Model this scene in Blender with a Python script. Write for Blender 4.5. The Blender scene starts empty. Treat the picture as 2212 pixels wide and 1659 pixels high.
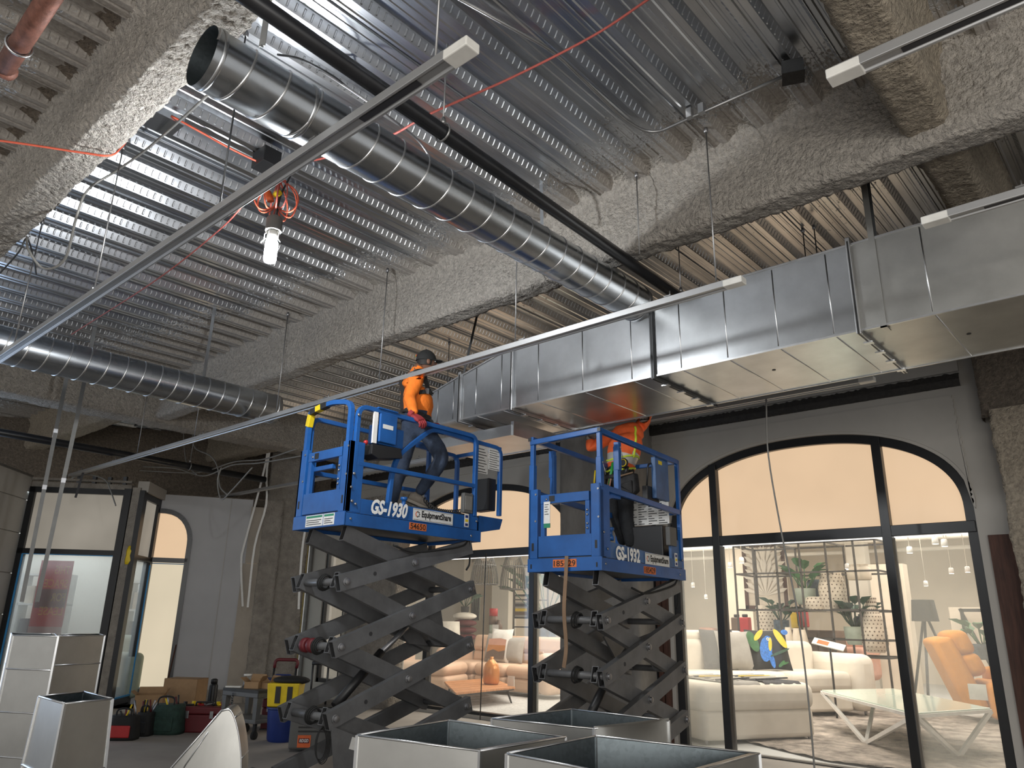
import bpy, bmesh, math, random
import numpy as np
from mathutils import Vector, Matrix, noise
random.seed(7)
SC = bpy.context.scene
COL = SC.collection
PI = math.pi
# ------------------------------------------------------------------ camera
FPX, CX, CY = 1624.0, 1106.0, 829.5
def _n(v):
    v = np.array(v, float); return v / np.linalg.norm(v)
_up = _n([100.0, -5150.0, FPX])
_y = np.array([1518.0, 541.0, FPX]); _y = _n(_y - _up * _y.dot(_up))
_x = np.cross(_y, _up)
RW = np.array([_x, _y, _up])            # image axes (right, down, forward) -> world
EYE = np.array([0.0, 0.0, 1.6])
cam_d = bpy.data.cameras.new('camera'); cam = bpy.data.objects.new('camera', cam_d); COL.objects.link(cam)
cam_d.sensor_fit = 'HORIZONTAL'; cam_d.sensor_width = 36.0; cam_d.lens = FPX / 2212.0 * 36.0
cam_d.clip_start = 0.05; cam_d.clip_end = 200
_m = Matrix.Identity(4)
for i in range(3):
    _m[i][0] = RW[i][0]; _m[i][1] = -RW[i][1]; _m[i][2] = -RW[i][2]; _m[i][3] = EYE[i]
cam.matrix_world = _m
SC.camera = cam
def at(px, py, axis, val):
    """the place where the line of sight of a photo pixel meets the plane axis = val (0 x, 1 y, 2 z)"""
    d = RW @ np.array([(px - CX) / FPX, (py - CY) / FPX, 1.0])
    t = (val - EYE[axis]) / d[axis]
    return Vector(EYE + t * d)
# ------------------------------------------------------------------ world, light, exposure
SC.view_settings.view_transform = 'Standard'; SC.view_settings.look = 'None'
SC.view_settings.exposure = 0.4; SC.view_settings.gamma = 1.0
SC.view_settings.use_curve_mapping = False
W = bpy.data.worlds.new('world'); SC.world = W; W.use_nodes = True
W.node_tree.nodes['Background'].inputs[0].default_value = (1.0, 0.98, 0.95, 1)
W.node_tree.nodes['Background'].inputs[1].default_value = 0.5
cy = SC.cycles
cy.max_bounces = 7; cy.diffuse_bounces = 3; cy.glossy_bounces = 4; cy.transparent_max_bounces = 10; cy.transmission_bounces = 4
cy.caustics_reflective = False; cy.caustics_refractive = False
cy.sample_clamp_indirect = 4.0; cy.blur_glossy = 0.5
cy.use_denoising = True
def lamp(kind, name, loc, energy, col=(1, 1, 1), size=0.1, size_y=None, look=None):
    d = bpy.data.lights.new(name, kind); d.energy = energy; d.color = col
    if kind == 'AREA':
        d.shape = 'RECTANGLE'; d.size = size; d.size_y = size_y or size
    elif kind in ('POINT', 'SPOT'):
        d.shadow_soft_size = size
    o = bpy.data.objects.new(name, d); COL.objects.link(o); o.location = loc
    if look is not None:
        o.rotation_euler = (Vector(look) - Vector(loc)).to_track_quat('-Z', 'Y').to_euler()
    return o
LAMP = Vector((-4.74, 2.555, 4.215))                                  # the hanging work light
# daylight of the open shopfront to the left, out of the frame
lamp('AREA', 'shopfront_daylight', (-15.6, 1.2, 1.9), 100, (0.50, 0.70, 1.0), 4.4, 2.8, (-6, 1.6, 2.6))
# fill lamp added behind the photographer to lift the room's brightness
lamp('POINT', 'rear_fill_lamp', (1.6, -2.6, 3.6), 110, (1.0, 0.93, 0.82), 0.15)
# broad soft fill added behind the photographer for the lower walls
lamp('AREA', 'rear_fill_area', (3.2, -3.6, 1.9), 260, (1.0, 0.97, 0.92), 6.5, 3.2, (-4.5, 6, 2.2))
# the furniture shop's ceiling lights
for x_, y_ in ((-10.5, 13.5), (-4.5, 13.5), (-12, 20), (-4, 20)):
    lamp('AREA', 'shop_ceiling_light', (x_, y_, 4.35), 290, (1.0, 0.94, 0.84), 4.5, 4.5, (x_, y_, 0))
# ------------------------------------------------------------------ materials
def _nodes(name):
    m = bpy.data.materials.new(name); m.use_nodes = True
    return m, m.node_tree, m.node_tree.nodes['Principled BSDF']
def _coord(nt, scale, world=False):
    mp = nt.nodes.new('ShaderNodeMapping'); mp.inputs['Scale'].default_value = scale if isinstance(scale, (tuple, list)) else (scale,) * 3
    if world:
        g = nt.nodes.new('ShaderNodeNewGeometry'); nt.links.new(g.outputs['Position'], mp.inputs['Vector'])
    else:
        t = nt.nodes.new('ShaderNodeTexCoord'); nt.links.new(t.outputs['Object'], mp.inputs['Vector'])
    return mp
def _noise(nt, scale, detail=3, rough=0.55, world=False):
    n = nt.nodes.new('ShaderNodeTexNoise'); n.inputs['Scale'].default_value = 1.0
    n.inputs['Detail'].default_value = detail; n.inputs['Roughness'].default_value = rough
    nt.links.new(_coord(nt, scale, world).outputs[0], n.inputs['Vector']); return n
def _ramp(nt, src, stops):
    r = nt.nodes.new('ShaderNodeValToRGB'); e = r.color_ramp.elements
    while len(e) < len(stops): e.new(0.5)
    for k, (p, c) in enumerate(stops):
        e[k].position = p; e[k].color = (*c, 1) if len(c) == 3 else c
    nt.links.new(src, r.inputs[0]); return r
def _math(nt, op, a, b=None, clamp=False):
    m = nt.nodes.new('ShaderNodeMath'); m.operation = op; m.use_clamp = clamp
    for k, s in enumerate((a, b)):
        if s is None: continue
        if isinstance(s, (int, float)): m.inputs[k].default_value = s
        else: nt.links.new(s, m.inputs[k])
    return m.outputs[0]
def _bump(nt, bs, src, strength, dist=0.01):
    b = nt.nodes.new('ShaderNodeBump'); b.inputs['Strength'].default_value = strength; b.inputs['Distance'].default_value = dist
    nt.links.new(src, b.inputs['Height']); nt.links.new(b.outputs[0], bs.inputs['Normal']); return b
def pm(name, col, rough=0.5, metal=0.0, var=0.12, scale=6.0, bump=0.0, bscale=60.0, bdist=0.01, rvar=0.0, spec=None, world=False, emit=None, estr=0.0):
    """plain procedural surface: base colour with a noise variation, optional relief"""
    m, nt, bs = _nodes(name)
    n = _noise(nt, scale, 4, 0.6, world)
    lo = tuple(max(0, c * (1 - var)) for c in col); hi = tuple(min(1, c * (1 + var)) for c in col)
    nt.links.new(_ramp(nt, n.outputs['Fac'], [(0.3, lo), (0.7, hi)]).outputs[0], bs.inputs['Base Color'])
    bs.inputs['Roughness'].default_value = rough; bs.inputs['Metallic'].default_value = metal
    if spec is not None: bs.inputs['Specular IOR Level'].default_value = spec
    if rvar:
        n2 = _noise(nt, (scale if not isinstance(scale, (tuple, list)) else scale[0]) * 1.7, 3)
        v = _math(nt, 'MULTIPLY_ADD', n2.outputs['Fac'], rvar * 2); v.node.inputs[2].default_value = rough - rvar
        nt.links.new(v, bs.inputs['Roughness'])
    if bump:
        nb = _noise(nt, bscale, 4, 0.6, world); _bump(nt, bs, nb.outputs['Fac'], bump, bdist)
    if emit:
        bs.inputs['Emission Color'].default_value = (*emit, 1); bs.inputs['Emission Strength'].default_value = estr
    return m
def galvanised(name, col=(0.56, 0.58, 0.60), rough=0.3, wave=0.05, spangle=0.03, wscale=0.9):
    m, nt, bs = _nodes(name)
    v = nt.nodes.new('ShaderNodeTexVoronoi'); v.inputs['Scale'].default_value = 1
    nt.links.new(_coord(nt, 55).outputs[0], v.inputs['Vector'])
    n = _noise(nt, 2.5, 4)
    mx = _math(nt, 'ADD', _math(nt, 'MULTIPLY', v.outputs['Color'], spangle), n.outputs['Fac'])
    lo = tuple(c * 0.86 for c in col); hi = tuple(min(1, c * 1.14) for c in col)
    nt.links.new(_ramp(nt, mx, [(0.35, lo), (0.8, hi)]).outputs[0], bs.inputs['Base Color'])
    bs.inputs['Metallic'].default_value = 1.0
    r = _math(nt, 'MULTIPLY_ADD', _noise(nt, 3, 2).outputs['Fac'], 0.12); r.node.inputs[2].default_value = rough - 0.06
    nt.links.new(r, bs.inputs['Roughness'])
    _bump(nt, bs, _noise(nt, wscale, 2).outputs['Fac'], wave, 0.08)
    return m
M = {}
M['galv'] = galvanised('galvanised sheet')
M['galv_warm'] = galvanised('galvanised sheet, dull', (0.52, 0.52, 0.50), 0.38, 0.2)
M['galv_spiral'] = galvanised('spiral duct zinc', (0.50, 0.53, 0.56), 0.27, 0.06)
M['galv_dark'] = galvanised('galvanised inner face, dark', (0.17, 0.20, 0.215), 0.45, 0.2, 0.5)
M['zinc_trim'] = pm('zinc edge', (0.62, 0.63, 0.64), 0.33, 1.0)
M['dark_steel'] = pm('dark duct flange steel', (0.10, 0.105, 0.11), 0.4, 0.8)
M['fireproof'] = pm('sprayed fireproofing', (0.47, 0.435, 0.39), 0.95, 0, 0.28, 26, 1.0, 34, 0.06)
M['fireproof_warm'] = pm('sprayed fireproofing, tan', (0.40, 0.345, 0.27), 0.95, 0, 0.3, 24, 1.0, 34, 0.06)
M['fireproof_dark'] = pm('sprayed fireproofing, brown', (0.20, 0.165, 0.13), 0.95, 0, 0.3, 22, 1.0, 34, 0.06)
M['drywall'] = pm('grey gypsum board', (0.45, 0.452, 0.465), 0.85, 0, 0.06, 1.2)
M['drywall_warm'] = pm('gypsum board, warm grey', (0.45, 0.43, 0.395), 0.85, 0, 0.08, 1.0)
M['drywall_bare'] = pm('gypsum edge board', (0.37, 0.33, 0.28), 0.85, 0, 0.12, 2.0)
M['concrete'] = pm('cast concrete', (0.25, 0.235, 0.215), 0.9, 0, 0.3, (3, 3, 1.2), 0.4, 24)
M['concrete_rough'] = pm('rough concrete', (0.36, 0.33, 0.29), 0.95, 0, 0.22, 6, 1.0, 26, 0.06)
M['floor'] = pm('concrete floor', (0.34, 0.31, 0.28), 0.7, 0, 0.18, 0.8, 0.1, 30, world=True)
M['black_frame'] = pm('black window frame', (0.012, 0.013, 0.015), 0.35)
M['black_paint'] = pm('black painted pipe', (0.014, 0.015, 0.018), 0.32, 0.0, 0.3)
M['tar'] = pm('black mastic', (0.016, 0.014, 0.012), 0.6, 0, 0.5, 20, 0.8, 30)
M['wood_brown'] = pm('dark red timber', (0.07, 0.03, 0.02), 0.7, 0, 0.4, (30, 30, 3))
M['insulation'] = pm('yellow mineral wool', (0.36, 0.27, 0.11), 0.95, 0, 0.3, 10, 0.6, 40)
M['blue'] = pm('blue lift enamel', (0.014, 0.092, 0.31), 0.33, 0, 0.22, 3.5, 0.03, 60, rvar=0.08)
M['blue_shaded'] = pm('blue lift enamel, scuffed', (0.05, 0.12, 0.27), 0.45, 0, 0.3, 5)  # side-face shade of the right-hand lift mixed into the scuffed blue
M['arm_grey'] = pm('grey lift arm paint', (0.12, 0.122, 0.126), 0.42, 0.1, 0.22, 5, 0.05, 50)
M['arm_inner'] = pm('grey arm inside', (0.03, 0.03, 0.032), 0.7)
M['pin'] = pm('steel pin', (0.32, 0.32, 0.33), 0.4, 0.9)
M['black'] = pm('black plastic', (0.013, 0.013, 0.014), 0.45)
M['black_matt'] = pm('black rubber', (0.012, 0.012, 0.012), 0.8)
M['white'] = pm('white plastic', (0.75, 0.74, 0.70), 0.4)
M['white_ink'] = pm('white lettering', (0.86, 0.86, 0.84), 0.5, 0, 0.02)
M['black_ink'] = pm('black lettering', (0.008, 0.008, 0.008), 0.6, 0, 0.02)
M['sticker'] = pm('white sticker', (0.72, 0.72, 0.70), 0.5, 0, 0.06, 30)
M['sticker_orange'] = pm('orange number sticker', (0.62, 0.15, 0.035), 0.6, 0, 0.2, 40)
M['red'] = pm('red plastic', (0.42, 0.018, 0.02), 0.45)
M['red_dark'] = pm('dark red', (0.11, 0.008, 0.012), 0.55)
M['yellow'] = pm('yellow plastic', (0.75, 0.55, 0.015), 0.4)
M['green_ink'] = pm('green print', (0.02, 0.22, 0.12), 0.5)
M['orange_ink'] = pm('orange print', (0.7, 0.13, 0.03), 0.5)
M['cord_orange'] = pm('orange cord jacket', (0.72, 0.13, 0.07), 0.5)
M['cord_red'] = pm('faded red cord', (0.45, 0.10, 0.08), 0.6)
M['strap_grey'] = pm('dull strap', (0.16, 0.16, 0.155), 0.5, 0.4)
M['cable_grey'] = pm('grey cable', (0.25, 0.245, 0.23), 0.5, 0.3)
M['steel_rod'] = pm('threaded rod', (0.33, 0.33, 0.33), 0.4, 0.9)
M['strut'] = pm('track aluminium', (0.50, 0.505, 0.51), 0.42, 0.75, 0.05, 2)
M['strut_dark'] = pm('track slot', (0.03, 0.03, 0.035), 0.5)
M['rust'] = pm('rusty red pipe', (0.20, 0.085, 0.06), 0.6, 0.3, 0.35, 16, 0.3, 60)
M['cardboard'] = pm('cardboard', (0.33, 0.205, 0.105), 0.85, 0, 0.12, 8)
M['tool_green'] = pm('dark green canvas', (0.018, 0.045, 0.035), 0.8, 0, 0.3, 20, 0.4, 90)
M['plastic_blue'] = pm('blue plastic bin', (0.012, 0.03, 0.16), 0.45)
M['cart_grey'] = pm('grey plastic cart', (0.11, 0.11, 0.105), 0.55, 0, 0.1)
M['tape_blue'] = pm('blue masking tape', (0.03, 0.25, 0.55), 0.6)
M['hivis'] = pm('orange sweatshirt cloth', (0.86, 0.20, 0.018), 0.85, 0, 0.1, 12, 0.35, 14, 0.03)
M['hivis2'] = pm('orange work vest cloth', (0.80, 0.13, 0.03), 0.8, 0, 0.15, 9, 0.35, 14, 0.03)
M['lime'] = pm('lime vest trim', (0.62, 0.75, 0.05), 0.7)
M['reflect'] = pm('grey reflective tape', (0.48, 0.46, 0.42), 0.4, 0.2)
M['denim'] = pm('dark blue denim', (0.030, 0.044, 0.075), 0.9, 0, 0.4, 7, 0.5, 12, 0.03)
M['dark_cloth'] = pm('black work trousers', (0.013, 0.014, 0.016), 0.9, 0, 0.4, 8, 0.5, 12, 0.03)
M['skin'] = pm('skin', (0.16, 0.075, 0.045), 0.6, 0, 0.1)
M['hair'] = pm('black hair', (0.01, 0.008, 0.007), 0.7)
M['glove_red'] = pm('red knit glove', (0.30, 0.03, 0.035), 0.8, 0, 0.2, 40)
M['glove_palm'] = pm('grey glove palm', (0.035, 0.035, 0.038), 0.7)
M['glove_grey'] = pm('grey work glove', (0.20, 0.19, 0.175), 0.85, 0, 0.3, 30, 0.4, 60)
M['shoe'] = pm('grey suede boot', (0.22, 0.195, 0.165), 0.85, 0, 0.2, 14)
M['sole'] = pm('pale boot sole', (0.34, 0.31, 0.27), 0.8)
M['leather'] = pm('black tool pouch leather', (0.022, 0.021, 0.021), 0.75, 0, 0.5, 18, 0.4, 40)
M['leather_tan'] = pm('tan pouch rim', (0.22, 0.14, 0.085), 0.8)
M['green_tool'] = pm('green handle', (0.03, 0.3, 0.06), 0.4)
M['bulb'] = pm('lit bulb', (1, 1, 1), 0.4, 0, 0, emit=(0.95, 0.98, 1.0), estr=800)
M['shop_lens'] = pm('lit spot lamp lens', (1, 1, 1), 0.4, 0, 0, emit=(1.0, 0.95, 0.85), estr=6)
# furniture shop
M['cream'] = pm('cream sofa fabric', (0.72, 0.66, 0.57), 0.85, 0, 0.05, 5, 0.06, 60)
M['tan_sofa'] = pm('tan leather', (0.64, 0.44, 0.31), 0.55, 0, 0.06, 5)
M['orange_sofa'] = pm('amber upholstery', (0.60, 0.235, 0.018), 0.75, 0, 0.08, 8, 0.1, 40)
M['shop_wall'] = pm('shop wall beige', (0.80, 0.70, 0.57), 0.9, 0, 0.05, 1)
M['shop_white'] = pm('shop ceiling white', (0.74, 0.69, 0.60), 0.9, 0, 0.04, 1)
M['shop_floor'] = pm('shop floor pale tile', (0.64, 0.65, 0.64), 0.4, 0, 0.08, 0.7)
M['rug_brown'] = pm('shaggy rug', (0.52, 0.45, 0.39), 1.0, 0, 0.6, 3.2, 1.0, 60, 0.05)
M['rug_grey'] = pm('woven grey rug', (0.50, 0.49, 0.47), 1.0, 0, 0.25, 30, 0.6, 80)
M['shelf_black'] = pm('dark bronze shelf metal', (0.06, 0.055, 0.05), 0.4, 0.4)
M['glass_top'] = pm('pale green glass top', (0.60, 0.70, 0.60), 0.08, 0, 0.02)
M['white_metal'] = pm('white metal leg', (0.82, 0.80, 0.77), 0.35)
M['walnut'] = pm('walnut slat top', (0.46, 0.20, 0.08), 0.5, 0, 0.35, (3, 22, 3))
M['copper'] = pm('copper glaze', (0.55, 0.22, 0.06), 0.2, 0.25)
M['leaf'] = pm('plant leaf', (0.03, 0.13, 0.035), 0.45, 0, 0.5, 9)
M['leaf_dark'] = pm('dark plant leaf', (0.02, 0.07, 0.035), 0.5, 0, 0.4, 9)
M['pot_grey'] = pm('grey green pot', (0.33, 0.38, 0.31), 0.7)
M['pot_blue'] = pm('blue slate pot', (0.05, 0.08, 0.11), 0.5, 0, 0.6, 14)
M['ceramic'] = pm('off white ceramic', (0.66, 0.58, 0.47), 0.6)
M['cushion_grey'] = pm('grey cushion', (0.36, 0.34, 0.31), 0.85)
M['cushion_dark'] = pm('charcoal cloth', (0.055, 0.055, 0.06), 0.9, 0, 0.4, 40)
M['cushion_black'] = pm('black cushion print', (0.012, 0.013, 0.014), 0.8)
M['bird_blue'] = pm('blue feather print', (0.03, 0.17, 0.55), 0.7, 0, 0.4, 30)
M['bird_yellow'] = pm('yellow print', (0.75, 0.52, 0.04), 0.7)
M['brown_cab'] = pm('dark brown cabinet', (0.13, 0.085, 0.06), 0.5)
M['pink'] = pm('dusty pink chair', (0.55, 0.30, 0.22), 0.8)
M['teal'] = pm('teal sofa', (0.10, 0.25, 0.25), 0.8)
M['lampshade_black'] = pm('black lampshade', (0.022, 0.022, 0.02), 0.8)
M['lampshade_white'] = pm('white lampshade', (0.85, 0.80, 0.70), 0.8)
M['wire'] = pm('pendant wire', (0.10, 0.10, 0.095), 0.4, 0.4)
def lit_film(name, col, strength, var=0.06, scale=0.8):
    """backlit blind: gives off the daylight behind it"""
    m, nt, bs = _nodes(name)
    n = _noise(nt, scale, 3, 0.5)
    lo = tuple(c * (1 - var) for c in col); hi = tuple(min(1, c * (1 + var)) for c in col)
    r = _ramp(nt, n.outputs['Fac'], [(0.3, lo), (0.7, hi)])
    nt.links.new(r.outputs[0], bs.inputs['Emission Color']); bs.inputs['Emission Strength'].default_value = strength
    bs.inputs['Base Color'].default_value = (0.25, 0.22, 0.18, 1); bs.inputs['Roughness'].default_value = 0.7
    return m
M['film'] = lit_film('backlit beige blind', (0.86, 0.60, 0.375), 0.62)
M['film2'] = lit_film('backlit cream blind', (0.80, 0.69, 0.50), 0.60)
M['film_dim'] = lit_film('backlit grey blind', (0.36, 0.33, 0.28), 0.42, 0.3, 0.7)
M['leak'] = lit_film('daylight slit', (1.0, 1.0, 1.0), 1.6)
def pane_mat(name, clear, haze_col, gloss=0.08, grough=0.03):
    """thin window glass: mostly see-through, some haze, a weak reflection"""
    m, nt, bs = _nodes(name); out = nt.nodes['Material Output']
    t = nt.nodes.new('ShaderNodeBsdfTransparent'); d = nt.nodes.new('ShaderNodeBsdfDiffuse'); tl = nt.nodes.new('ShaderNodeBsdfTranslucent'); g = nt.nodes.new('ShaderNodeBsdfGlossy')
    d.inputs[0].default_value = (*haze_col, 1); tl.inputs[0].default_value = (*haze_col, 1); g.inputs['Roughness'].default_value = grough
    a = nt.nodes.new('ShaderNodeMixShader'); a.inputs[0].default_value = 0.75; nt.links.new(d.outputs[0], a.inputs[1]); nt.links.new(tl.outputs[0], a.inputs[2])
    b = nt.nodes.new('ShaderNodeMixShader'); b.inputs[0].default_value = clear; nt.links.new(a.outputs[0], b.inputs[1]); nt.links.new(t.outputs[0], b.inputs[2])
    c = nt.nodes.new('ShaderNodeMixShader'); c.inputs[0].default_value = gloss; nt.links.new(b.outputs[0], c.inputs[1]); nt.links.new(g.outputs[0], c.inputs[2])
    nt.links.new(c.outputs[0], out.inputs['Surface']); nt.nodes.remove(bs); return m
M['glass'] = pane_mat('clear window glass', 0.965, (0.9, 0.9, 0.88), 0.03)
M['glass_hazy'] = pane_mat('hazy window glass', 0.84, (0.85, 0.85, 0.80), 0.03)
M['glass_frost'] = pane_mat('milky window glass', 0.76, (0.8, 0.83, 0.83), 0.08, 0.12)
def paper(name, col):
    """thin printed sheet that lets the light behind it through"""
    m, nt, bs = _nodes(name); d = nt.nodes.new('ShaderNodeBsdfDiffuse'); t = nt.nodes.new('ShaderNodeBsdfTranslucent'); x = nt.nodes.new('ShaderNodeMixShader'); x.inputs[0].default_value = 0.6
    for s in (d, t): s.inputs[0].default_value = (*col, 1)
    nt.links.new(d.outputs[0], x.inputs[1]); nt.links.new(t.outputs[0], x.inputs[2]); nt.links.new(x.outputs[0], nt.nodes['Material Output'].inputs['Surface']); nt.nodes.remove(bs); return m
M['poster_red'] = paper('red poster paper', (0.55, 0.05, 0.06)); M['poster_dark'] = paper('dark red poster paper', (0.22, 0.03, 0.04)); M['poster_white'] = paper('white poster paper', (0.8, 0.78, 0.75)); M['poster_yellow'] = paper('yellow poster lettering', (0.95, 0.75, 0.15))
def deck_material(name, base, heavy):
    """corrugated zinc deck with fireproofing overspray that thickens towards the beams"""
    m, nt, bs = _nodes(name)
    g = nt.nodes.new('ShaderNodeNewGeometry'); sp = nt.nodes.new('ShaderNodeSeparateXYZ'); nt.links.new(g.outputs['Position'], sp.inputs[0])
    yy = _math(nt, 'DIVIDE', sp.outputs['Y'], 10.0)
    k = lambda v: (v, v, v)
    cov = _ramp(nt, yy, [(0.0, k(.50)), (.10, k(.62)), (.135, k(.95)), (.165, k(.50)), (.20, k(.30)), (.37, k(.27)), (.44, k(.40)), (.485, k(.60)), (.515, k(1.0)), (.54, k(.75)), (.60, k(.40)), (.80, k(.36)), (1.0, k(.45))])
    xx = _math(nt, 'MULTIPLY', _math(nt, 'SUBTRACT', -5.5, sp.outputs['X']), 0.045, True)      # more of it towards the far corner
    xx = _math(nt, 'MINIMUM', xx, 0.28)
    ymask = _math(nt, 'MULTIPLY', _math(nt, 'MULTIPLY', _math(nt, 'SUBTRACT', sp.outputs['Y'], 2.2), 0.5, True), _math(nt, 'MULTIPLY', _math(nt, 'SUBTRACT', 5.6, sp.outputs['Y']), 4.0, True))
    cv = _math(nt, 'ADD', _math(nt, 'ADD', cov.outputs[0], _math(nt, 'MULTIPLY', xx, ymask)), heavy)
    big = _noise(nt, 1.3, 3, 0.5, True); fine = _noise(nt, (46, 30, 46), 3, 0.6, True)
    nz = _math(nt, 'ADD', _math(nt, 'MULTIPLY', big.outputs['Fac'], 0.45), _math(nt, 'MULTIPLY', fine.outputs['Fac'], 0.55))
    mask = _math(nt, 'MULTIPLY', _math(nt, 'SUBTRACT', cv, nz), 14.0, True)
    # zinc part
    zn = _noise(nt, (5, 0.8, 5), 4, 0.6, True)
    zr = _ramp(nt, zn.outputs['Fac'], [(0.3, tuple(c * 0.75 for c in base)), (0.7, tuple(min(1, c * 1.2) for c in base))])
    sr = _ramp(nt, fine.outputs['Fac'], [(0.3, (0.27, 0.25, 0.23)), (0.7, (0.42, 0.39, 0.355))])
    mixc = nt.nodes.new('ShaderNodeMix'); mixc.data_type = 'RGBA'
    nt.links.new(mask, mixc.inputs[0]); nt.links.new(zr.outputs[0], mixc.inputs[6]); nt.links.new(sr.outputs[0], mixc.inputs[7])
    nt.links.new(mixc.outputs[2], bs.inputs['Base Color'])
    inv = _math(nt, 'SUBTRACT', 1.0, mask)
    nt.links.new(inv, bs.inputs['Metallic'])
    rr = _math(nt, 'MULTIPLY_ADD', mask, 0.6); rr.node.inputs[2].default_value = 0.28; nt.links.new(rr, bs.inputs['Roughness'])
    hgt = _math(nt, 'ADD', _math(nt, 'MULTIPLY', mask, 0.5), _math(nt, 'MULTIPLY', _math(nt, 'MULTIPLY', fine.outputs['Fac'], mask), 0.9))
    _bump(nt, bs, hgt, 0.55, 0.012)
    return m
M['deck'] = deck_material('zinc roof deck', (0.60, 0.62, 0.65), 0.0)
M['deck_sprayed'] = deck_material('zinc roof deck, sprayed over', (0.45, 0.44, 0.42), 0.5)
# ------------------------------------------------------------------ mesh builder
def axes(d, up=(0, 0, 1)):
    d = Vector(d).normalized(); u = Vector(up)
    if abs(d.dot(u)) > 0.98: u = Vector((0, 1, 0)) if abs(d.y) < 0.9 else Vector((1, 0, 0))
    s = d.cross(u).normalized(); return d, s, s.cross(d).normalized()
class MB:
    def __init__(self): self.v = []; self.f = []; self.mi = []; self.sm = []
    def add(self, vs, fs, mi=0, smooth=False):
        b = len(self.v); self.v += [tuple(p) for p in vs]
        for f in fs: self.f.append([b + i for i in f]); self.mi.append(mi); self.sm.append(smooth)
        return self
    def box(self, a, b, mi=0, mat=None):
        (x0, y0, z0), (x1, y1, z1) = a, b
        x0, x1 = sorted((x0, x1)); y0, y1 = sorted((y0, y1)); z0, z1 = sorted((z0, z1))
        vs = [Vector(p) for p in ((x0, y0, z0), (x1, y0, z0), (x1, y1, z0), (x0, y1, z0), (x0, y0, z1), (x1, y0, z1), (x1, y1, z1), (x0, y1, z1))]
        if mat is not None: vs = [mat @ p for p in vs]
        return self.add(vs, [(3, 2, 1, 0), (4, 5, 6, 7), (0, 1, 5, 4), (1, 2, 6, 5), (2, 3, 7, 6), (3, 0, 4, 7)], mi)
    def bar(self, p, q, w, h, mi=0, up=(0, 0, 1), cap=True):
        """box beam of width w (sideways) and height h (along up) from p to q"""
        p, q = Vector(p), Vector(q); d, s, u = axes(q - p, up)
        vs = [c + s * (w / 2 * i) + u * (h / 2 * j) for c in (p, q) for i, j in ((-1, -1), (1, -1), (1, 1), (-1, 1))]
        fs = [(0, 1, 5, 4), (1, 2, 6, 5), (2, 3, 7, 6), (3, 0, 4, 7)]
        if cap: fs += [(3, 2, 1, 0), (4, 5, 6, 7)]
        return self.add(vs, fs, mi)
    def hollow(self, p, q, w, h, t, mi=0, mi2=None, up=(0, 0, 1), depth=0.2):
        """square tube with open ends"""
        p, q = Vector(p), Vector(q); d, s, u = axes(q - p, up); mi2 = mi if mi2 is None else mi2
        def ring(c, k): return [c + s * ((w / 2 - k) * i) + u * ((h / 2 - k) * j) for i, j in ((-1, -1), (1, -1), (1, 1), (-1, 1))]
        o0, o1, i0, i1 = ring(p, 0), ring(q, 0), ring(p, t), ring(q, t)
        n0, n1 = ring(p + d * depth, t), ring(q - d * depth, t)
        vs = o0 + o1 + i0 + i1 + n0 + n1; R = range(4)
        self.add(vs, [(k, (k + 1) % 4, 4 + (k + 1) % 4, 4 + k) for k in R] + [(k, 8 + k, 8 + (k + 1) % 4, (k + 1) % 4) for k in R] + [(4 + k, 4 + (k + 1) % 4, 12 + (k + 1) % 4, 12 + k) for k in R], mi)
        b = len(self.v) - 24
        for f in [(8 + k, 16 + k, 16 + (k + 1) % 4, 8 + (k + 1) % 4) for k in R] + [(12 + k, 12 + (k + 1) % 4, 20 + (k + 1) % 4, 20 + k) for k in R] + [(16, 17, 18, 19), (23, 22, 21, 20)]:
            self.f.append([b + i for i in f]); self.mi.append(mi2); self.sm.append(False)
        return self
    def tube(self, pts, r, n=8, mi=0, cap=True, up=(0, 0, 1), smooth=True):
        pts = [Vector(p) for p in pts]; rs = r if isinstance(r, (list, tuple)) else [r] * len(pts)
        vs = []; s = None
        for i, p in enumerate(pts):
            d = (pts[min(i + 1, len(pts) - 1)] - pts[max(i - 1, 0)])
            if d.length < 1e-9: d = Vector((0, 0, 1))
            d.normalize()
            if s is None: _, s, u = axes(d, up)
            else:
                s = s - d * s.dot(d)
                s = s.normalized() if s.length > 1e-6 else axes(d, up)[1]
                u = s.cross(d)
            vs += [p + (s * math.cos(2 * PI * k / n) + u * math.sin(2 * PI * k / n)) * rs[i] for k in range(n)]
        fs = [(i * n + k, i * n + (k + 1) % n, (i + 1) * n + (k + 1) % n, (i + 1) * n + k) for i in range(len(pts) - 1) for k in range(n)]
        self.add(vs, fs, mi, smooth)
        if cap:
            b = len(self.v) - len(vs); L = (len(pts) - 1) * n
            self.f.append([b + k for k in range(n)][::-1]); self.mi.append(mi); self.sm.append(False)
            self.f.append([b + L + k for k in range(n)]); self.mi.append(mi); self.sm.append(False)
        return self
    def sweep(self, pts, prof, mi=0, up=(0, 0, 1), closed=True, cap=True, smooth=False):
        """carry a 2-D profile (sideways, up) along a path"""
        pts = [Vector(p) for p in pts]; n = len(prof); vs = []
        for i, p in enumerate(pts):
            d = pts[min(i + 1, len(pts) - 1)] - pts[max(i - 1, 0)]
            _, s, u = axes(d, up); vs += [p + s * a + u * b for a, b in prof]
        K = n if closed else n - 1
        self.add(vs, [(i * n + k, i * n + (k + 1) % n, (i + 1) * n + (k + 1) % n, (i + 1) * n + k) for i in range(len(pts) - 1) for k in range(K)], mi, smooth)
        if cap and closed:
            b = len(self.v) - len(vs); L = (len(pts) - 1) * n
            self.f.append([b + k for k in range(n)][::-1]); self.f.append([b + L + k for k in range(n)]); self.mi += [mi, mi]; self.sm += [False, False]
        return self
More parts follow.
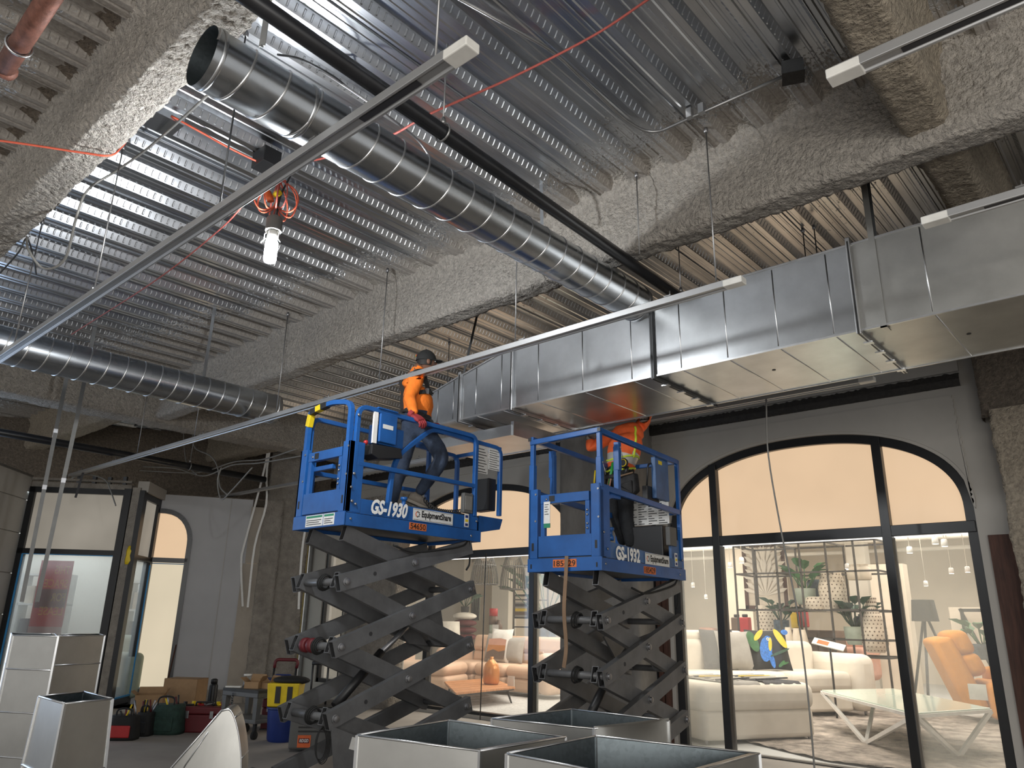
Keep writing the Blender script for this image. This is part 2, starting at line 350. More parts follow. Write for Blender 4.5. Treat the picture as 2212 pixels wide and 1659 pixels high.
    def prism(self, poly, d, mi=0):
        """closed polygon (3-D points) pushed along vector d"""
        d = Vector(d); a = [Vector(p) for p in poly]; n = len(a)
        return self.add(a + [p + d for p in a], [tuple(range(n))[::-1], tuple(range(n, 2 * n))] + [(k, (k + 1) % n, n + (k + 1) % n, n + k) for k in range(n)], mi)
    def ball(self, c, r, nu=12, nv=8, mi=0, mat=None):
        rx, ry, rz = r if isinstance(r, (tuple, list)) else (r, r, r); c = Vector(c); vs = [Vector((0, 0, rz))]
        for i in range(1, nv):
            a = PI * i / nv
            vs += [Vector((rx * math.sin(a) * math.cos(2 * PI * k / nu), ry * math.sin(a) * math.sin(2 * PI * k / nu), rz * math.cos(a))) for k in range(nu)]
        vs.append(Vector((0, 0, -rz)))
        if mat is not None: vs = [mat @ p for p in vs]
        vs = [p + c for p in vs]; L = len(vs) - 1
        fs = [(0, 1 + k, 1 + (k + 1) % nu) for k in range(nu)] + [(1 + i * nu + k, 1 + (i + 1) * nu + k, 1 + (i + 1) * nu + (k + 1) % nu, 1 + i * nu + (k + 1) % nu) for i in range(nv - 2) for k in range(nu)]
        fs += [(L, 1 + (nv - 2) * nu + (k + 1) % nu, 1 + (nv - 2) * nu + k) for k in range(nu)]
        return self.add(vs, fs, mi, True)
    def lathe(self, c, prof, n=20, mi=0, cap=True, frame=None):
        """profile of (radius, height) turned about a vertical (or framed) axis"""
        c = Vector(c); F = frame or (Vector((1, 0, 0)), Vector((0, 1, 0)), Vector((0, 0, 1)))
        vs = [c + F[0] * (r * math.cos(2 * PI * k / n)) + F[1] * (r * math.sin(2 * PI * k / n)) + F[2] * h for r, h in prof for k in range(n)]
        self.add(vs, [(i * n + k, i * n + (k + 1) % n, (i + 1) * n + (k + 1) % n, (i + 1) * n + k) for i in range(len(prof) - 1) for k in range(n)], mi, True)
        if cap:
            b = len(self.v) - len(vs); L = (len(prof) - 1) * n
            self.f.append([b + k for k in range(n)][::-1]); self.f.append([b + L + k for k in range(n)]); self.mi += [mi, mi]; self.sm += [False, False]
        return self
    def build(self, name, mats, parent=None, bevel=0.0, smooth_angle=None, **tags):
        me = bpy.data.meshes.new(name); me.from_pydata(self.v, [], self.f)
        mats = mats if isinstance(mats, (list, tuple)) else [mats]
        for m in mats: me.materials.append(M[m] if isinstance(m, str) else m)
        me.polygons.foreach_set('material_index', self.mi); me.polygons.foreach_set('use_smooth', self.sm); me.update()
        bm = bmesh.new(); bm.from_mesh(me); bmesh.ops.recalc_face_normals(bm, faces=bm.faces); bm.to_mesh(me); bm.free()
        if smooth_angle:
            me.polygons.foreach_set('use_smooth', [True] * len(me.polygons)); me.set_sharp_from_angle(angle=math.radians(smooth_angle))
        o = bpy.data.objects.new(name, me); COL.objects.link(o)
        if parent is not None: o.parent = parent
        if bevel:
            b = o.modifiers.new('bevel', 'BEVEL'); b.width = bevel; b.segments = 2; b.limit_method = 'ANGLE'; b.harden_normals = False
        for k, v in tags.items(): o[k] = v
        return o
def thing(name, label, cat, loc=(0, 0, 0), rz=0.0, group=None):
    o = bpy.data.objects.new(name, None); COL.objects.link(o); o.location = loc; o.rotation_euler = (0, 0, rz)
    o.empty_display_size = 0.1; o['label'] = label; o['category'] = cat
    if group: o['group'] = group
    return o
def solo(mb, name, mats, label, cat, group=None, **k):
    o = mb.build(name, mats, None, **k); o['label'] = label; o['category'] = cat
    if group: o['group'] = group
    return o
def struct(mb, name, mats, parent=None, **k):
    o = mb.build(name, mats, parent, **k)
    if parent is None: o['kind'] = 'structure'
    return o
def sroot(name, loc=(0, 0, 0), rz=0.0):
    o = bpy.data.objects.new(name, None); COL.objects.link(o); o.location = loc; o.rotation_euler = (0, 0, rz); o['kind'] = 'structure'; return o
def arc(c, r, a0, a1, n, u, v):
    c, u, v = Vector(c), Vector(u), Vector(v)
    return [c + u * (r * math.cos(a0 + (a1 - a0) * i / n)) + v * (r * math.sin(a0 + (a1 - a0) * i / n)) for i in range(n + 1)]
def curve_pts(pts, n=8):
    """smooth Catmull-Rom path through points"""
    P = [Vector(p) for p in pts]; P = [P[0] * 2 - P[1]] + P + [P[-1] * 2 - P[-2]]; out = []
    for i in range(1, len(P) - 2):
        for k in range(n):
            t = k / n; a, b, c, d = P[i - 1], P[i], P[i + 1], P[i + 2]
            out.append(0.5 * ((2 * b) + (c - a) * t + (2 * a - 5 * b + 4 * c - d) * t * t + (3 * b - a - 3 * c + d) * t ** 3))
    return out + [P[-2]]
def fillet(pts, r, n=5):
    """round the inner corners of a path"""
    P = [Vector(p) for p in pts]; out = [P[0]]
    for a, b, c in zip(P, P[1:], P[2:]):
        u, w = (a - b).normalized(), (c - b).normalized(); k = min(r, (a - b).length * .49, (c - b).length * .49)
        for i in range(n + 1):
            t = i / n; out.append((b + u * k) * (1 - t) ** 2 + b * 2 * t * (1 - t) + (b + w * k) * t * t)
    return out + [P[-1]]
def text_mesh(name, body, size, origin, xdir, ydir, mat, parent, shear=0.0, bold=0.0, align='LEFT', width=None, mirror=False):
    """flat lettering as a mesh, lying on the plane of xdir and ydir"""
    cu = bpy.data.curves.new(name, 'FONT'); cu.body = body; cu.size = size; cu.shear = shear; cu.offset = bold; cu.align_x = align; cu.resolution_u = 3
    o = bpy.data.objects.new(name, cu); COL.objects.link(o)
    dg = bpy.context.evaluated_depsgraph_get(); me = bpy.data.meshes.new_from_object(o.evaluated_get(dg)); bpy.data.objects.remove(o)
    if width:
        xs = [v.co.x for v in me.vertices]; k = width / max(1e-6, max(xs) - min(xs)); x0 = min(xs)
        for v in me.vertices: v.co.x = (v.co.x - x0) * k
    x, y = Vector(xdir).normalized(), Vector(ydir).normalized(); z = x.cross(y)
    for v in me.vertices: v.co = Vector(origin) + x * v.co.x + y * v.co.y
    me.materials.clear(); me.materials.append(M[mat]); me.name = name
    q = bpy.data.objects.new(name, me); COL.objects.link(q); q.parent = parent; return q
# ------------------------------------------------------------------ room shell
ZC = 5.40                                   # underside of the deck's low flutes
mb = MB(); mb.box((-22, -6, -0.2), (5, 10.02, 0.0)); struct(mb, 'floor', 'floor')
# ---- roof deck: sheets of three flutes each, laid along y
PITCH = 0.385
def deck_profile(n=3):
    """(x, z) line of a deck sheet seen from below; z up"""
    p = []
    for k in range(n):
        b = k * PITCH
        p += [(b, 0), (b + .045, 0), (b + .055, .008), (b + .07, .008), (b + .08, 0), (b + .125, 0), (b + .165, .075)]
        p += [(b + .225, .075), (b + .233, .069), (b + .245, .069), (b + .253, .075), (b + .29, .075), (b + .298, .069), (b + .31, .069), (b + .318, .075), (b + .345, .075)]
    p += [(n * PITCH, 0), (n * PITCH + .004, -.014), (n * PITCH + .010, -.014)]       # side lap
    return p
def deck_mesh(y0, y1, name, mat, bumps=True):
    mb = MB(); pr = deck_profile()
    ys = [y0 + (y1 - y0) * i / 6 for i in range(7)]
    vs = [(x, y, z) for y in ys for x, z in pr]; n = len(pr)
    mb.add(vs, [(i * n + k, i * n + k + 1, (i + 1) * n + k + 1, (i + 1) * n + k) for i in range(6) for k in range(n - 1)], 0)
    if bumps:                                # rolled embossments on the sloping webs
        for k in range(3):
            for (xa, za, xb, zb) in ((k * PITCH + .125, 0, k * PITCH + .165, .075), (k * PITCH + .345, .075, k * PITCH + .385, 0)):
                s = 1 if zb > za else -1
                nrm = Vector((.075 * s, 0, -.04)).normalized() * -1 if s > 0 else Vector((-.075, 0, -.04)).normalized() * 1
                nrm = Vector((-.075, 0, .04)) if s > 0 else Vector((.075, 0, .04)); nrm = -nrm.normalized()
                if s < 0: nrm = Vector((-.075, 0, -.04)).normalized()
                else: nrm = Vector((.075, 0, -.04)).normalized()
                y = y0 + .03
                while y < y1 - .03:
                    a = Vector((xa, y, za)); d = Vector((xb - xa, 0, zb - za))
                    p0, p1 = a + d * .14, a + d * .86; w = Vector((0, .009, 0)); h = nrm * .0045; e = d * .08
                    mb.add([p0 - w, p0 + w, p1 + w, p1 - w, p0 + e - w * .35 + h, p0 + e + w * .35 + h, p1 - e + w * .35 + h, p1 - e - w * .35 + h],
                           [(4, 5, 6, 7), (0, 1, 5, 4), (1, 2, 6, 5), (2, 3, 7, 6), (3, 0, 4, 7)], 0)
                    y += .062
    me_o = mb.build(name, mat); return me_o
ceiling = sroot('ceiling', (0, 0, ZC))
SHEET = 3 * PITCH
first = None
for k in range(-19, 4):
    x = k * SHEET - 0.06
    if first is None:
        first = deck_mesh(-3.0, 10.0, 'deck_sheet', 'deck'); o = first
    else:
        o = first.copy(); COL.objects.link(o)
    if x > -0.95:                            # beyond the right-hand girder everything is sprayed over
        o.data = sprayed.data if 'sprayed' in globals() else o.data.copy()
        if 'sprayed' not in globals():
            sprayed = o; o.data.materials[0] = M['deck_sprayed']
    o.parent = ceiling; o.location = (x, 0, 0)
mb = MB(); mb.box((-22, -3, .076), (5, 10.3, .2)); struct(mb, 'roof_slab', 'concrete', ceiling)
# ---- fireproofed beams
def rough_beam(name, axis, a0, a1, section, res, amp, mat, seed, smooth=True, lump=0.03):
    """beam of the given (u, z) outline with a lumpy sprayed coat; u is y for an x-beam and x for a y-beam"""
    pts = []
    for (p, q) in zip(section, section[1:]):
        L = math.dist(p, q); n = max(1, int(L / res))
        pts += [(p[0] + (q[0] - p[0]) * i / n, p[1] + (q[1] - p[1]) * i / n, (q[1] - p[1]) / L, -(q[0] - p[0]) / L) for i in range(n)]
    p, q = section[-2], section[-1]; pts.append((q[0], q[1], pts[-1][2], pts[-1][3]))
    na = max(2, int((a1 - a0) / res)); vs = []
    for i in range(na + 1):
        a = a0 + (a1 - a0) * i / na
        for u, z, nu, nz in pts:
            P = Vector((a, u, z + seed * 7.3)); d = noise.noise(P * 2.2) * amp * 1.3 + noise.noise(P * (1 / lump) * .5) * amp + abs(noise.noise(P * (1 / lump))) * amp * .9
            uu, zz = u + nu * d, z + nz * d
            vs.append((a, uu, zz) if axis == 'X' else (uu, a, zz))
    n = len(pts); mb = MB()
    mb.add(vs, [(i * n + k, i * n + k + 1, (i + 1) * n + k + 1, (i + 1) * n + k) for i in range(na) for k in range(n - 1)], 0, smooth)
    o = mb.build(name, mat); o['kind'] = 'structure'; return o
def sec(u0, u1, zb, zt=ZC + .08, flare=.05):
    return [(u0 - flare * 1.6, zt), (u0 - flare * .35, ZC - .06), (u0, ZC - .16), (u0 - .01, zb + .06), (u0 + .03, zb), (u1 - .03, zb), (u1 + .01, zb + .06), (u1, ZC - .16), (u1 + flare * .35, ZC - .06), (u1 + flare * 1.6, zt)]
rough_beam('ceiling_beam', 'X', -12.9, 4.0, sec(5.15, 5.42, 4.77), .028, .016, 'fireproof', 1, lump=.026)
rough_beam('ceiling_beam', 'X', -10.2, -0.5, sec(1.33, 1.60, 4.86), .017, .018, 'fireproof', 2, lump=.016)
rough_beam('ceiling_girder', 'Y', -1.0, 9.95, sec(-.98, -.70, 4.86), .033, .016, 'fireproof_warm', 3)
rough_beam('ceiling_girder', 'Y', .5, 9.95, sec(-13.25, -12.75, 4.72), .04, .016, 'fireproof', 4)
rough_beam('ceiling_beam', 'X', -18.0, -13.2, sec(4.6, 4.95, 4.78), .045, .016, 'fireproof_warm', 5)
rough_beam('ceiling_beam', 'X', -18.0, -13.2, sec(7.6, 7.95, 4.78), .045, .016, 'fireproof_warm', 6)
# sprayed flute ends standing up between the deck's ribs where it crosses the beams
def flute_fill(name, xs, y0, y1, mat):
    mb = MB()
    for x in xs:
        n = 5
        ring = []
        for i in range(n + 1):
            t = i / n; z = ZC + .078 - .082 * t ** 1.6; y = y0 + (y1 - y0) * t
            ring += [(x + .13 - .02 * t, y + random.uniform(-.012, .012), z), (x + .255, y + random.uniform(-.02, .02), z + .006), (x + .385 + .015 * t, y + random.uniform(-.012, .012), z)]
        mb.add(ring, [(i * 3 + k, i * 3 + k + 1, i * 3 + k + 4, i * 3 + k + 3) for i in range(n) for k in range(2)], 0, True)
    o = mb.build(name, mat, ceiling); o.location = (0, 0, -ZC); o['kind'] = 'stuff'; return o
XS = [k * PITCH - .06 for k in range(-34, 8)]
flute_fill('flute_spray', XS, 4.93, 5.16, 'fireproof')
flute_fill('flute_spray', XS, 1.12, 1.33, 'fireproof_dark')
# ---- window wall at the back (y = 10)
YW, WT, WTOP = 10.0, .28, 5.47
def arch_fn(xc, hw, zs, rise, p=2.0):
    return lambda x: zs + rise * max(0.0, 1 - abs((x - xc) / hw) ** p) ** (1 / p)
A1 = dict(xl=-5.78, xr=-1.80, zb=-.04, f=arch_fn(-3.79, 1.99, 2.95, 1.10, 2.25))
A2 = dict(xl=-11.92, xr=-7.55, zb=.06, f=arch_fn(-9.735, 2.185, 2.80, 1.20, 2.25))
A3 = dict(xl=-14.42, xr=-13.62, zb=.30, f=lambda x: 3.16)
def wall_y(name, y, t, x0, x1, z0, z1, ops, mat, n=72):
    """wall in the x-z plane with (arched) openings, real thickness and reveals"""
    mb = MB(); ops = sorted(ops, key=lambda o: o['xl']); x = x0
    def slab(xa, xb, za, zb): mb.box((xa, y, za), (xb, y + t, zb))
    for o in ops:
        slab(x, o['xl'], z0, z1)
        slab(o['xl'], o['xr'], z0, o['zb'])
        for i in range(n):
            xa = o['xl'] + (o['xr'] - o['xl']) * i / n; xb = o['xl'] + (o['xr'] - o['xl']) * (i + 1) / n
            za, zb = o['f'](xa), o['f'](xb)
            mb.add([(xa, y, za), (xb, y, zb), (xb, y, z1), (xa, y, z1), (xa, y + t, za), (xb, y + t, zb), (xb, y + t, z1), (xa, y + t, z1)],
                   [(0, 1, 2, 3), (7, 6, 5, 4), (0, 4, 5, 1), (3, 2, 6, 7)], 0)
        x = o['xr']
    slab(x, x1, z0, z1)
    return struct(mb, name, mat)
wall_back = wall_y('wall_back', YW, WT, -16.6, 4.0, 0, WTOP, [A1, A2, A3], 'drywall_warm')
def frame_path(o, y, w, d, n=64):
    """black section following jambs and arch"""
    pts = [(o['xl'], o['zb'])] + [(o['xl'], o['zb'] + (o['f'](o['xl'] + 1e-4) - o['zb']) * i / 3) for i in (1, 2)]
    xs = [o['xl'] + (o['xr'] - o['xl']) * (0.5 - 0.5 * math.cos(PI * i / n)) for i in range(n + 1)]
    pts += [(x, o['f'](x)) for x in xs]
    pts += [(o['xr'], o['zb'] + (o['f'](o['xr'] - 1e-4) - o['zb']) * i / 3) for i in (2, 1)] + [(o['xr'], o['zb'])]
    return pts
def arched_window(name, o, mulls, zt, panes_low, y=YW + .05, w=.11, hand=1):
    """frame > mullions, transom, panes and blinds of one arched window"""
    root = sroot(name)
    pts = frame_path(o, y, w, .1); mb = MB(); xc = (o['xl'] + o['xr']) / 2; zc = 1.8
    inn = []
    for i, (x, z) in enumerate(pts):
        a = pts[max(0, i - 1)]; b = pts[min(len(pts) - 1, i + 1)]; t = Vector((b[0] - a[0], b[1] - a[1]))
        t = t.normalized() if t.length > 1e-6 else Vector((0, 1)); nrm = Vector((t.y, -t.x)); inn.append((x + nrm.x * w, z + nrm.y * w))
    vs = []
    for (x, z), (u, v) in zip(pts, inn): vs += [(x, y, z), (u, y, v), (u, y + .12, v), (x, y + .12, z)]
    mb.add(vs, [(i * 4 + k, i * 4 + (k + 1) % 4, i * 4 + 4 + (k + 1) % 4, i * 4 + 4 + k) for i in range(len(pts) - 1) for k in range(4)], 0)
    mb.box((o['xl'], y - .01, o['zb']), (o['xr'], y + .12, o['zb'] + .05))
    mb.build('window_frame', 'black_frame', root)
    for x in mulls:
        m = MB(); m.box((x - .055, y - .03, o['zb']), (x + .055, y + .12, o['f'](x) - .02)); m.build('mullion', 'black_frame', root, bevel=.006)
    m = MB(); m.box((o['xl'] + .02, y - .02, zt - .065), (o['xr'] - .02, y + .12, zt + .065)); m.build('transom', 'black_frame', root, bevel=.006)
    xs = [o['xl'] + .09] + list(mulls) + [o['xr'] - .09]
    for k in range(len(xs) - 1):
        xa, xb = xs[k] + .05 * (k > 0), xs[k + 1] - .05 * (k < len(xs) - 2)
        m = MB(); n = 30
        top = [(xa + (xb - xa) * i / n) for i in range(n + 1)]
        prof = [(x, max(zt + .07, o['f'](x) - .105)) for x in top]
        m.add([(x, y + .07, zt + .07) for x, z in prof] + [(x, y + .07, z) for x, z in prof], [(i, i + 1, n + 2 + i, n + 1 + i) for i in range(n)], 0)
        m.build('blind_panel', 'film', root)
        p = MB(); p.box((xa, y + .060, o['zb'] + .05), (xb, y + .068, zt - .065)); p.build('pane', panes_low[k], root)
        s = MB(); s.box((xa + .006, y + .069, zt - .075), (xb, y + .073, zt - .064)); s.build('light_slit', 'leak', root)
    return root
arched_window('window_1', A1, (-5.05, -2.78), 2.74, ('glass_hazy', 'glass', 'glass_hazy'))
arched_window('window_2', A2, (-11.05, -8.47), 2.76, ('glass_hazy', 'glass', 'glass_hazy'))
r3 = sroot('window_3')
mb = MB(); xl, xr = A3['xl'], A3['xr']
for a, b in (((xl, 10.03, .30), (xl + .08, 10.16, 3.16)), ((xr - .08, 10.03, .30), (xr, 10.16, 3.16)), ((xl, 10.03, .30), (xr, 10.16, .38)), ((xl, 10.03, 3.08), (xr, 10.16, 3.16))): mb.box(a, b)
mb.build('window_frame', 'black_frame', r3)
mb = MB(); mb.box((xl + .08, 10.09, .38), (xr - .08, 10.098, 3.08)); mb.build('pane', 'glass_frost', r3)
# black mastic line, ledge boards and torn plaster edge over the big window
def ragged_strip(x0, x1, z0, z1, y, d, n, jit):
    mb = MB(); vs = []
    for i in range(n + 1):
        x = x0 + (x1 - x0) * i / n
        vs += [(x, y - d, z0 + random.uniform(-jit, jit)), (x, y - d - .012, (z0 + z1) / 2), (x, y - d, z1 + random.uniform(-jit, jit)), (x, y + .01, z1), (x, y + .01, z0)]
    mb.add(vs, [(i * 5 + k, i * 5 + (k + 1) % 5, i * 5 + 5 + (k + 1) % 5, i * 5 + 5 + k) for i in range(n) for k in range(5)], 0); return mb
struct(ragged_strip(-14.5, -1.72, 4.40, 4.55, YW, .06, 420, .011), 'trim_1', 'tar')
mb = MB(); mb.box((-14.4, 9.97, 4.58), (-1.72, 10.0, 5.38)); struct(mb, 'wall_back_upper_board', 'drywall_warm')
pl = MB(); edge = [(-5.9, 4.33)] + [(-1.84 + random.uniform(-.014, .014) + .001 * i, 4.30 - i * .0274) for i in range(51)]
pl.prism([(-14.4, 9.985, 4.33), *[(x, 9.985, z) for x, z in edge[1:]], (-1.78, 9.985, 2.93), *[(-3.79 + 2.02 * math.cos(PI * q / 48), 9.985, A1['f'](-3.79 + 1.989 * math.cos(PI * q / 48)) + .03) for q in range(49)], (-5.86, 9.985, 2.9), (-5.86, 9.985, 4.25), (-14.4, 9.985, 4.25)], (0, .02, 0))
struct(pl, 'wall_back_plaster', 'drywall_warm')
mb = MB(); mb.box((-1.70, 9.94, 0), (-1.46, 10.0, 2.62)); struct(mb, 'trim_2', 'wood_brown')
# rough columns
def rough_column(name, x0, x1, y0, y1, z0, z1, mat, seed, res=.05, amp=.015, parent=None):
    mb = MB(); per = []
    for (p, q) in (((x0, y1), (x0, y0)), ((x0, y0), (x1, y0)), ((x1, y0), (x1, y1))):
        n = max(2, int(math.dist(p, q) / res)); per += [(p[0] + (q[0] - p[0]) * i / n, p[1] + (q[1] - p[1]) * i / n) for i in range(n)]
    per.append((x1, y1)); nz = int((z1 - z0) / res); vs = []; cx_, cy_ = (x0 + x1) / 2, (y0 + y1) / 2 + .2
    for j in range(nz + 1):
        z = z0 + (z1 - z0) * j / nz
        for x, y in per:
            P = Vector((x, y, z + seed * 3.7)); d = noise.noise(P * 2) * amp * 1.4 + noise.noise(P * 14) * amp + abs(noise.noise(P * 30)) * amp * .7
            v = Vector((x - cx_, y - cy_)).normalized(); vs.append((x + v.x * d, y + v.y * d, z))
    n = len(per); mb.add(vs, [(j * n + k, j * n + k + 1, (j + 1) * n + k + 1, (j + 1) * n + k) for j in range(nz) for k in range(n - 1)], 0, True)
    return struct(mb, name, mat, parent)
rough_column('column', -1.42, -.2, 9.55, 10.0, 0, 3.95, 'fireproof_warm', 1, .035, .02)
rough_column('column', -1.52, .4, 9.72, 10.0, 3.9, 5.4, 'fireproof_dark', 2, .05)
rough_column('column', -7.40, -6.02, 9.45, 10.0, 0, 5.4, 'concrete', 3, .08, .006)
rough_column('column', at(748, 1300, 1, 9.72).x, at(852, 1300, 1, 9.72).x, 9.72, 10.0, 0, 4.0, 'concrete_rough', 4, .04, .03)
mb = MB(); mb.box((-15.5, 9.9, 0.1), (-14.96, 10.0, 3.6)); struct(mb, 'insulation_strip', 'insulation')
mb = MB(); mb.box((-15.62, 9.80, 0.1), (-15.52, 10.0, 3.9)); mb.box((-14.95, 9.9, .1), (-14.92, 10, 3.4)); struct(mb, 'trim_3', 'zinc_trim')
for x0, x1 in ((-6.0, -5.84), (-12.1, -11.96)):
    mb = MB(); mb.box((x0, 9.93, 0), (x0 + .07, 10.02, 2.9)); mb.box((x0 + .08, 9.95, 0), (x1, 10.02, 2.6)); struct(mb, 'trim_4', ['wood_brown'])
    mb = MB(); mb.box((x0 - .035, 9.9, 0), (x0 - .005, 10.02, 3.1)); struct(mb, 'trim_5', 'black_frame')
# ---- chamfered wall on the left with a half-arched window, and the shopfront bay in front of it
P0 = Vector((-14.54, 5.89, 0)); P1 = Vector((-15.3, 6.55, 0)); DB = Vector((.5, .866, 0)).normalized(); DP = Vector((.655, .756, 0)).normalized()
def oriented(name, org, d):
    """structure root whose local x runs along d; local y points away from the room"""
    return sroot(name, org, math.atan2(d.y, d.x))
WL = oriented('wall_left', P1, DB)
TOPL = 3.90
rough_column('column_face', 2.06, 2.95, .0, .5, 0, 5.4, 'concrete_rough', 9, .05, .02, WL)
rough_column('column_face', 2.02, 2.40, -.06, .2, 0, 3.9, 'concrete_rough', 10, .045, .02, WL)
def half_arch(x): return 2.95 + .62 * math.sqrt(max(0, 1 - max(0, (x - .12) / .58) ** 2.4)) if x < .70 else 2.95
mb = MB()
mb.box((.70, 0, .22), (1.78, .2, TOPL)); mb.box((-.1, 0, 0), (1.78, .2, .22))
n = 16
for i in range(n):
    xa, xb = -.1 + .8 * i / n, -.1 + .8 * (i + 1) / n
    za, zb = half_arch(xa), half_arch(xb) if i < n - 1 else 2.95
    mb.add([(xa, 0, za), (xb, 0, zb), (xb, 0, TOPL), (xa, 0, TOPL), (xa, .2, za), (xb, .2, zb)], [(0, 1, 2, 3), (0, 4, 5, 1)], 0)
struct(mb, 'wall_face', 'drywall', WL)
mb = MB(); mb.box((.95, -.02, 0), (1.78, 0, .24)); mb.build('wall_base', 'concrete_rough', WL)
mb = MB(); mb.box((1.35, -.012, .24), (1.36, 0, TOPL)); mb.build('board_joint', 'drywall_warm', WL)
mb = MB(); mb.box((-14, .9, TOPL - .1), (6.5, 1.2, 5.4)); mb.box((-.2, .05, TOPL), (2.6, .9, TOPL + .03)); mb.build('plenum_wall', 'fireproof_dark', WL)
for x0, x1, z0, z1 in ((1.76, 2.12, 2.62, 3.75), (1.72, 2.06, 1.1, 2.61), (1.70, 2.04, .0, 1.1)):
    mb = MB(); mb.prism([(x0, -.03, z0), (x1 + random.uniform(-.03, .03), -.03, z0), (x1, -.03, (z0 + z1) / 2), (x1 + random.uniform(-.03, .03), -.03, z1), (x0, -.03, z1)], (0, .024, 0)); mb.build('torn_board', 'drywall_bare', WL)
W4 = oriented('window_4', P1, DB)
mb = MB(); pts = [(.70, .22), (.70, 1.5), (.70, 2.6), (.70, 2.95)] + [(x, half_arch(x)) for x in (.695, .68, .65, .6, .52, .42, .3, .18, .05, -.08)]
for (x, z), (u, v) in zip(pts, pts[1:]): mb.bar((x - .03, .02, z), (u - .03, .02, v), .09, .1, up=(0, 1, 0))
mb.box((-.1, -.02, .16), (.70, .08, .26)); mb.build('window_frame', 'black_frame', W4)
mb = MB(); mb.box((-.08, -.03, 2.57), (.68, .08, 2.66)); mb.build('transom', 'black_frame', W4)
mb = MB(); mb.box((-.06, .05, .26), (.64, .06, 2.57)); mb.build('blind_panel', 'film2', W4)
mb = MB(); pp = [(-.06, .055, 2.66), (.64, .055, 2.66)] + [(x - .05, .055, half_arch(x) - .03) for x in (.69, .66, .6, .5, .35, .15, -.01)]
mb.prism(pp, (0, .01, 0)); mb.build('blind_panel', 'film', W4)
mb = MB(); mb.bar((.645, .035, .30), (.645, .035, 2.55), .014, .012); mb.bar((-.03, .035, .275), (.64, .035, .275), .02, .02); mb.bar((-.05, .035, 2.55), (.64, .035, 2.55), .015, .015); mb.build('masking_tape', 'tape_blue', W4)
# bay return (door side light) from P0 back to P1
RD = (P1 - P0).normalized(); LR = (P1 - P0).length
W5 = oriented('window_5', P0, RD)
mb = MB()
for a, b in (((.02, -.05, 0), (.12, .08, 3.78)), ((LR - .1, -.05, 0), (LR + .02, .08, 3.78)), ((.02, -.05, .05), (LR, .08, .16)), ((.02, -.05, 2.55), (LR, .08, 2.64)), ((.02, -.05, 3.66), (LR, .08, 3.78))): mb.box(a, b)
mb.build('window_frame', 'black_frame', W5)
mb = MB(); mb.box((.12, .01, .16), (LR - .1, .02, 2.55)); mb.build('pane', 'glass_frost', W5)
mb = MB(); mb.box((.12, .01, 2.64), (LR - .1, .02, 3.66)); mb.build('pane', 'film_dim', W5)
mb = MB(); mb.box((0, -.10, 3.78), (LR + .05, .1, 3.98)); mb.build('head_board', 'drywall_warm', W5)
mb = MB(); mb.bar((.13, -.055, .175), (LR - .11, -.055, .175), .02, .03); mb.bar((LR - .11, -.055, .2), (LR - .11, -.055, 2.5), .02, .02); mb.build('masking_tape', 'tape_blue', W5)
# beaten-up corner post between the return and the front pane
CP = oriented('corner_post', P0, DP)
mb = MB(); mb.box((-.16, -.06, 0), (-.02, .10, 3.85)); mb.build('timber_strip', 'concrete_rough', CP)
mb = MB(); mb.box((-.30, -.08, 0), (-.17, .10, 3.82)); mb.box((-.02, -.08, 0), (.07, .10, 3.80)); mb.build('post_frame', 'black_frame', CP)
mb = MB(); mb.lathe((-.03, -.075, 2.45), [(.045, 0), (.06, .07), (.05, .16), (.055, .24), (.03, .33)], 8, frame=(Vector((1, 0, 0)), Vector((0, .12, 0)), Vector((0, 0, 1)))); mb.build('yellow_sticker', 'yellow', CP)
W6 = oriented('window_6', P0, DP)
xl, xr = -1.95, -.30
mb = MB()
for a, b in (((xl, -.06, 0), (xl + .10, .08, 3.80)), ((xl, -.06, .02), (xr, .08, .12)), ((xl, -.06, 2.60), (xr, .08, 2.69)), ((xl, -.06, 3.70), (xr, .08, 3.80))): mb.box(a, b)
mb.build('window_frame', 'black_frame', W6)
mb = MB(); mb.box((xl + .10, .01, .12), (xr, .02, 2.60)); mb.build('pane', 'glass_frost', W6)
mb = MB(); mb.box((xl + .10, .01, 2.69), (xr, .02, 3.70)); mb.build('pane', 'film_dim', W6)
mb = MB(); mb.bar((xl + .11, -.065, .1), (xl + .11, -.065, 2.58), .03, .01); mb.bar((xl + .1, -.065, 2.59), (xr, -.065, 2.59), .012, .015); mb.build('masking_tape', 'tape_blue', W6)
mb = MB(); mb.box((xl, -.02, 3.80), (xr + .1, .12, 3.90)); mb.box((xl, -.05, 3.93), (xr + .1, .06, 3.97)); mb.build('head_board', 'concrete_rough', W6)
for k in range(5):
    mb = MB(); mb.box((xl + .5 + k * .27, -.04, 3.90), (xl + .56 + k * .27, .04, 4.05 - .02 * (k % 2))); mb.build('stud_end', 'dark_steel', W6)
# tiled pier at the left edge
PR = oriented('pier', P0 + DP * -1.97, Vector((.76, -.66, 0)).normalized())
zs = [0, .95, 1.55, 2.25, 2.95, 3.55, 3.98]
mb = MB(); mb.box((0, -.4, 0), (1.7, -.03, 3.98)); mb.build('pier_core', 'drywall_warm', PR)
for z0, z1 in zip(zs, zs[1:]):
    mb = MB(); mb.box((.0, -.03, z0 + .008), (1.7, 0, z1 - .008)); mb.build('panel', 'drywall_warm', PR, bevel=.004)
mb = MB(); mb.box((0, -.4, 3.97), (1.7, .012, 4.01)); mb.build('panel_cap', 'zinc_trim', PR)
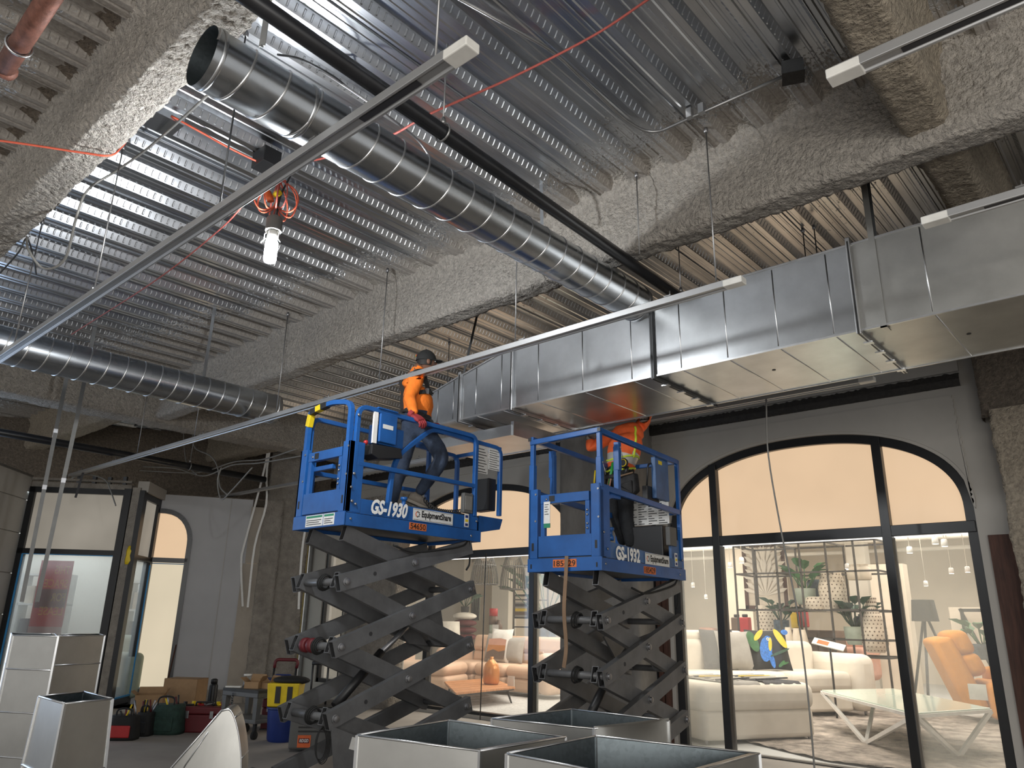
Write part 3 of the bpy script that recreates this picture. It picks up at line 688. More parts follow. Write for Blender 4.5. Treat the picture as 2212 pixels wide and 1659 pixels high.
# pale lobby seen through the bay glass
LB = oriented('lobby', P0, DP)
mb = MB(); mb.box((-5, 3.2, -.1), (.5, 3.3, 3.9)); mb.build('lobby_wall', 'shop_white', LB)
mb = MB(); mb.box((-5, .3, -.12), (.5, 3.3, 0)); mb.build('lobby_floor', 'shop_floor', LB)
lamp('AREA', 'lobby_daylight', P0 + DP * -2.2 + Vector((-.756, .655, 0)) * 1.7 + Vector((0, 0, 3.7)), 75, (.80, .93, 1.0), 3, 2.4, P0 + DP * -2.2 + Vector((-.756, .655, 0)) * 1.7)
# ------------------------------------------------------------------ overhead services
def spiral_duct(name, label, x, z, r, y0, y1, pitch, phase=0.0, group=None):
    t = thing(name, label, 'duct', (x, y0, z), 0, group); L = y1 - y0; n = 40
    mb = MB(); prof = [(r - .012, .02), (r - .002, .0), (r, .004), (r, L)]
    F = (Vector((1, 0, 0)), Vector((0, 0, 1)), Vector((0, 1, 0)))
    mb.lathe((0, 0, 0), [(r, 0), (r, L)], n, 0, False, F); mb.build('duct_shell', 'galv_spiral', t)
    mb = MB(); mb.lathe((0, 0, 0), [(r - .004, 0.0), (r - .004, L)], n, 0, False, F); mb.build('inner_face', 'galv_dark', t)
    mb = MB(); turns = L / pitch; N = int(turns * 36); pts = []
    for i in range(N + 1):
        a = 2 * PI * i / 36 + phase; pts.append((r * math.cos(a), L * i / N, r * math.sin(a)))
    vs = []; 
    for (px, py, pz) in pts:
        u = Vector((px, 0, pz)).normalized()
        vs += [Vector((px, py - .008, pz)) , Vector((px, py - .004, pz)) + u * .0055, Vector((px, py + .004, pz)) + u * .0055, Vector((px, py + .008, pz))]
    mb.add(vs, [(i * 4 + k, i * 4 + k + 1, i * 4 + k + 5, i * 4 + k + 4) for i in range(N) for k in range(3)], 0, True)
    mb.build('spiral_seam', 'zinc_trim', t)
    for yy, nm in ((.05, 'end_collar'), (L - .05, 'end_collar'), (.62, 'coupling')):
        mb = MB(); mb.lathe((0, yy, 0), [(r + .001, -.012), (r + .006, -.008), (r + .006, .008), (r + .001, .012)], n, 0, False, F); mb.build(nm, 'galv', t)
    return t
spiral_duct('round_duct', 'large zinc spiral duct running from upper left into the side of the box duct', -3.53, 4.50, .174, 1.36, 5.70, .215)
spiral_duct('round_duct', 'zinc spiral duct at left with its open end beside the long ceiling beam', -9.02, 4.29, .20, .6, 5.22, .20, 1.0)
# ---- rectangular duct along x, bolted sections
YN, YF, ZB, ZT = 5.70, 6.85, 3.75, 4.44
rd = thing('rectangular_duct', 'long galvanised box duct with flanged joints hung above the two lifts', 'duct', (-3.35, YN, ZB))
OFF = Vector((-3.35, YN, ZB))
xs = [at(925, 870, 1, YN).x, at(995, 860, 1, YN).x, at(1108, 820, 1, YN).x, at(1411, 740, 1, YN).x, at(1845, 620, 1, YN).x, .9, 2.6]
def zt_at(i): return (4.14, 4.27, ZT, ZT, ZT + .03, ZT + .03, ZT + .03)[i]
for i in range(6):
    xa, xb = xs[i] + .012, xs[i + 1] - .012; za, zb = zt_at(i), zt_at(i + 1) if i < 3 else zt_at(i)
    if i >= 3: za = zb = zt_at(i + 1)
    if i == 2: za = zb = ZT
    mb = MB(); lo = ZB
    q = [Vector(p) - OFF for p in ((xa, YN, lo), (xb, YN, lo), (xb, YF, lo), (xa, YF, lo), (xa, YN, za), (xb, YN, zb), (xb, YF, zb), (xa, YF, za))]
    mb.add(q, [(0, 1, 5, 4), (3, 2, 1, 0), (2, 3, 7, 6), (4, 5, 6, 7)], 0)
    if i == 0: mb.add(q, [(0, 4, 7, 3)], 0)
    sct = mb.build('duct_section', 'galv' if i < 4 else 'galv_warm', rd)
    nb = (2, 2, 3, 4, 3, 2)[i]
    for k in range(nb):                       # pressed stiffening beads across face and underside
        x = xa + (xb - xa) * (k + .6) / nb; zz = za + (zb - za) * (k + .6) / nb
        b = MB(); b.tube([Vector((x, YN, lo + .02)) - OFF, Vector((x, YN, zz - .02)) - OFF], .006, 6); b.build('bead', 'zinc_trim', sct)
        b = MB(); b.tube([Vector((x + .01, YN + .02, lo)) - OFF, Vector((x + .01, YF - .02, lo)) - OFF], .006, 6); b.build('bead', 'zinc_trim', sct)
    for yy in (YN, YF):
        e = MB(); e.bar(Vector((xa, yy, lo)) - OFF, Vector((xb, yy, lo)) - OFF, .016, .016); e.build('corner_seam', 'zinc_trim', sct)
    e = MB(); e.bar(Vector((xa, YN, za)) - OFF, Vector((xb, YN, zb)) - OFF, .016, .016); e.build('corner_seam', 'zinc_trim', sct)
for i in range(1, 6):
    x = xs[i]; z1 = zt_at(i) + (.02 if i > 3 else 0)
    mb = MB(); w = .05 if i in (1,) else .036; h = .035
    for a, b in (((x - w / 2, YN - h, ZB - h), (x + w / 2, YN, z1 + h)), ((x - w / 2, YN, ZB - h), (x + w / 2, YF + h, ZB)), ((x - w / 2, YN, z1), (x + w / 2, YF + h, z1 + h)), ((x - w / 2, YF, ZB), (x + w / 2, YF + h, z1))):
        mb.box(Vector(a) - OFF, Vector(b) - OFF)
    fl = mb.build('flange', 'zinc_trim' if i in (1, 2, 4) else 'dark_steel', rd, bevel=.005)
    g = MB(); g.box(Vector((x - .006, YN - h - .003, ZB - h - .003)) - OFF, Vector((x + .006, YN - h + .004, z1)) - OFF); g.box(Vector((x - .006, YN - h, ZB - h - .003)) - OFF, Vector((x + .006, YF + h, ZB - h + .003)) - OFF); g.build('gasket_line', 'black', fl)
    for k in range(4):
        c = MB(); y = YN + .2 + k * .28; c.box(Vector((x - .035, y - .025, ZB - h - .012)) - OFF, Vector((x + .035, y + .025, ZB - h)) - OFF); c.build('clip', 'zinc_trim', fl)
sp = at(1880, 500, 1, YN - .01)
mb = MB(); mb.box(Vector((sp.x - .022, YN - .012, ZB - .02)) - OFF, Vector((sp.x + .022, YN - .004, 5.38)) - OFF); mb.box(Vector((sp.x - .022, YN - .012, ZB - .02)) - OFF, Vector((sp.x + .022, YN + .10, ZB - .008)) - OFF); mb.build('hanger_strap', 'galv_warm', rd)
for px, py in ((1672, 800), (2093, 722)):
    p = at(px, py, 2, ZB - .004); mb = MB(); mb.lathe(p - OFF, [(.016, 0), (.016, .003)], 10); mb.build('test_hole', 'black', rd)
# outlet frame lying under the duct's left end
mb = MB(); a = at(930, 925, 2, ZB - .10); mb.box((-6.6, 5.98, 3.55), (-5.35, 6.7, 3.58)); mb.box((-6.6, 5.96, 3.54), (-5.35, 5.98, 3.66)); mb.box((-6.6, 6.7, 3.54), (-5.35, 6.72, 3.66)); mb.box((-5.37, 5.98, 3.54), (-5.33, 6.72, 3.70))
solo(mb, 'duct_flange_tray', 'galv', 'shallow zinc tray piece under the left end of the box duct, behind the lift rail', 'duct piece')
# ---- lighting tracks (aluminium channel with a white feed at one end)
TRACK = [(-.042, -.026), (-.042, .024), (.042, .024), (.042, -.026), (.028, -.026), (.022, -.014), (-.022, -.014), (-.028, -.026)]
def track(y, z, xa, xb, label, feed=None, group='long lighting tracks under the ceiling', slot=None):
    t = thing('lighting_track', label, 'lighting track', ((xa + xb) / 2, y, z), 0, group); o = Vector(((xa + xb) / 2, y, z))
    mb = MB(); mb.sweep([Vector((xa, y, z)) - o, Vector((xb, y, z)) - o], TRACK); mb.build('track_rail', 'strut', t, bevel=.003)
    mb = MB(); mb.bar(Vector((xa, y, z - .0145)) - o, Vector((xb, y, z - .0145)) - o, .03, .002); mb.build('track_slot', 'strut', t)
    if slot:
        mb = MB(); mb.bar(Vector((slot[0], y, z - .0175)) - o, Vector((slot[1], y, z - .0175)) - o, .034, .004); mb.build('open_slot', 'strut_dark', t)
    if feed is not None:
        s = 1 if feed == xb else -1; mb = MB(); mb.box(Vector((feed - .12 * s, y - .043, z - .029)) - o, Vector((feed + .03 * s, y + .043, z + .022)) - o)
        f = mb.build('end_feed', 'white', t, bevel=.006)
    x = xa + .5
    while x < xb:                              # support clips along the rail
        mb = MB(); mb.box(Vector((x - .03, y - .045, z + .024)) - o, Vector((x + .03, y + .045, z + .034)) - o); mb.tube([Vector((x, y, z + .03)) - o, Vector((x, y, z + .085)) - o], .005, 6); mb.build('support_clip', 'steel_rod', t); x += 1.5
    return t
ZTK = 4.0
xA = at(1010, 100, 2, ZTK); xB = at(1600, 607, 2, ZTK); xC = at(1800, 157, 2, ZTK); xD = at(2004, 478, 2, ZTK); xE = at(1880, 815, 2, ZTK)
track(1.865, ZTK, -9.6, xA.x, 'lighting track nearest the ceiling beam, passing in front of the large round duct', xA.x, slot=(xA.x - .75, xA.x - .32))
track(4.82, ZTK, at(150, 1027, 2, ZTK).x, xB.x, 'longest lighting track, passing in front of the box duct and the man in the cap', xB.x)
track(3.08, ZTK, xC.x, 1.2, 'lighting track at the top right corner, below the tan girder', xC.x, slot=(xC.x + .28, xC.x + .75))
track(4.76, ZTK, xD.x, 1.6, 'short lighting track in front of the right end of the box duct', xD.x, slot=(xD.x + .3, xD.x + .65))
track(7.76, ZTK - .01, at(468, 1075, 2, ZTK).x, xE.x, 'lighting track nearest the arched windows, behind the box duct', xE.x)
# ---- pipes
def pipe(name, pts, r, mat, label, cat='pipe', clamps=(), n=14, cmat='steel_rod', group=None):
    t = thing(name, label, cat, pts[0], 0, group); o = Vector(pts[0])
    mb = MB(); mb.tube([Vector(p) - o for p in pts], r, n); mb.build('pipe_run', mat, t)
    d = (Vector(pts[-1]) - Vector(pts[0])).normalized()
    for c in clamps:
        P = Vector(pts[0]) + d * c - o; _, s, u = axes(d)
        mb = MB(); mb.tube(arc(P, r + .012, 0, 2 * PI, 20, s, u), .008, 6, cap=False); mb.tube([P + u * (r + .01), P + u * (ZC - (P + o).z)], .006, 6); mb.build('ring_hanger', cmat, t)
        mb = MB(); mb.lathe(P + u * (r + .012), [(.016, 0), (.02, .02), (.014, .05)], 8); mb.build('hanger_nut', cmat, t)
    return t
pa, pb = at(545, -4, 2, 4.95), at(1452, 632, 2, 4.95)
pipe('sprinkler_pipe', [(-3.03, -2.0, 4.68), (-3.455, 9.6, 4.68)], .052, 'black_paint', 'long black pipe running beside the large round duct', clamps=(4.84, 8.2))
pipe('sprinkler_pipe', [(at(130, -40, 2, 4.98).x, at(130, -40, 2, 4.98).y, 4.98), (at(8, 150, 2, 4.96).x, at(8, 150, 2, 4.96).y, 4.96)], .062, 'rust', 'rusty red pipe in the top left corner', clamps=(.72,), cmat='zinc_trim')
pipe('sprinkler_pipe', [(-13.35, .6, 4.25), (-13.2, 7.6, 4.12)], .06, 'black_paint', 'dark pipe below the left girder above the shopfront bay', clamps=(5.5,))
p0 = at(0, 975, 1, 5.2)
# coupling on the rusty pipe end
q = at(12, 150, 2, 4.96); mb = MB(); mb.ball(q, (.05, .075, .07), 10, 7); mb.tube([q + Vector((-.08, .04, 0)), q + Vector((.05, -.02, -.02))], .022, 8)
solo(mb, 'pipe_coupling', 'rust', 'rusty grooved coupling at the end of the red pipe, top left', 'coupling')
# ---- electrical conduit with junction box
c0, c1, c2, c3 = at(1195, 110, 2, 5.36), at(1352, 262, 2, 5.36), at(1400, 284, 2, 5.33), at(1690, 166, 2, 5.33)
cd = thing('conduit', 'grey electrical conduit with a curved end along the deck, top right', 'conduit', c3)
mb = MB(); mb.tube([p - c3 for p in fillet([at(960, -20, 2, 5.36), c0, c1, c2 + Vector((.0, .06, 0)), c3], .16, 8)], .0125, 8); mb.build('conduit_run', 'steel_rod', cd)
for px, py in ((1516, 240), (1490, 250)):
    p = at(px, py, 2, 5.33); mb = MB(); mb.box(p - c3 + Vector((-.022, -.022, -.02)), p - c3 + Vector((.022, .022, .06))); mb.build('conduit_clamp', 'zinc_trim', cd)
j = at(1712, 152, 2, 5.32); mb = MB(); mb.box((-.07, -.06, -.06), (.07, .06, .05)); o = mb.build('box_body', 'dark_steel', None, bevel=.004)
jb = thing('junction_box', 'square steel junction box at the right end of the conduit', 'junction box', j, .4); o.parent = jb
mb = MB(); mb.box((-.075, -.065, -.068), (.075, .065, -.06)); mb.build('cover_plate', 'tar', jb)
# ---- rods, straps and wires
def rod(px, py, y=None, z1=5.4, z0=None, r=.006, label='', name='hanger_rod', mat='steel_rod', plane=None, cat='rod', group='thin vertical hanger rods', nut=False):
    """vertical rod whose lower end is seen at the pixel, on plane y = y (or the given plane)"""
    p = at(px, py, 1, y) if plane is None else at(px, py, *plane)
    t = thing(name, label, cat, (p.x, p.y, z1), 0, group)
    z0 = p.z if z0 is None else z0
    mb = MB(); mb.tube([(0, 0, 0), (0, 0, z0 - z1)], r, 6); mb.build('rod_shaft', mat, t)
    mb = MB(); mb.lathe((0, 0, -.05), [(.018, 0), (.018, .03), (.012, .05)], 6); mb.build('rod_anchor', 'pin', t)
    return t
rod(942, 108, 1.865, z0=4.05, label='rod holding the right end of the track nearest the ceiling beam')
rod(475, 440, 1.865, z0=4.05, label='dark rod down to the nearest track, below the open end of the large round duct', mat='dark_steel')
rod(205, 620, 1.865, z0=4.05, label='bright rod down to the nearest track, left of the work light')
rod(30, 745, 1.865, z0=4.05, label='rod down to the nearest track at the left edge of the picture')
rod(1545, 575, 4.82, z0=4.05, label='rod down to the white end of the longest track, right of the black pipe')
rod(1113, 735, 4.82, z0=4.05, label='rod crossing the large round duct down to the longest track')
rod(820, 815, 4.82, z0=4.05, label='bright rod down to the longest track, left of the man in the cap')
rod(597, 893, 4.82, z0=4.05, label='rod down to the longest track beside the open end of the left round duct')
rod(298, 970, 4.82, z0=4.05, label='bright rod down to the longest track below the left round duct')
rod(420, 945, 4.82, z0=4.05, label='thin rod down to the longest track, under the middle of the left round duct')
rod(1383, 600, 5.0, z0=4.6, label='short rod with an eye beside the far end of the black pipe')
rod(965, 860, 6.9, z0=4.0, label='rod behind the box duct, right of the cap')
rod(745, 880, 7.76, z0=4.03, label='dark rod down to the far track, left of the man in the cap')
rod(1738, 535, 6.9, z0=4.3, label='left one of the dark rods above the box duct, under the far deck', mat='dark_steel')
rod(1762, 525, 6.9, z0=4.3, label='right one of the dark rods above the box duct, under the far deck', mat='dark_steel')
def strap(px0, py0, px1, py1, y, w, label, mat='galv', name='hanger_strap', z1=None, z0=None, group='flat hanger straps'):
    a, b = at(px0, py0, 1, y), at(px1, py1, 1, y)
    t = thing(name, label, 'strap', a, 0, group)
    mb = MB(); mb.bar((0, 0, 0), b - a, .004, w, up=(.7, .3, 0)); mb.build('strap_band', mat, t)
    mb = MB(); mb.lathe(b - a, [(.008, -.01), (.008, .012)], 6, frame=(Vector((0, 0, 1)), Vector((.7, .3, 0)), Vector((.3, -.7, 0)))); mb.build('rivet', 'pin', t); return t
strap(1166, 262, 1171, 497, 4.6, .03, 'flat strap between the black pipe and the large round duct')
strap(576, 34, 566, 100, 1.75, .045, 'short wide strap holding the open end of the large round duct')
strap(464, 664, 440, 816, 4.17, .05, 'wide strap holding the left round duct near the long beam')
strap(1872, 395, 1887, 512, 6.1, .05, 'dark strap above the box duct at right', 'dark_steel')
strap(1040, 640, 985, 880, 6.3, .03, 'flat strap beside the dark cap', 'dark_steel')
# long hanging track pieces at left
for k, (a, b, lb) in enumerate((((121, 928), (47, 1300), 'long grey strap hanging in front of the shopfront bay, left one of the pair'), ((166, 905), (80, 1300), 'long grey strap hanging in front of the shopfront bay, right one of the pair'))):
    P, Q = at(*a, 1, 3.4), at(*b, 1, 3.4)
    t = thing('loose_strap', lb, 'strap', P, 0, 'loose straps hanging at left')
    m_ = P.lerp(Q, .35)
    mb = MB(); mb.sweep([(0, 0, 5.47 - P.z), (0, 0, 0), m_ - P, Q - P], [(-.025, -.002), (.025, -.002), (.025, .002), (-.025, .002)], up=(-.95, .3, 0)); mb.build('strap_band', 'strap_grey', t)
    mb = MB(); mb.bar(m_ - P + Vector((0, 0, .03)), m_ - P - Vector((0, 0, .03)), .054, .007, up=(-.95, .3, 0)); mb.build('strap_joint', 'pin', t)
    if k == 0:
        mb = MB(); mb.bar((0, 0, -.12), (0, 0, .01), .053, .006, up=(-.95, .3, 0)); mb.build('bright_end', 'zinc_trim', t)
mb = MB(); mb.sweep([at(181, 1016, 1, 4.82), at(163, 1075, 1, 4.82)], [(-.019, -.002), (.019, -.002), (.019, .002), (-.019, .002)], up=(-.95, .3, 0)); solo(mb, 'loose_strap', 'strut_dark', 'short dark strap end just right of the two long hanging straps', 'strap', 'loose straps hanging at left')
# white strips hanging before the grey wall
for pts, lb in ((((592, 860), (574, 1000), (530, 1168), (521, 1215), (524, 1310)), 'white cable strip with a kink hanging before the grey wall, leftmost of three'), (((600, 880), (577, 1010), (575, 1090), (550, 1180), (535, 1312)), 'white cable strip hanging before the rough column, middle of three'), (((672, 1080), (655, 1170), (648, 1250), (645, 1316)), 'white cable strip hanging before the yellow insulation, rightmost of three')):
    t = thing('cable_strip', lb, 'strip', at(*pts[0], 1, 7.9), 0, 'white strips hanging before the left wall'); O_ = at(*pts[0], 1, 7.9)
    mb = MB(); mb.sweep([p - O_ for p in curve_pts([at(*p, 1, 7.9) for p in pts], 4)], [(-.019, -.003), (.019, -.003), (.019, .003), (-.019, .003)], up=(-.87, .5, 0)); mb.build('strip_band', 'sticker', t)
# rope line in front of the big window
mb = MB(); mb.tube(curve_pts([at(1655, 862, 1, 7.6), at(1660, 985, 1, 7.6), at(1690, 1160, 1, 7.6), at(1722, 1320, 1, 7.6), at(1745, 1500, 1, 7.6), at(1762, 1690, 1, 7.6)], 6), .009, 6)
solo(mb, 'hanging_wire', 'cable_grey', 'grey wire hanging from the box duct down across the big arched window', 'wire')
mb = MB(); mb.tube([at(1050, 1195, 1, 9.9), at(1037, 1555, 1, 9.9)], .010, 6)
solo(mb, 'hanging_wire', 'dark_steel', 'thin dark wire hanging in front of the window with the tan sofa', 'wire')
# ---- cords and cables
def cord(pts, r, mat, label, cat='cord', name='extension_cord', n=6, k=8, **kw):
    mb = MB(); mb.tube(curve_pts(pts, k), r, n); return solo(mb, name, mat, label, cat, **kw)
A_ = lambda px, py, z: at(px, py, 2, z)
cord([A_(-30, 300, 4.8), A_(60, 312, 4.8), A_(180, 330, 4.8), A_(238, 336, 4.82), A_(262, 318, 5.0), A_(275, 302, 5.2)], .008, 'cord_orange', 'orange cord strung under the left ceiling beam')
cord([A_(370, 250, 5.36), A_(430, 283, 5.3), A_(500, 322, 5.3), A_(575, 358, 5.26)], .009, 'cord_orange', 'orange cord running to the dark box above the work light')
cord([A_(640, 352, 5.26), A_(705, 340, 5.2), A_(800, 308, 5.1), A_(855, 288, 5.02), A_(935, 243, 5.02), A_(1100, 170, 5.2), A_(1280, 78, 5.3), A_(1410, -8, 5.34)], .009, 'cord_red', 'red cord crossing the black pipe towards the top right')
cord([A_(545, 420, 4.6), A_(470, 500, 4.75), A_(330, 610, 5.0), A_(155, 722, 5.2)], .007, 'cord_red', 'faded red cord hanging from the work light down to the left round duct')
cord([A_(460, 195, 4.9), A_(400, 250, 5.2), A_(320, 320, 5.28), A_(250, 370, 5.2), A_(190, 410, 5.0), A_(165, 470, 4.75), A_(140, 560, 4.5), A_(95, 580, 4.45), A_(62, 540, 4.6), A_(58, 512, 4.8)], .011, 'cable_grey', 'grey armoured cable looping down from the mouth of the large round duct', 'cable', 'armoured_cable')
cord([A_(690, 150, 5.3), A_(760, 196, 5.2), A_(830, 245, 5.1), A_(900, 300, 5.1), A_(935, 345, 5.0), A_(975, 370, 4.95), A_(1010, 362, 5.05), A_(1018, 346, 5.42)], .009, 'pin', 'pale flexible conduit looping under the black pipe', 'cable', 'armoured_cable')
cord([A_(600, 118, 5.35), A_(650, 128, 5.2), A_(720, 165, 5.2), A_(760, 198, 5.3)], .008, 'dark_steel', 'dark flexible conduit above the large round duct', 'cable', 'armoured_cable')
cord([A_(0, 590, 4.7), A_(40, 545, 4.8), A_(58, 515, 4.9), A_(72, 555, 4.6), A_(78, 592, 4.55)], .008, 'dark_steel', 'dark cable tails at the left edge below the ceiling beam', 'cable', 'loose_cable')
B_ = lambda px, py, y=7.0: at(px, py, 1, y)
NC = 0
for pts, lb in ((((640, 970), (570, 992), (505, 998), (430, 1020), (330, 1018), (220, 1010)), 'grey cable sagging along the top of the grey wall'), (((650, 985), (560, 1000), (500, 1005), (440, 1028), (380, 1012), (310, 1008)), 'second grey cable sagging just below the first along the grey wall'),
                (((395, 910), (400, 985), (410, 1010), (425, 1025)), 'cable dropping beside the left girder to the sagging cables'), (((418, 920), (420, 965), (455, 985), (470, 1010), (475, 1050), (490, 1068)), 'cable looping in front of the dark wall above the grey wall'),
                (((545, 1010), (500, 1060), (478, 1078), (470, 1040), (478, 1010)), 'dark cable loop at the corner of the grey wall'), (((70, 1040), (68, 1062), (85, 1055), (115, 1058), (150, 1035), (185, 1025), (225, 1035), (238, 1058), (250, 1092)), 'dark cable looping over the head of the shopfront bay')):
    yk = 5.6 if NC == 9 else (6.5 - .12 * NC if NC < 5 else 4.95); NC += 1
    cord([B_(*p, yk) for p in pts], .012, 'cable_grey', lb, 'cable', 'loose_cable', group='loose cables above the left wall')
bx = at(310, 910, 1, 5.6); mb = MB(); mb.box(bx + Vector((-.14, -.1, -.10)), bx + Vector((.14, .1, .12))); mb.tube([bx, Vector((bx.x, bx.y, 5.4))], .02, 8)
solo(mb, 'junction_box', 'dark_steel', 'grey box fixed high in the dark corner above the shopfront bay', 'junction box', bevel=.005)
bx = A_(352, 262, 5.36); mb = MB(); mb.box(bx + Vector((-.12, -.2, -.03)), bx + Vector((.12, .12, .04))); solo(mb, 'deck_plate', 'galv', 'flat zinc plate on the deck beside the left ceiling beam', 'plate')
bx = A_(575, 352, 5.28); mb = MB(); mb.box(bx + Vector((-.10, -.08, -.05)), bx + Vector((.10, .08, .10))); solo(mb, 'junction_box', 'black', 'dark box on the deck above the work light', 'junction box', bevel=.005)
# ---- hanging work light with its bundle of orange cord
wl = thing('work_light', 'lit white work light hanging on a bundle of orange cord', 'work light', LAMP); wl.scale = (.80, .80, .78)
mb = MB(); mb.lathe((0, 0, 0), [(.03, -.135), (.05, -.128), (.058, -.10), (.058, .07), (.045, .10)], 20); mb.build('bulb', 'bulb', wl)
mb = MB(); mb.lathe((0, 0, .15), [(.045, -.05), (.052, -.02), (.052, .03), (.04, .05)], 18); mb.build('bulb_neck', 'white', wl)
mb = MB(); mb.lathe((0, 0, .27), [(.075, -.075), (.075, .055), (.06, .075), (.02, .08)], 18); mb.build('socket', 'cart_grey', wl, smooth_angle=40)
for a in (.3, 2.2, 4.1, 5.2):
    d = Vector((math.cos(a), math.sin(a), 0)); mb = MB(); mb.tube([d * .05 + Vector((0, 0, .2)), d * .075 + Vector((0, 0, .15)), d * .072 + Vector((0, 0, .10)), d * .10 + Vector((0, 0, .06))], .005, 6); mb.build('clip_wire', 'white_metal', wl)
cb = thing('cord_bundle', 'coiled orange extension cord tied above the work light', 'cord', LAMP + Vector((0, 0, .28))); cb.scale = (.86, .86, .86)
for k in range(9):
    a = k * .72; r = .09 + .05 * random.random(); h = .34 + .06 * random.random(); d = Vector((math.cos(a), math.sin(a), 0)); cc = d * (.05 + .05 * random.random())
    pts = [Vector((0, 0, h + .02)), cc + d * r * .7 + Vector((0, 0, h * .75)), cc + d * r + Vector((0, 0, h * .4)), cc + d * r * .5 + Vector((0, 0, .02 + .05 * random.random())), cc * .3 + Vector((0, 0, .10)), Vector((0, 0, h))]
    mb = MB(); mb.tube(curve_pts(pts, 6), .0075, 6); mb.build('cord_loop', 'cord_orange' if k % 4 else 'cord_red', cb)
mb = MB(); mb.lathe((0, -.06, .12), [(.03, 0), (.034, .05), (.026, .11), (.02, .13)], 12, frame=(Vector((1, 0, 0)), Vector((0, 1, .3)).normalized(), Vector((-.3, -.2, .9)).normalized())); mb.build('plug', 'orange_ink', cb)
mb = MB(); mb.lathe((.05, -.05, .17), [(.028, 0), (.028, .06)], 12, frame=(Vector((0, 1, 0)), Vector((0, 0, 1)), Vector((1, 0, 0)))); mb.build('plug_ring', 'yellow', cb)
mb = MB(); mb.tube(curve_pts([(.02, 0, -.02), (.03, .01, .2), (.07, .06, .42), (.12, .1, .7), (.12, .1, 1.04)], 6), .009, 6); mb.build('hook_cord', 'black', cb)
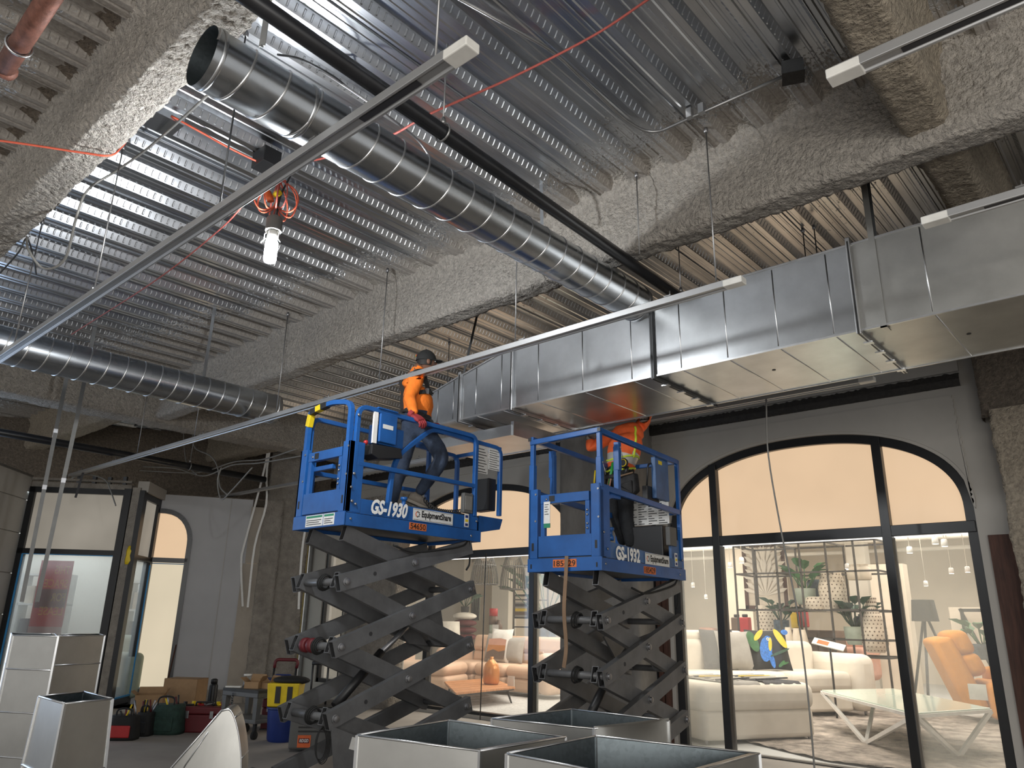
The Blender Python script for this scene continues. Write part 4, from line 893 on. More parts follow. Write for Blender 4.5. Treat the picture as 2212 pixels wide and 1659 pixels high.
# ------------------------------------------------------------------ scissor lifts
def make_lift(name, label, origin, rz, z0, pins, dims, style, model, number, end_number):
    """local frame: x = 0 is the long side that faces the photographer, x < 0 runs across, y along the deck"""
    t = thing(name, label, 'scissor lift', origin, rz); Wd, L = dims; B = 'blue'
    # ---- base
    mb = MB(); mb.box((-Wd + .12, -.02, .10), (-.12, L + .12, .34)); ch = mb.build('chassis', 'arm_grey', t, bevel=.015)
    for y in (.18, L - .18):
        for x in (-Wd + .06, -.06):
            mb = MB(); mb.lathe((x - .05, y, .16), [(.05, -.005), (.155, 0), (.16, .02), (.16, .08), (.155, .10), (.05, .105)], 20, frame=(Vector((0, 1, 0)), Vector((0, 0, 1)), Vector((1, 0, 0)))); w = mb.build('wheel', 'black_matt', t, smooth_angle=40)
            mb = MB(); mb.lathe((x - .055, y, .16), [(.02, 0), (.07, .0), (.07, .115), (.02, .115)], 12, frame=(Vector((0, 1, 0)), Vector((0, 0, 1)), Vector((1, 0, 0)))); mb.build('hub', 'cart_grey', w)
    # step and tow lugs at the end that faces the photographer
    mb = MB(); mb.box((-Wd + .14, -.34, .26), (-.18, -.02, .285)); mb.build('step_plate', 'galv', t)
    for x in (-Wd + .16, -.22):
        mb = MB(); mb.prism([(x, -.34, .27)] + [(x, -.25 + .07 * math.cos(a), .40 + .05 * math.sin(a)) for a in (PI, 2.4, 1.6, .8, 0)] + [(x, -.1, .27)], (.02, 0, 0)); lg = mb.build('tow_lug', 'arm_grey', t)
        mb = MB(); mb.lathe((x - .002, -.25, .395), [(.022, 0), (.022, .024)], 12, frame=(Vector((0, 1, 0)), Vector((0, 0, 1)), Vector((1, 0, 0)))); mb.build('lug_hole', 'arm_inner', lg)
    # ---- scissor arms
    yl, yr = .09, L - .07
    if style == 2: yl = .11
    zs = [.36] + list(pins) + [z0 - .05]
    aw, ah = .062, .135
    for side in (0, 1):
        xo = (-.055 if side == 0 else -Wd + .055); xi = (-.125 if side == 0 else -Wd + .125)
        for k in range(len(zs) - 1):
            za, zb = zs[k], zs[k + 1]; last = k == len(zs) - 2; e = 0.0 if last else .065
            d = Vector((0, yr - yl, zb - za)).normalized()
            p, q = Vector((xo, yl, za)), Vector((xo, yr, zb)); mb = MB(); mb.hollow(p - d * .065, q + d * e, aw, ah, .006, 0, 1); a1 = mb.build('scissor_arm', ['arm_grey', 'arm_inner'], t)
            d2 = Vector((0, yl - yr, zb - za)).normalized()
            p2, q2 = Vector((xi, yr, za)), Vector((xi, yl, zb)); mb = MB(); mb.hollow(p2 - d2 * .05, q2 + d2 * (.05 if not last else 0), aw, ah, .006, 0, 1); mb.build('scissor_arm', ['arm_grey', 'arm_inner'], t)
            s = 1 if side == 0 else -1
            cen = Vector((xo, (yl + yr) / 2, (za + zb) / 2))
            for c in (cen, p, q):                # pin heads
                if c is q and last: continue
                mb = MB(); F = (Vector((0, 1, 0)), Vector((0, 0, 1)), Vector((s, 0, 0)))
                mb.lathe(c + Vector((s * (aw / 2 - .004), 0, 0)), [(.034, 0), (.034, .012), (.026, .014), (.026, .03), (.014, .034)], 12, 0, True, F); mb.build('arm_pin', 'pin', a1, smooth_angle=30)
            h = p.lerp(q, .2) + Vector((s * aw / 2, 0, 0)); mb = MB(); mb.lathe(h - Vector((s * .002, 0, 0)), [(.018, 0), (.018, .004)], 12, frame=(Vector((0, 1, 0)), Vector((0, 0, 1)), Vector((s, 0, 0)))); mb.build('arm_hole', 'arm_inner', a1)
    for k, z in enumerate(zs[1:-1]):            # cross tubes at both ends
        mb = MB(); mb.tube([(-.03, yl, z), (-Wd + .03, yl, z)], .032, 12); c = mb.build('cross_tube', 'arm_grey', t)
        mb = MB(); mb.tube([(-.03, yr, z), (-Wd + .03, yr, z)], .03, 12); mb.build('cross_tube', 'arm_grey', t)
        mb = MB()
        for j in range(3): mb.tube(arc((-.30 - .02 * j, yl, z), .055 + .006 * j, 0, 2 * PI, 16, (0, 1, 0), (.15, 0, 1)), .008, 6, cap=False)
        mb.build('hose_loop', 'black_matt', c)
        if k == (1 if style == 1 else 0):
            for xx in (-.42, -.52):
                mb = MB(); mb.lathe((xx, yl, z), [(.05, -.035), (.062, -.02), (.062, .02), (.05, .035)], 12, frame=(Vector((0, 1, 0)), Vector((0, 0, 1)), Vector((1, 0, 0)))); mb.build('red_collar', 'red_dark', c)
    mid = Vector((-Wd / 2, (yl + yr) / 2, 0))
    zlo = zs[1]; mb = MB(); mb.tube([(-Wd / 2, yl + .25, zlo + .05), (-Wd / 2, yl + .72, zlo + .48)], .04, 14); cyl = mb.build('lift_cylinder', 'black', t)
    mb = MB(); mb.tube([(-Wd / 2, yl + .70, zlo + .46), (-Wd / 2, yr - .35, zs[2] + .26)], .024, 12); mb.build('cylinder_rod', 'pin', cyl)
    for xx in (-.2, -Wd + .2):
        mb = MB(); mb.prism([(xx, yr - .62, zs[2] + .30), (xx, yr - .25, zs[2] + .36), (xx, yr - .18, zs[2] + .10), (xx, yr - .05, zs[2] - .02), (xx, yr - .3, zs[2] - .0)], (.02, 0, 0)); mb.build('cylinder_bracket', 'arm_grey', t)
    # bottom bracket plate with warning sticker
    mb = MB(); mb.prism([(-.02, yl - .03, zs[1] - .05), (-.02, yl + .38, zs[1] - .20), (-.02, yl + .30, .30), (-.02, yl + .06, .32)], (-.012, 0, 0)); pl = mb.build('pivot_plate', 'arm_grey', t)
    mb = MB(); mb.box((-.0195, yl + .17, zs[1] - .26), (-.0175, yl + .36, zs[1] - .17), mat=Matrix.Translation((0, yl + .26, zs[1] - .2)) @ Matrix.Rotation(-.28, 4, 'X') @ Matrix.Translation((0, -yl - .26, -zs[1] + .2)))
    st = mb.build('warning_sticker', 'sticker', pl)
    mb = MB()
    for j in range(4): mb.tube(arc((-.17 + .012 * j, yl - .01, zs[1] - .2), .075 + .006 * j, 0, 2 * PI, 20, (.3, .5, 0), (0, 0, 1.5)), .0045, 5, cap=False)
    mb.build('hose_coil', 'black_matt', t)
    mb = MB(); mb.tube(curve_pts([(-.03, L * .35, z0 - .12), (-.02, L * .5, z0 - .16), (-.02, L * .75, z0 - .1), (-.02, L * .88, z0 - .05), (-.03, L * .93, z0 + .0), (-.04, L * .95, z0 - .2), (-.05, L * .93, z0 - .28)], 6), .010, 6); mb.build('power_cable', 'black_matt', t)
    # ---- platform
    th = .11; tz = z0 + (.245 if style == 1 else .31); pf = z0 + .20
    mb = MB(); mb.box((-Wd + .02, .02, z0 + .03), (-.02, L, pf)); mb.build('deck', 'dark_steel', t)
    mb = MB(); mb.box((-.012, 0, z0), (0.006, L + .02, z0 + th)); mb.box((-Wd - .006, 0, z0), (-Wd + .012, L + .02, z0 + th)); mb.box((-Wd - .006, -.008, z0), (.006, .012, z0 + th + .01)); mb.box((-Wd, L, z0), (0, L + .02, z0 + th)); lower = mb.build('deck_skirt', B, t, bevel=.004)
    sc = 'blue' if style == 1 else 'blue_shaded'
    zt2 = (tz + .0, tz) if style == 1 else (tz - .05, tz - .12)
    mb = MB(); mb.prism([(-.016, .10 if style == 2 else .03, z0 + th + .004), (-.016, L - .03, z0 + th + .004), (-.016, L - .03, zt2[1]), (-.016, .10 if style == 2 else .03, zt2[0])], (.014, 0, 0)); tb = mb.build('toe_board', sc, t, bevel=.002)
    mb = MB(); mb.box((-Wd, .05, z0 + th), (-Wd + .014, L, tz)); mb.box((-Wd + .02, L - .014, z0 + th), (-.02, L, tz)); mb.build('toe_board', B, t)
    mb = MB()
    for j in range(18): mb.box((-.0005, .03 + j * (L - .1) / 18, z0 + th - .001), (.0015, .03 + (j + .55) * (L - .1) / 18, z0 + th + .004))
    mb.build('seam_slots', 'black', tb)
    for y, z in ((.06, z0 + .06), (.10, z0 + .19), (L - .12, z0 + .05), (L - .05, z0 + .2), (.04, z0 + .33)):
        mb = MB(); mb.lathe((.003, y, z), [(.012, 0), (.012, .006), (.007, .010)], 8, frame=(Vector((0, 1, 0)), Vector((0, 0, 1)), Vector((1, 0, 0)))); mb.build('bolt', 'pin', tb)
    # lettering on the long side
    X, Z = Vector((0, 1, 0)), Vector((0, 0, 1))
    if style == 1:
        text_mesh('model_lettering', model, .17, (.0075, .27, z0 + .135), X, Z, 'white_ink', tb, .25, .007, width=.42)
        sb = (.76, 1.27, z0 + .125, z0 + .235); no = (.72, .93, z0 + .035, z0 + .10)
    else:
        text_mesh('model_lettering', model, .16, (.0075, .24, z0 + .115), X, Z, 'white_ink', tb, 0.0, .007, width=.45)
        sb = (.80, 1.31, z0 + .10, z0 + .215); no = (.76, 1.0, z0 + .02, z0 + .085)
    mb = MB(); mb.box((.003, sb[0], sb[2]), (.0055, sb[1], sb[3])); s1 = mb.build('hire_sticker', 'sticker', tb)
    hgt = sb[3] - sb[2]; mb = MB()
    for a, b in (((sb[0] + .006, sb[2] + .006), (sb[1] - .006, sb[2] + .009)), ((sb[0] + .006, sb[3] - .009), (sb[1] - .006, sb[3] - .006))): mb.box((.0055, a[0], a[1]), (.0062, b[0], b[1]))
    mb.build('sticker_rule', 'black_ink', s1)
    text_mesh('hire_lettering', 'EquipmentShare', .08, (.0065, sb[0] + .105, sb[2] + hgt * .34), X, Z, 'black_ink', s1, 0, .0032, width=sb[1] - sb[0] - .13)
    gc = Vector((.0062, sb[0] + .055, sb[2] + hgt * .52)); mb = MB(); gm = MB()
    for j in range(8):
        a = j * PI / 4; m_ = gm if j in (3, 4, 5) else mb
        r0, r1 = .018, .030
        m_.add([gc + X * (r0 * math.cos(a + q)) + Z * (r0 * math.sin(a + q)) if i < 2 else gc + X * (r1 * math.cos(a + q)) + Z * (r1 * math.sin(a + q)) for i, q in enumerate((-.36, .36, .26, -.26))], [(0, 1, 2, 3)], 0)
    mb.build('gear_mark', 'black_ink', s1); gm.build('gear_mark', 'orange_ink', s1)
    mb = MB(); mb.box((.006, no[0], no[2]), (.0085, no[1], no[3])); s2 = mb.build('number_sticker', 'sticker_orange', lower)
    text_mesh('number_lettering', number, .07, (.0095, no[0] + .012, no[2] + .010), X, Z, 'black_ink', s2, 0, .001, width=no[1] - no[0] - .024)
    mb = MB(); mb.box((.003, L - .22, z0 + .13), (.0055, L - .16, z0 + .26)); s3 = mb.build('safety_sticker', 'sticker', tb)
    for j, c in enumerate(('plastic_blue', 'yellow', 'plastic_blue')):
        mb = MB(); mb.box((.0056, L - .21, z0 + .14 + j * .04), (.0062, L - .17, z0 + .165 + j * .04)); mb.build('sticker_mark', c, s3)
    XE = Vector((1, 0, 0))
    if style == 1:
        for j, (xa, xb) in enumerate(((-.56, -.30), (-.29, -.13))):
            mb = MB(); mb.box((xa, -.0105, z0 + .015), (xb, -.008, z0 + .115)); s4 = mb.build('inspection_sticker', 'sticker', lower)
            mb = MB(); mb.box((xa + .01, -.0115, z0 + .09), (xb - .01, -.0105, z0 + .108)); mb.build('sticker_band', 'green_ink', s4)
            mb = MB()
            for q in range(3): mb.box((xa + .015, -.0115, z0 + .03 + q * .018), (xb - .02 - .03 * (q % 2), -.0105, z0 + .036 + q * .018))
            mb.build('sticker_lines', 'black_ink', s4)
    else:
        mb = MB(); mb.box((-.50, -.0105, z0 + .035), (-.25, -.008, z0 + .105)); s4 = mb.build('number_sticker', 'sticker_orange', lower)
        text_mesh('number_lettering', end_number, .07, (-.49, -.0115, z0 + .045), XE, Z, 'black_ink', s4, 0, .001, width=.23)
        for x in (-Wd + .03, -.05):
            mb = MB(); mb.box((x, -.0105, z0 + .03), (x + .014, -.007, z0 + .07)); mb.build('key_slot', 'black', lower)
    # ---- gate end
    zt = z0 + (1.07 if style == 1 else 1.25); zm = z0 + (.55 if style == 1 else .73); zg = z0 + .70
    for x0, x1 in ((-Wd, -Wd + .10), (-.10, 0)):
        zp = z0 + (.74 if style == 1 else .76)
        mb = MB(); mb.box((x0, -.004, z0 + th + .01), (x1, .05, zp)); mb.box((x0 + (.0 if x0 < -.3 else .075), -.004, z0 + th + .01), (x1 - (.075 if x0 < -.3 else 0), .16, zp)); po = mb.build('gate_post', B, t, bevel=.004)
        mb = MB(); xx = (x0 + x1) / 2
        mb.box((xx - .012, -.0055, z0 + .19), (xx + .012, -.003, z0 + .26)); mb.build('post_slot', 'black', po)
        for z in (zp - .05, zp - .3):
            mb = MB(); mb.lathe((xx + .03, -.004, z), [(.010, 0), (.010, .006)], 8, frame=(Vector((1, 0, 0)), Vector((0, 0, 1)), Vector((0, -1, 0)))); mb.build('bolt', 'pin', po)
    gx0, gx1 = -Wd + .13, -.12
    mb = MB(); mb.box((gx0, .005, z0 + .30), (gx0 + .045, .045, zg)); mb.box((gx1 - .045, .005, z0 + .30), (gx1, .045, zg)); mb.box((gx0, .0, zg - .085), (gx1, .05, zg)); mb.box((gx0 - .02, -.002, z0 + .13), (gx1 + .02, .03, z0 + .32)); gate = mb.build('gate', B, t, bevel=.004)
    mb = MB(); mb.box((gx0 + .10, -.003, zg - .068), (gx0 + .16, .0, zg - .015)); mb.build('latch_hole', 'black', gate)
    for x, z in ((gx0 + .07, zg - .045), (gx1 - .02, zg - .17), (gx1 - .02, zg - .21), (gx1 - .02, z0 + .37), (gx1 - .02, z0 + .41)):
        mb = MB(); mb.ball((x, .0, z), .011, 8, 6); mb.build('rivet', 'pin', gate)
    # ---- guard rails
    rw = .042
    def rail(pts, nm='rail', w=rw, h=rw, r=.0, mat=B, up=(0, 0, 1)):
        P = fillet(pts, r, 6) if r else [Vector(p) for p in pts]; m_ = MB(); a, b = w / 2, h / 2
        if r: m_.sweep(P, [(-a, -b), (a, -b), (a, b), (-a, b)], up=up)
        else:
            for p, q in zip(P, P[1:]): m_.bar(p, q, w, h, up=up)
        return m_.build(nm, mat, t, bevel=.005)
    if style == 1:
        r_ = .10
        for x in (-.02, -Wd + .02):
            xc = x
            rail([(xc, .07, z0 + .30), (xc, .07, zt), (xc, L * .96, zt), (xc, L * .96, z0 + .25)], 'guard_rail', r=r_, up=(1, 0, 0))
            rail([(xc, .09, zm), (xc, L * .95, zm + .005)], 'mid_rail')
            rail([(xc - .03 if x > -.3 else xc + .03, .50, z0 + .22), (xc - .03 if x > -.3 else xc + .03, .52, zm - .02), (xc - .03 if x > -.3 else xc + .03, .58, zm + .16), (xc - .03 if x > -.3 else xc + .03, .98, zt - .03), (xc - .03 if x > -.3 else xc + .03, L + .34, zt - .05), (xc - .03 if x > -.3 else xc + .03, L + .34, z0 + .3)], 'extension_rail', r=.09, up=(1, 0, 0))
        zt_e = zt + .03
        rail([(-Wd + .05, .02, z0 + .70), (-Wd + .05, .02, zt_e - .05), (-Wd + .10, .0, zt_e), (-.32, .0, zt_e + .04), (-.055, .02, zt_e), (-.055, .02, z0 + .72)], 'gate_loop', r=.09, up=(0, 1, 0))
        rail([(-Wd + .02, .06, zm), (-.30, .06, zm)], 'mid_rail', up=(0, 0, 1))
        for (p, q, mt) in (((-Wd + .05, .02, zt_e - .13), (-Wd + .09, .01, zt_e - .02), 'yellow'), ((-Wd + .10, .005, zt_e - .005), (-Wd + .19, .0, zt_e + .01), 'black'), ((-Wd + .19, .0, zt_e + .01), (-Wd + .27, .0, zt_e + .02), 'yellow'), ((-Wd + .27, .0, zt_e + .02), (-Wd + .36, .0, zt_e + .03), 'black')):
            mb = MB(); mb.bar(p, q, .056, .056, up=(0, 1, 0)); mb.build('tape_wrap', mt, t, bevel=.006)
        # end of the roll-out deck
        rail([(-Wd + .05, L + .34, zt - .05), (-.05, L + .34, zt - .05)], 'extension_rail')
        mb = MB(); mb.box((-Wd + .03, L * .5, tz + .003), (-.04, L + .36, tz + .02)); ext = mb.build('extension_deck', 'dark_steel', t)
        mb = MB(); mb.prism([(-.03, L + .03, z0 + .10), (-.03, L + .34, z0 + .16), (-.03, L + .38, z0 + .27), (-.03, L + .03, z0 + .27)], (-Wd + .06, 0, 0)); mb.build('extension_toe', B, t, bevel=.004)
        mb = MB(); mb.box((-.045, L - .02, zt - .36), (-.04, L + .14, zt - .07)); mb.box((-.045, L + .15, zt - .30), (-.04, L + .33, zt - .05)); mp = mb.build('instruction_placard', 'sticker', t)
        mb = MB()
        for q in range(9): mb.box((-.0395, L - .01, zt - .35 + q * .03), (-.039, L + .12 - .02 * (q % 3), zt - .342 + q * .03)); mb.box((-.0395, L + .16, zt - .29 + q * .024), (-.039, L + .31 - .03 * (q % 2), zt - .284 + q * .024))
        mb.build('placard_text', 'black_ink', mp)
        mb = MB(); mb.box((-.30, L + .20, z0 + .35), (-.08, L + .32, zt - .38)); mb.build('manual_box', 'black', t, bevel=.01)
        mb = MB(); mb.box((-.05, L - .23, z0 + .27), (.0, L - .10, z0 + .47)); ob = mb.build('outlet_box', 'cart_grey', t, bevel=.008)
        mb = MB(); mb.box((0, L - .215, z0 + .30), (.004, L - .12, z0 + .44)); mb.build('outlet_cover', 'cable_grey', ob, bevel=.003)
        mb = MB(); mb.box((-.05, L - .12, z0 + .24), (-.02, L - .02, z0 + .46)); mb.build('post_gusset', B, t, bevel=.004)
        # control box hooked on the near rail
        cbx = MB(); cbx.box((-.02, .30, zt - .29), (.012, .50, zt - .02)); cbx.prism([(-.03, .28, zt - .30), (-.03, .62, zt - .30), (-.03, .62, zt - .12), (-.03, .28, zt - .12)], (-.10, 0, 0)); c_ = cbx.build('control_box', B, t, bevel=.008)
        mb = MB(); mb.prism([(.02, .22, zt - .33), (.02, .55, zt - .31), (.02, .58, zt - .40), (.02, .30, zt - .45), (.02, .22, zt - .42)], (-.17, 0, 0)); mb.build('control_panel', 'black', c_, bevel=.006)
        mb = MB(); mb.box((.013, .33, zt - .16), (.015, .45, zt - .12)); mb.build('control_sticker', 'sticker', c_)
        mb = MB(); mb.box((-.02, .235, zt - .31), (.0, .28, zt - .02)); mb.build('control_bracket', 'white_metal', c_)
        mb = MB(); mb.ball((-.01, .17, zt - .32), .022, 10, 7); mb.build('stop_button', 'red', c_)
        mb = MB(); mb.box((-.028, .27, zt + .018), (.014, .50, zt + .03)); mb.build('hook_plate', B, c_)
        for z in (zt - .09, z0 + .45, z0 + .21):
            mb = MB(); mb.lathe((.001, .06, z), [(.014, 0), (.014, .008), (.008, .014)], 8, frame=(Vector((0, 1, 0)), Vector((0, 0, 1)), Vector((1, 0, 0)))); mb.build('rail_bolt', 'pin', t)
    else:
        for x in (-.02, -Wd + .02):
            s = 1 if x > -.3 else -1
            rail([(x, .03, z0 + .70), (x, .03, zt)], 'rail_post', up=(0, 1, 0)); rail([(x, .0, zt), (x, L - .02, zt - .02)], 'top_rail', h=.05)
            rail([(x, L - .02, z0 + .1), (x, L - .02, zt)], 'rail_post', up=(0, 1, 0)); rail([(x, .10, zm + .0), (x, L, zm - .04)], 'mid_rail', h=.055)
            rail([(x - s * .01, .36, zm), (x - s * .01, .36, zt - .09)], 'inner_post', w=.05, h=.05, up=(0, 1, 0))
            rail([(x - s * .03, .08, zm - .26), (x - s * .03, .10, zm - .15), (x - s * .03, .22, zm - .05), (x - s * .03, .42, zm - .04)], 'rail_brace', r=.07, up=(1, 0, 0))
            for y, z in ((.03, z0 + .85), (.36, zt - .2)):
                mb = MB(); mb.box((x - .027, y - .027, z - .12), (x + .027, y + .027, z + .15)); mb.build('post_sleeve', B, t, bevel=.004)
                mb = MB(); mb.ball((x + s * .03, y, z + .1), .009, 8, 5); mb.tube(curve_pts([(x + s * .03, y, z + .1), (x + s * .045, y + .01, z + .03), (x + s * .04, y + .03, z - .01), (x + s * .035, y + .02, z + .04)], 4), .0035, 5); mb.build('safety_pin', 'pin', t)
        rail([(-Wd + .0, .02, zt - .03), (.0, .02, zt)], 'top_rail', h=.05); rail([(-Wd + .02, L - .02, zt - .02), (-.02, L - .02, zt - .02)], 'top_rail'); rail([(-Wd + .02, L - .02, zm - .04), (-.02, L - .02, zm - .04)], 'mid_rail')
        for x in (-.005, -Wd - .0):
            mb = MB(); mb.box((x - .016, -.005, zt - .018), (x + .016, -.001, zt + .018)); mb.build('tube_end', 'black', t)
        # control unit, placards and battery box at the far end
        mb = MB(); mb.box((-.10, L * .72, zt - .46), (-.05, L * .90, zt - .03)); c_ = mb.build('control_box', 'blue_shaded', t, bevel=.008)
        mb = MB(); mb.box((-.16, L * .66, zt - .50), (-.10, L * .82, zt - .34)); mb.build('control_panel', 'black', c_, bevel=.006)
        mb = MB(); mb.tube(fillet([(-.12, L * .68, zt - .34), (-.10, L * .68, zt - .12), (-.10, L * .76, zt - .08), (-.09, L * .80, zt - .1)], .04), .010, 6); mb.build('control_hoop', 'black', c_)
        mb = MB(); mb.box((-.049, L * .76, zt - .10), (-.048, L * .81, zt - .06)); mb.build('control_sticker', 'yellow', c_)
        mb = MB(); mb.box((-.62, L - .05, zm - .15), (-.12, L - .045, zm + .12)); mp = mb.build('instruction_placard', 'sticker', t)
        mb = MB()
        for q in range(10):
            for w in range(4): mb.box((-.60 + w * .12, L - .052, zm - .14 + q * .026), (-.50 + w * .12 - .03 * ((q + w) % 3), L - .0505, zm - .132 + q * .026))
        mb.build('placard_text', 'black_ink', mp)
        mb = MB(); mb.box((-.50, L - .22, z0 + .22), (-.12, L - .05, zm - .18)); mb.build('battery_box', 'black', t, bevel=.012)
        mb = MB(); pts = [(-.06 + .022 * math.cos(a), L - .16 + .022 * math.sin(a), zm - .16 - a * .0029) for a in [i * .7 for i in range(165)]]; mb.tube(pts, .006, 5); mb.build('coil_cable', 'black_matt', t)
        mb = MB(); mb.box((-.05, L - .30, z0 + .33), (.0, L - .14, z0 + .52)); ob = mb.build('outlet_box', 'cart_grey', t, bevel=.008)
        mb = MB(); mb.box((-.05, L - .24, z0 + .20), (-.02, L - .05, z0 + .40)); mb.build('post_gusset', 'blue_shaded', t, bevel=.004)
    # deck lock pedal and coiled lead
    mb = MB(); mb.lathe((-.06, L * (.42 if style == 1 else .16), tz - .03), [(.03, 0), (.035, .03), (.02, .05), (.02, .085), (.034, .09), (.034, .115)], 12); mb.build('deck_pin', 'blue', t)
    if style == 1:
        mb = MB(); n = 150; pts = [(-.10 + .02 * math.cos(i * .75), .98 + .5 * i / n, tz + .05 - .03 * math.sin(PI * i / n) + .02 * math.sin(i * .75) + (.06 * max(0, 1 - i / 30))) for i in range(n)]; mb.tube(pts, .006, 5); mb.build('coil_cable', 'black_matt', t)
    return t
LIFT1 = make_lift('scissor_lift', 'blue scissor lift at left numbered 54650, with yellow tape on its rail', (-5.35, 3.86, 0), 0.0, 2.35, (.83, 1.37, 1.89), (.76, 1.65), 1, 'GS-1930', '54650', None)
LIFT2 = make_lift('scissor_lift', 'blue scissor lift at right numbered 185429, with squarer rails and a strap hanging down', (-3.84, 5.48, 0), math.radians(4.4), 2.03, (.72, 1.17, 1.62), (.78, 1.66), 2, 'GS-1932', '185429', '185429')
# strap that hangs from the gate of the right-hand lift, and its inspection tag
_m2 = Matrix.Translation((-3.84, 5.48, 0)) @ Matrix.Rotation(math.radians(4.4), 4, 'Z')
mb = MB(); pts = curve_pts([_m2 @ Vector(p) for p in ((-.34, -.03, 2.16), (-.345, -.035, 2.0), (-.355, -.05, 1.7), (-.34, -.045, 1.45), (-.34, -.05, 1.34), (-.36, -.05, 1.23))], 5)
mb.sweep(pts, [(-.018, -.0025), (.018, -.0025), (.018, .0025), (-.018, .0025)], up=(.1, -1, 0)); solo(mb, 'tie_strap', 'leather_tan', 'tan webbing strap hanging from the gate end of the right-hand lift', 'strap')
tg = thing('inspection_tag', 'white inspection tag with a green end hanging from the gate of the right-hand lift', 'tag', _m2 @ Vector((-.56, -.02, 2.66)), math.radians(4.4))
mb = MB(); mb.box((-.035, -.004, -.2), (.035, 0, 0)); mb.build('tag_card', 'sticker', tg)
mb = MB(); mb.box((-.033, -.005, -.24), (.037, .0, -.2)); mb.build('tag_end', 'green_ink', tg)
mb = MB()
for q in range(5): mb.box((-.025, -.0052, -.03 - q * .022), (.02 - .012 * (q % 2), -.004, -.024 - q * .022))
mb.build('tag_text', 'black_ink', tg)
# ------------------------------------------------------------------ people
def body(name, joints, bones, regions, mats, parent, wrinkle=.006, levels=2):
    """one continuous skinned figure; joints {name: ((x, y, z), rx, ry)}, bones [(a, b)], regions(face centre, nearest bone) -> material index"""
    names = list(joints); me = bpy.data.meshes.new(name)
    me.from_pydata([joints[k][0] for k in names], [(names.index(a), names.index(b)) for a, b in bones], [])
    o = bpy.data.objects.new(name, me); COL.objects.link(o)
    sk = o.modifiers.new('skin', 'SKIN'); sk.use_smooth_shade = True; sk.branch_smoothing = .6
    for i, k in enumerate(names):
        v = me.skin_vertices[0].data[i]; v.radius = (joints[k][1], joints[k][2]); v.use_root = (k == 'pelvis')
    ss = o.modifiers.new('sub', 'SUBSURF'); ss.levels = levels; ss.render_levels = levels
    dg = bpy.context.evaluated_depsgraph_get(); dg.update()
    nm = bpy.data.meshes.new_from_object(o.evaluated_get(dg)); bpy.data.objects.remove(o)
    for v in nm.vertices:
        p = v.co * 9; d = noise.noise(Vector((p.x * .8, p.y * .8, p.z * 2.2))) + .5 * noise.noise(p * 2.1); v.co += v.normal * d * wrinkle
    nm.materials.clear()
    for m in mats: nm.materials.append(M[m])
    segs = [(Vector(joints[a][0]), Vector(joints[b][0]), a, b) for a, b in bones]
    for f in nm.polygons:
        c = f.center; best = None
        for p, q, a, b in segs:
            t = max(0, min(1, (c - p).dot(q - p) / max(1e-9, (q - p).length_squared))); dd = (c - p.lerp(q, t)).length
            if best is None or dd < best[0]: best = (dd, a, b, t)
        f.material_index = regions(c, best[1], best[2], best[3]); f.use_smooth = True
    q = bpy.data.objects.new(name, nm); COL.objects.link(q); q.parent = parent; return q
def hand(name, wrist, fwd, palm_n, mat, mat2, parent, curl=1.0, side=1, s=1.0):
    """glove with palm, four bent unequal fingers and a thumb leaving the side of the palm"""
    f = Vector(fwd).normalized(); n = Vector(palm_n); n = (n - f * n.dot(f)).normalized(); l = n.cross(f) * side; w = Vector(wrist)
    mb = MB(); mb.tube([w - f * .05 * s, w - f * .01 * s], [.036 * s, .034 * s], 10)
    for k in range(5):
        t = (k - 2) / 2; mb.tube([w + l * t * .018 * s - f * .01 * s, w + l * t * .032 * s + f * .045 * s, w + l * t * .034 * s + f * .088 * s], [.017 * s, .019 * s, .015 * s], 8)
    for k, (ln, off) in enumerate(((.070, -.036), (.082, -.013), (.078, .011), (.060, .034))):
        b = w + l * off * s + f * .085 * s; a = .35 * curl; pts = [b]; dirv = f
        for j, seg in enumerate((.42, .33, .25)):
            ang = a + curl * (.55 * j + .12 * k * .3); d = f * math.cos(ang) + n * math.sin(ang); pts.append(pts[-1] + d * ln * seg * s)
        mb.tube(pts, [.0115 * s, .011 * s, .0102 * s, .008 * s], 8)
    o = mb.build(name, mat, parent)
    mb = MB(); b = w - l * .03 * s + f * .02 * s; mb.tube([b, b - l * .025 * s + f * .028 * s + n * .012 * s, b - l * .028 * s + f * .055 * s + n * .032 * s, b - l * .016 * s + f * .074 * s + n * .05 * s], [.015 * s, .0135 * s, .012 * s, .009 * s], 8)
    mb.build('thumb', mat, o)
    mb = MB(); mb.ball(w + f * .045 * s + n * .014 * s, (.032 * s, .032 * s, .032 * s), 10, 7); mb.build('palm_patch', mat2, o)
    return o
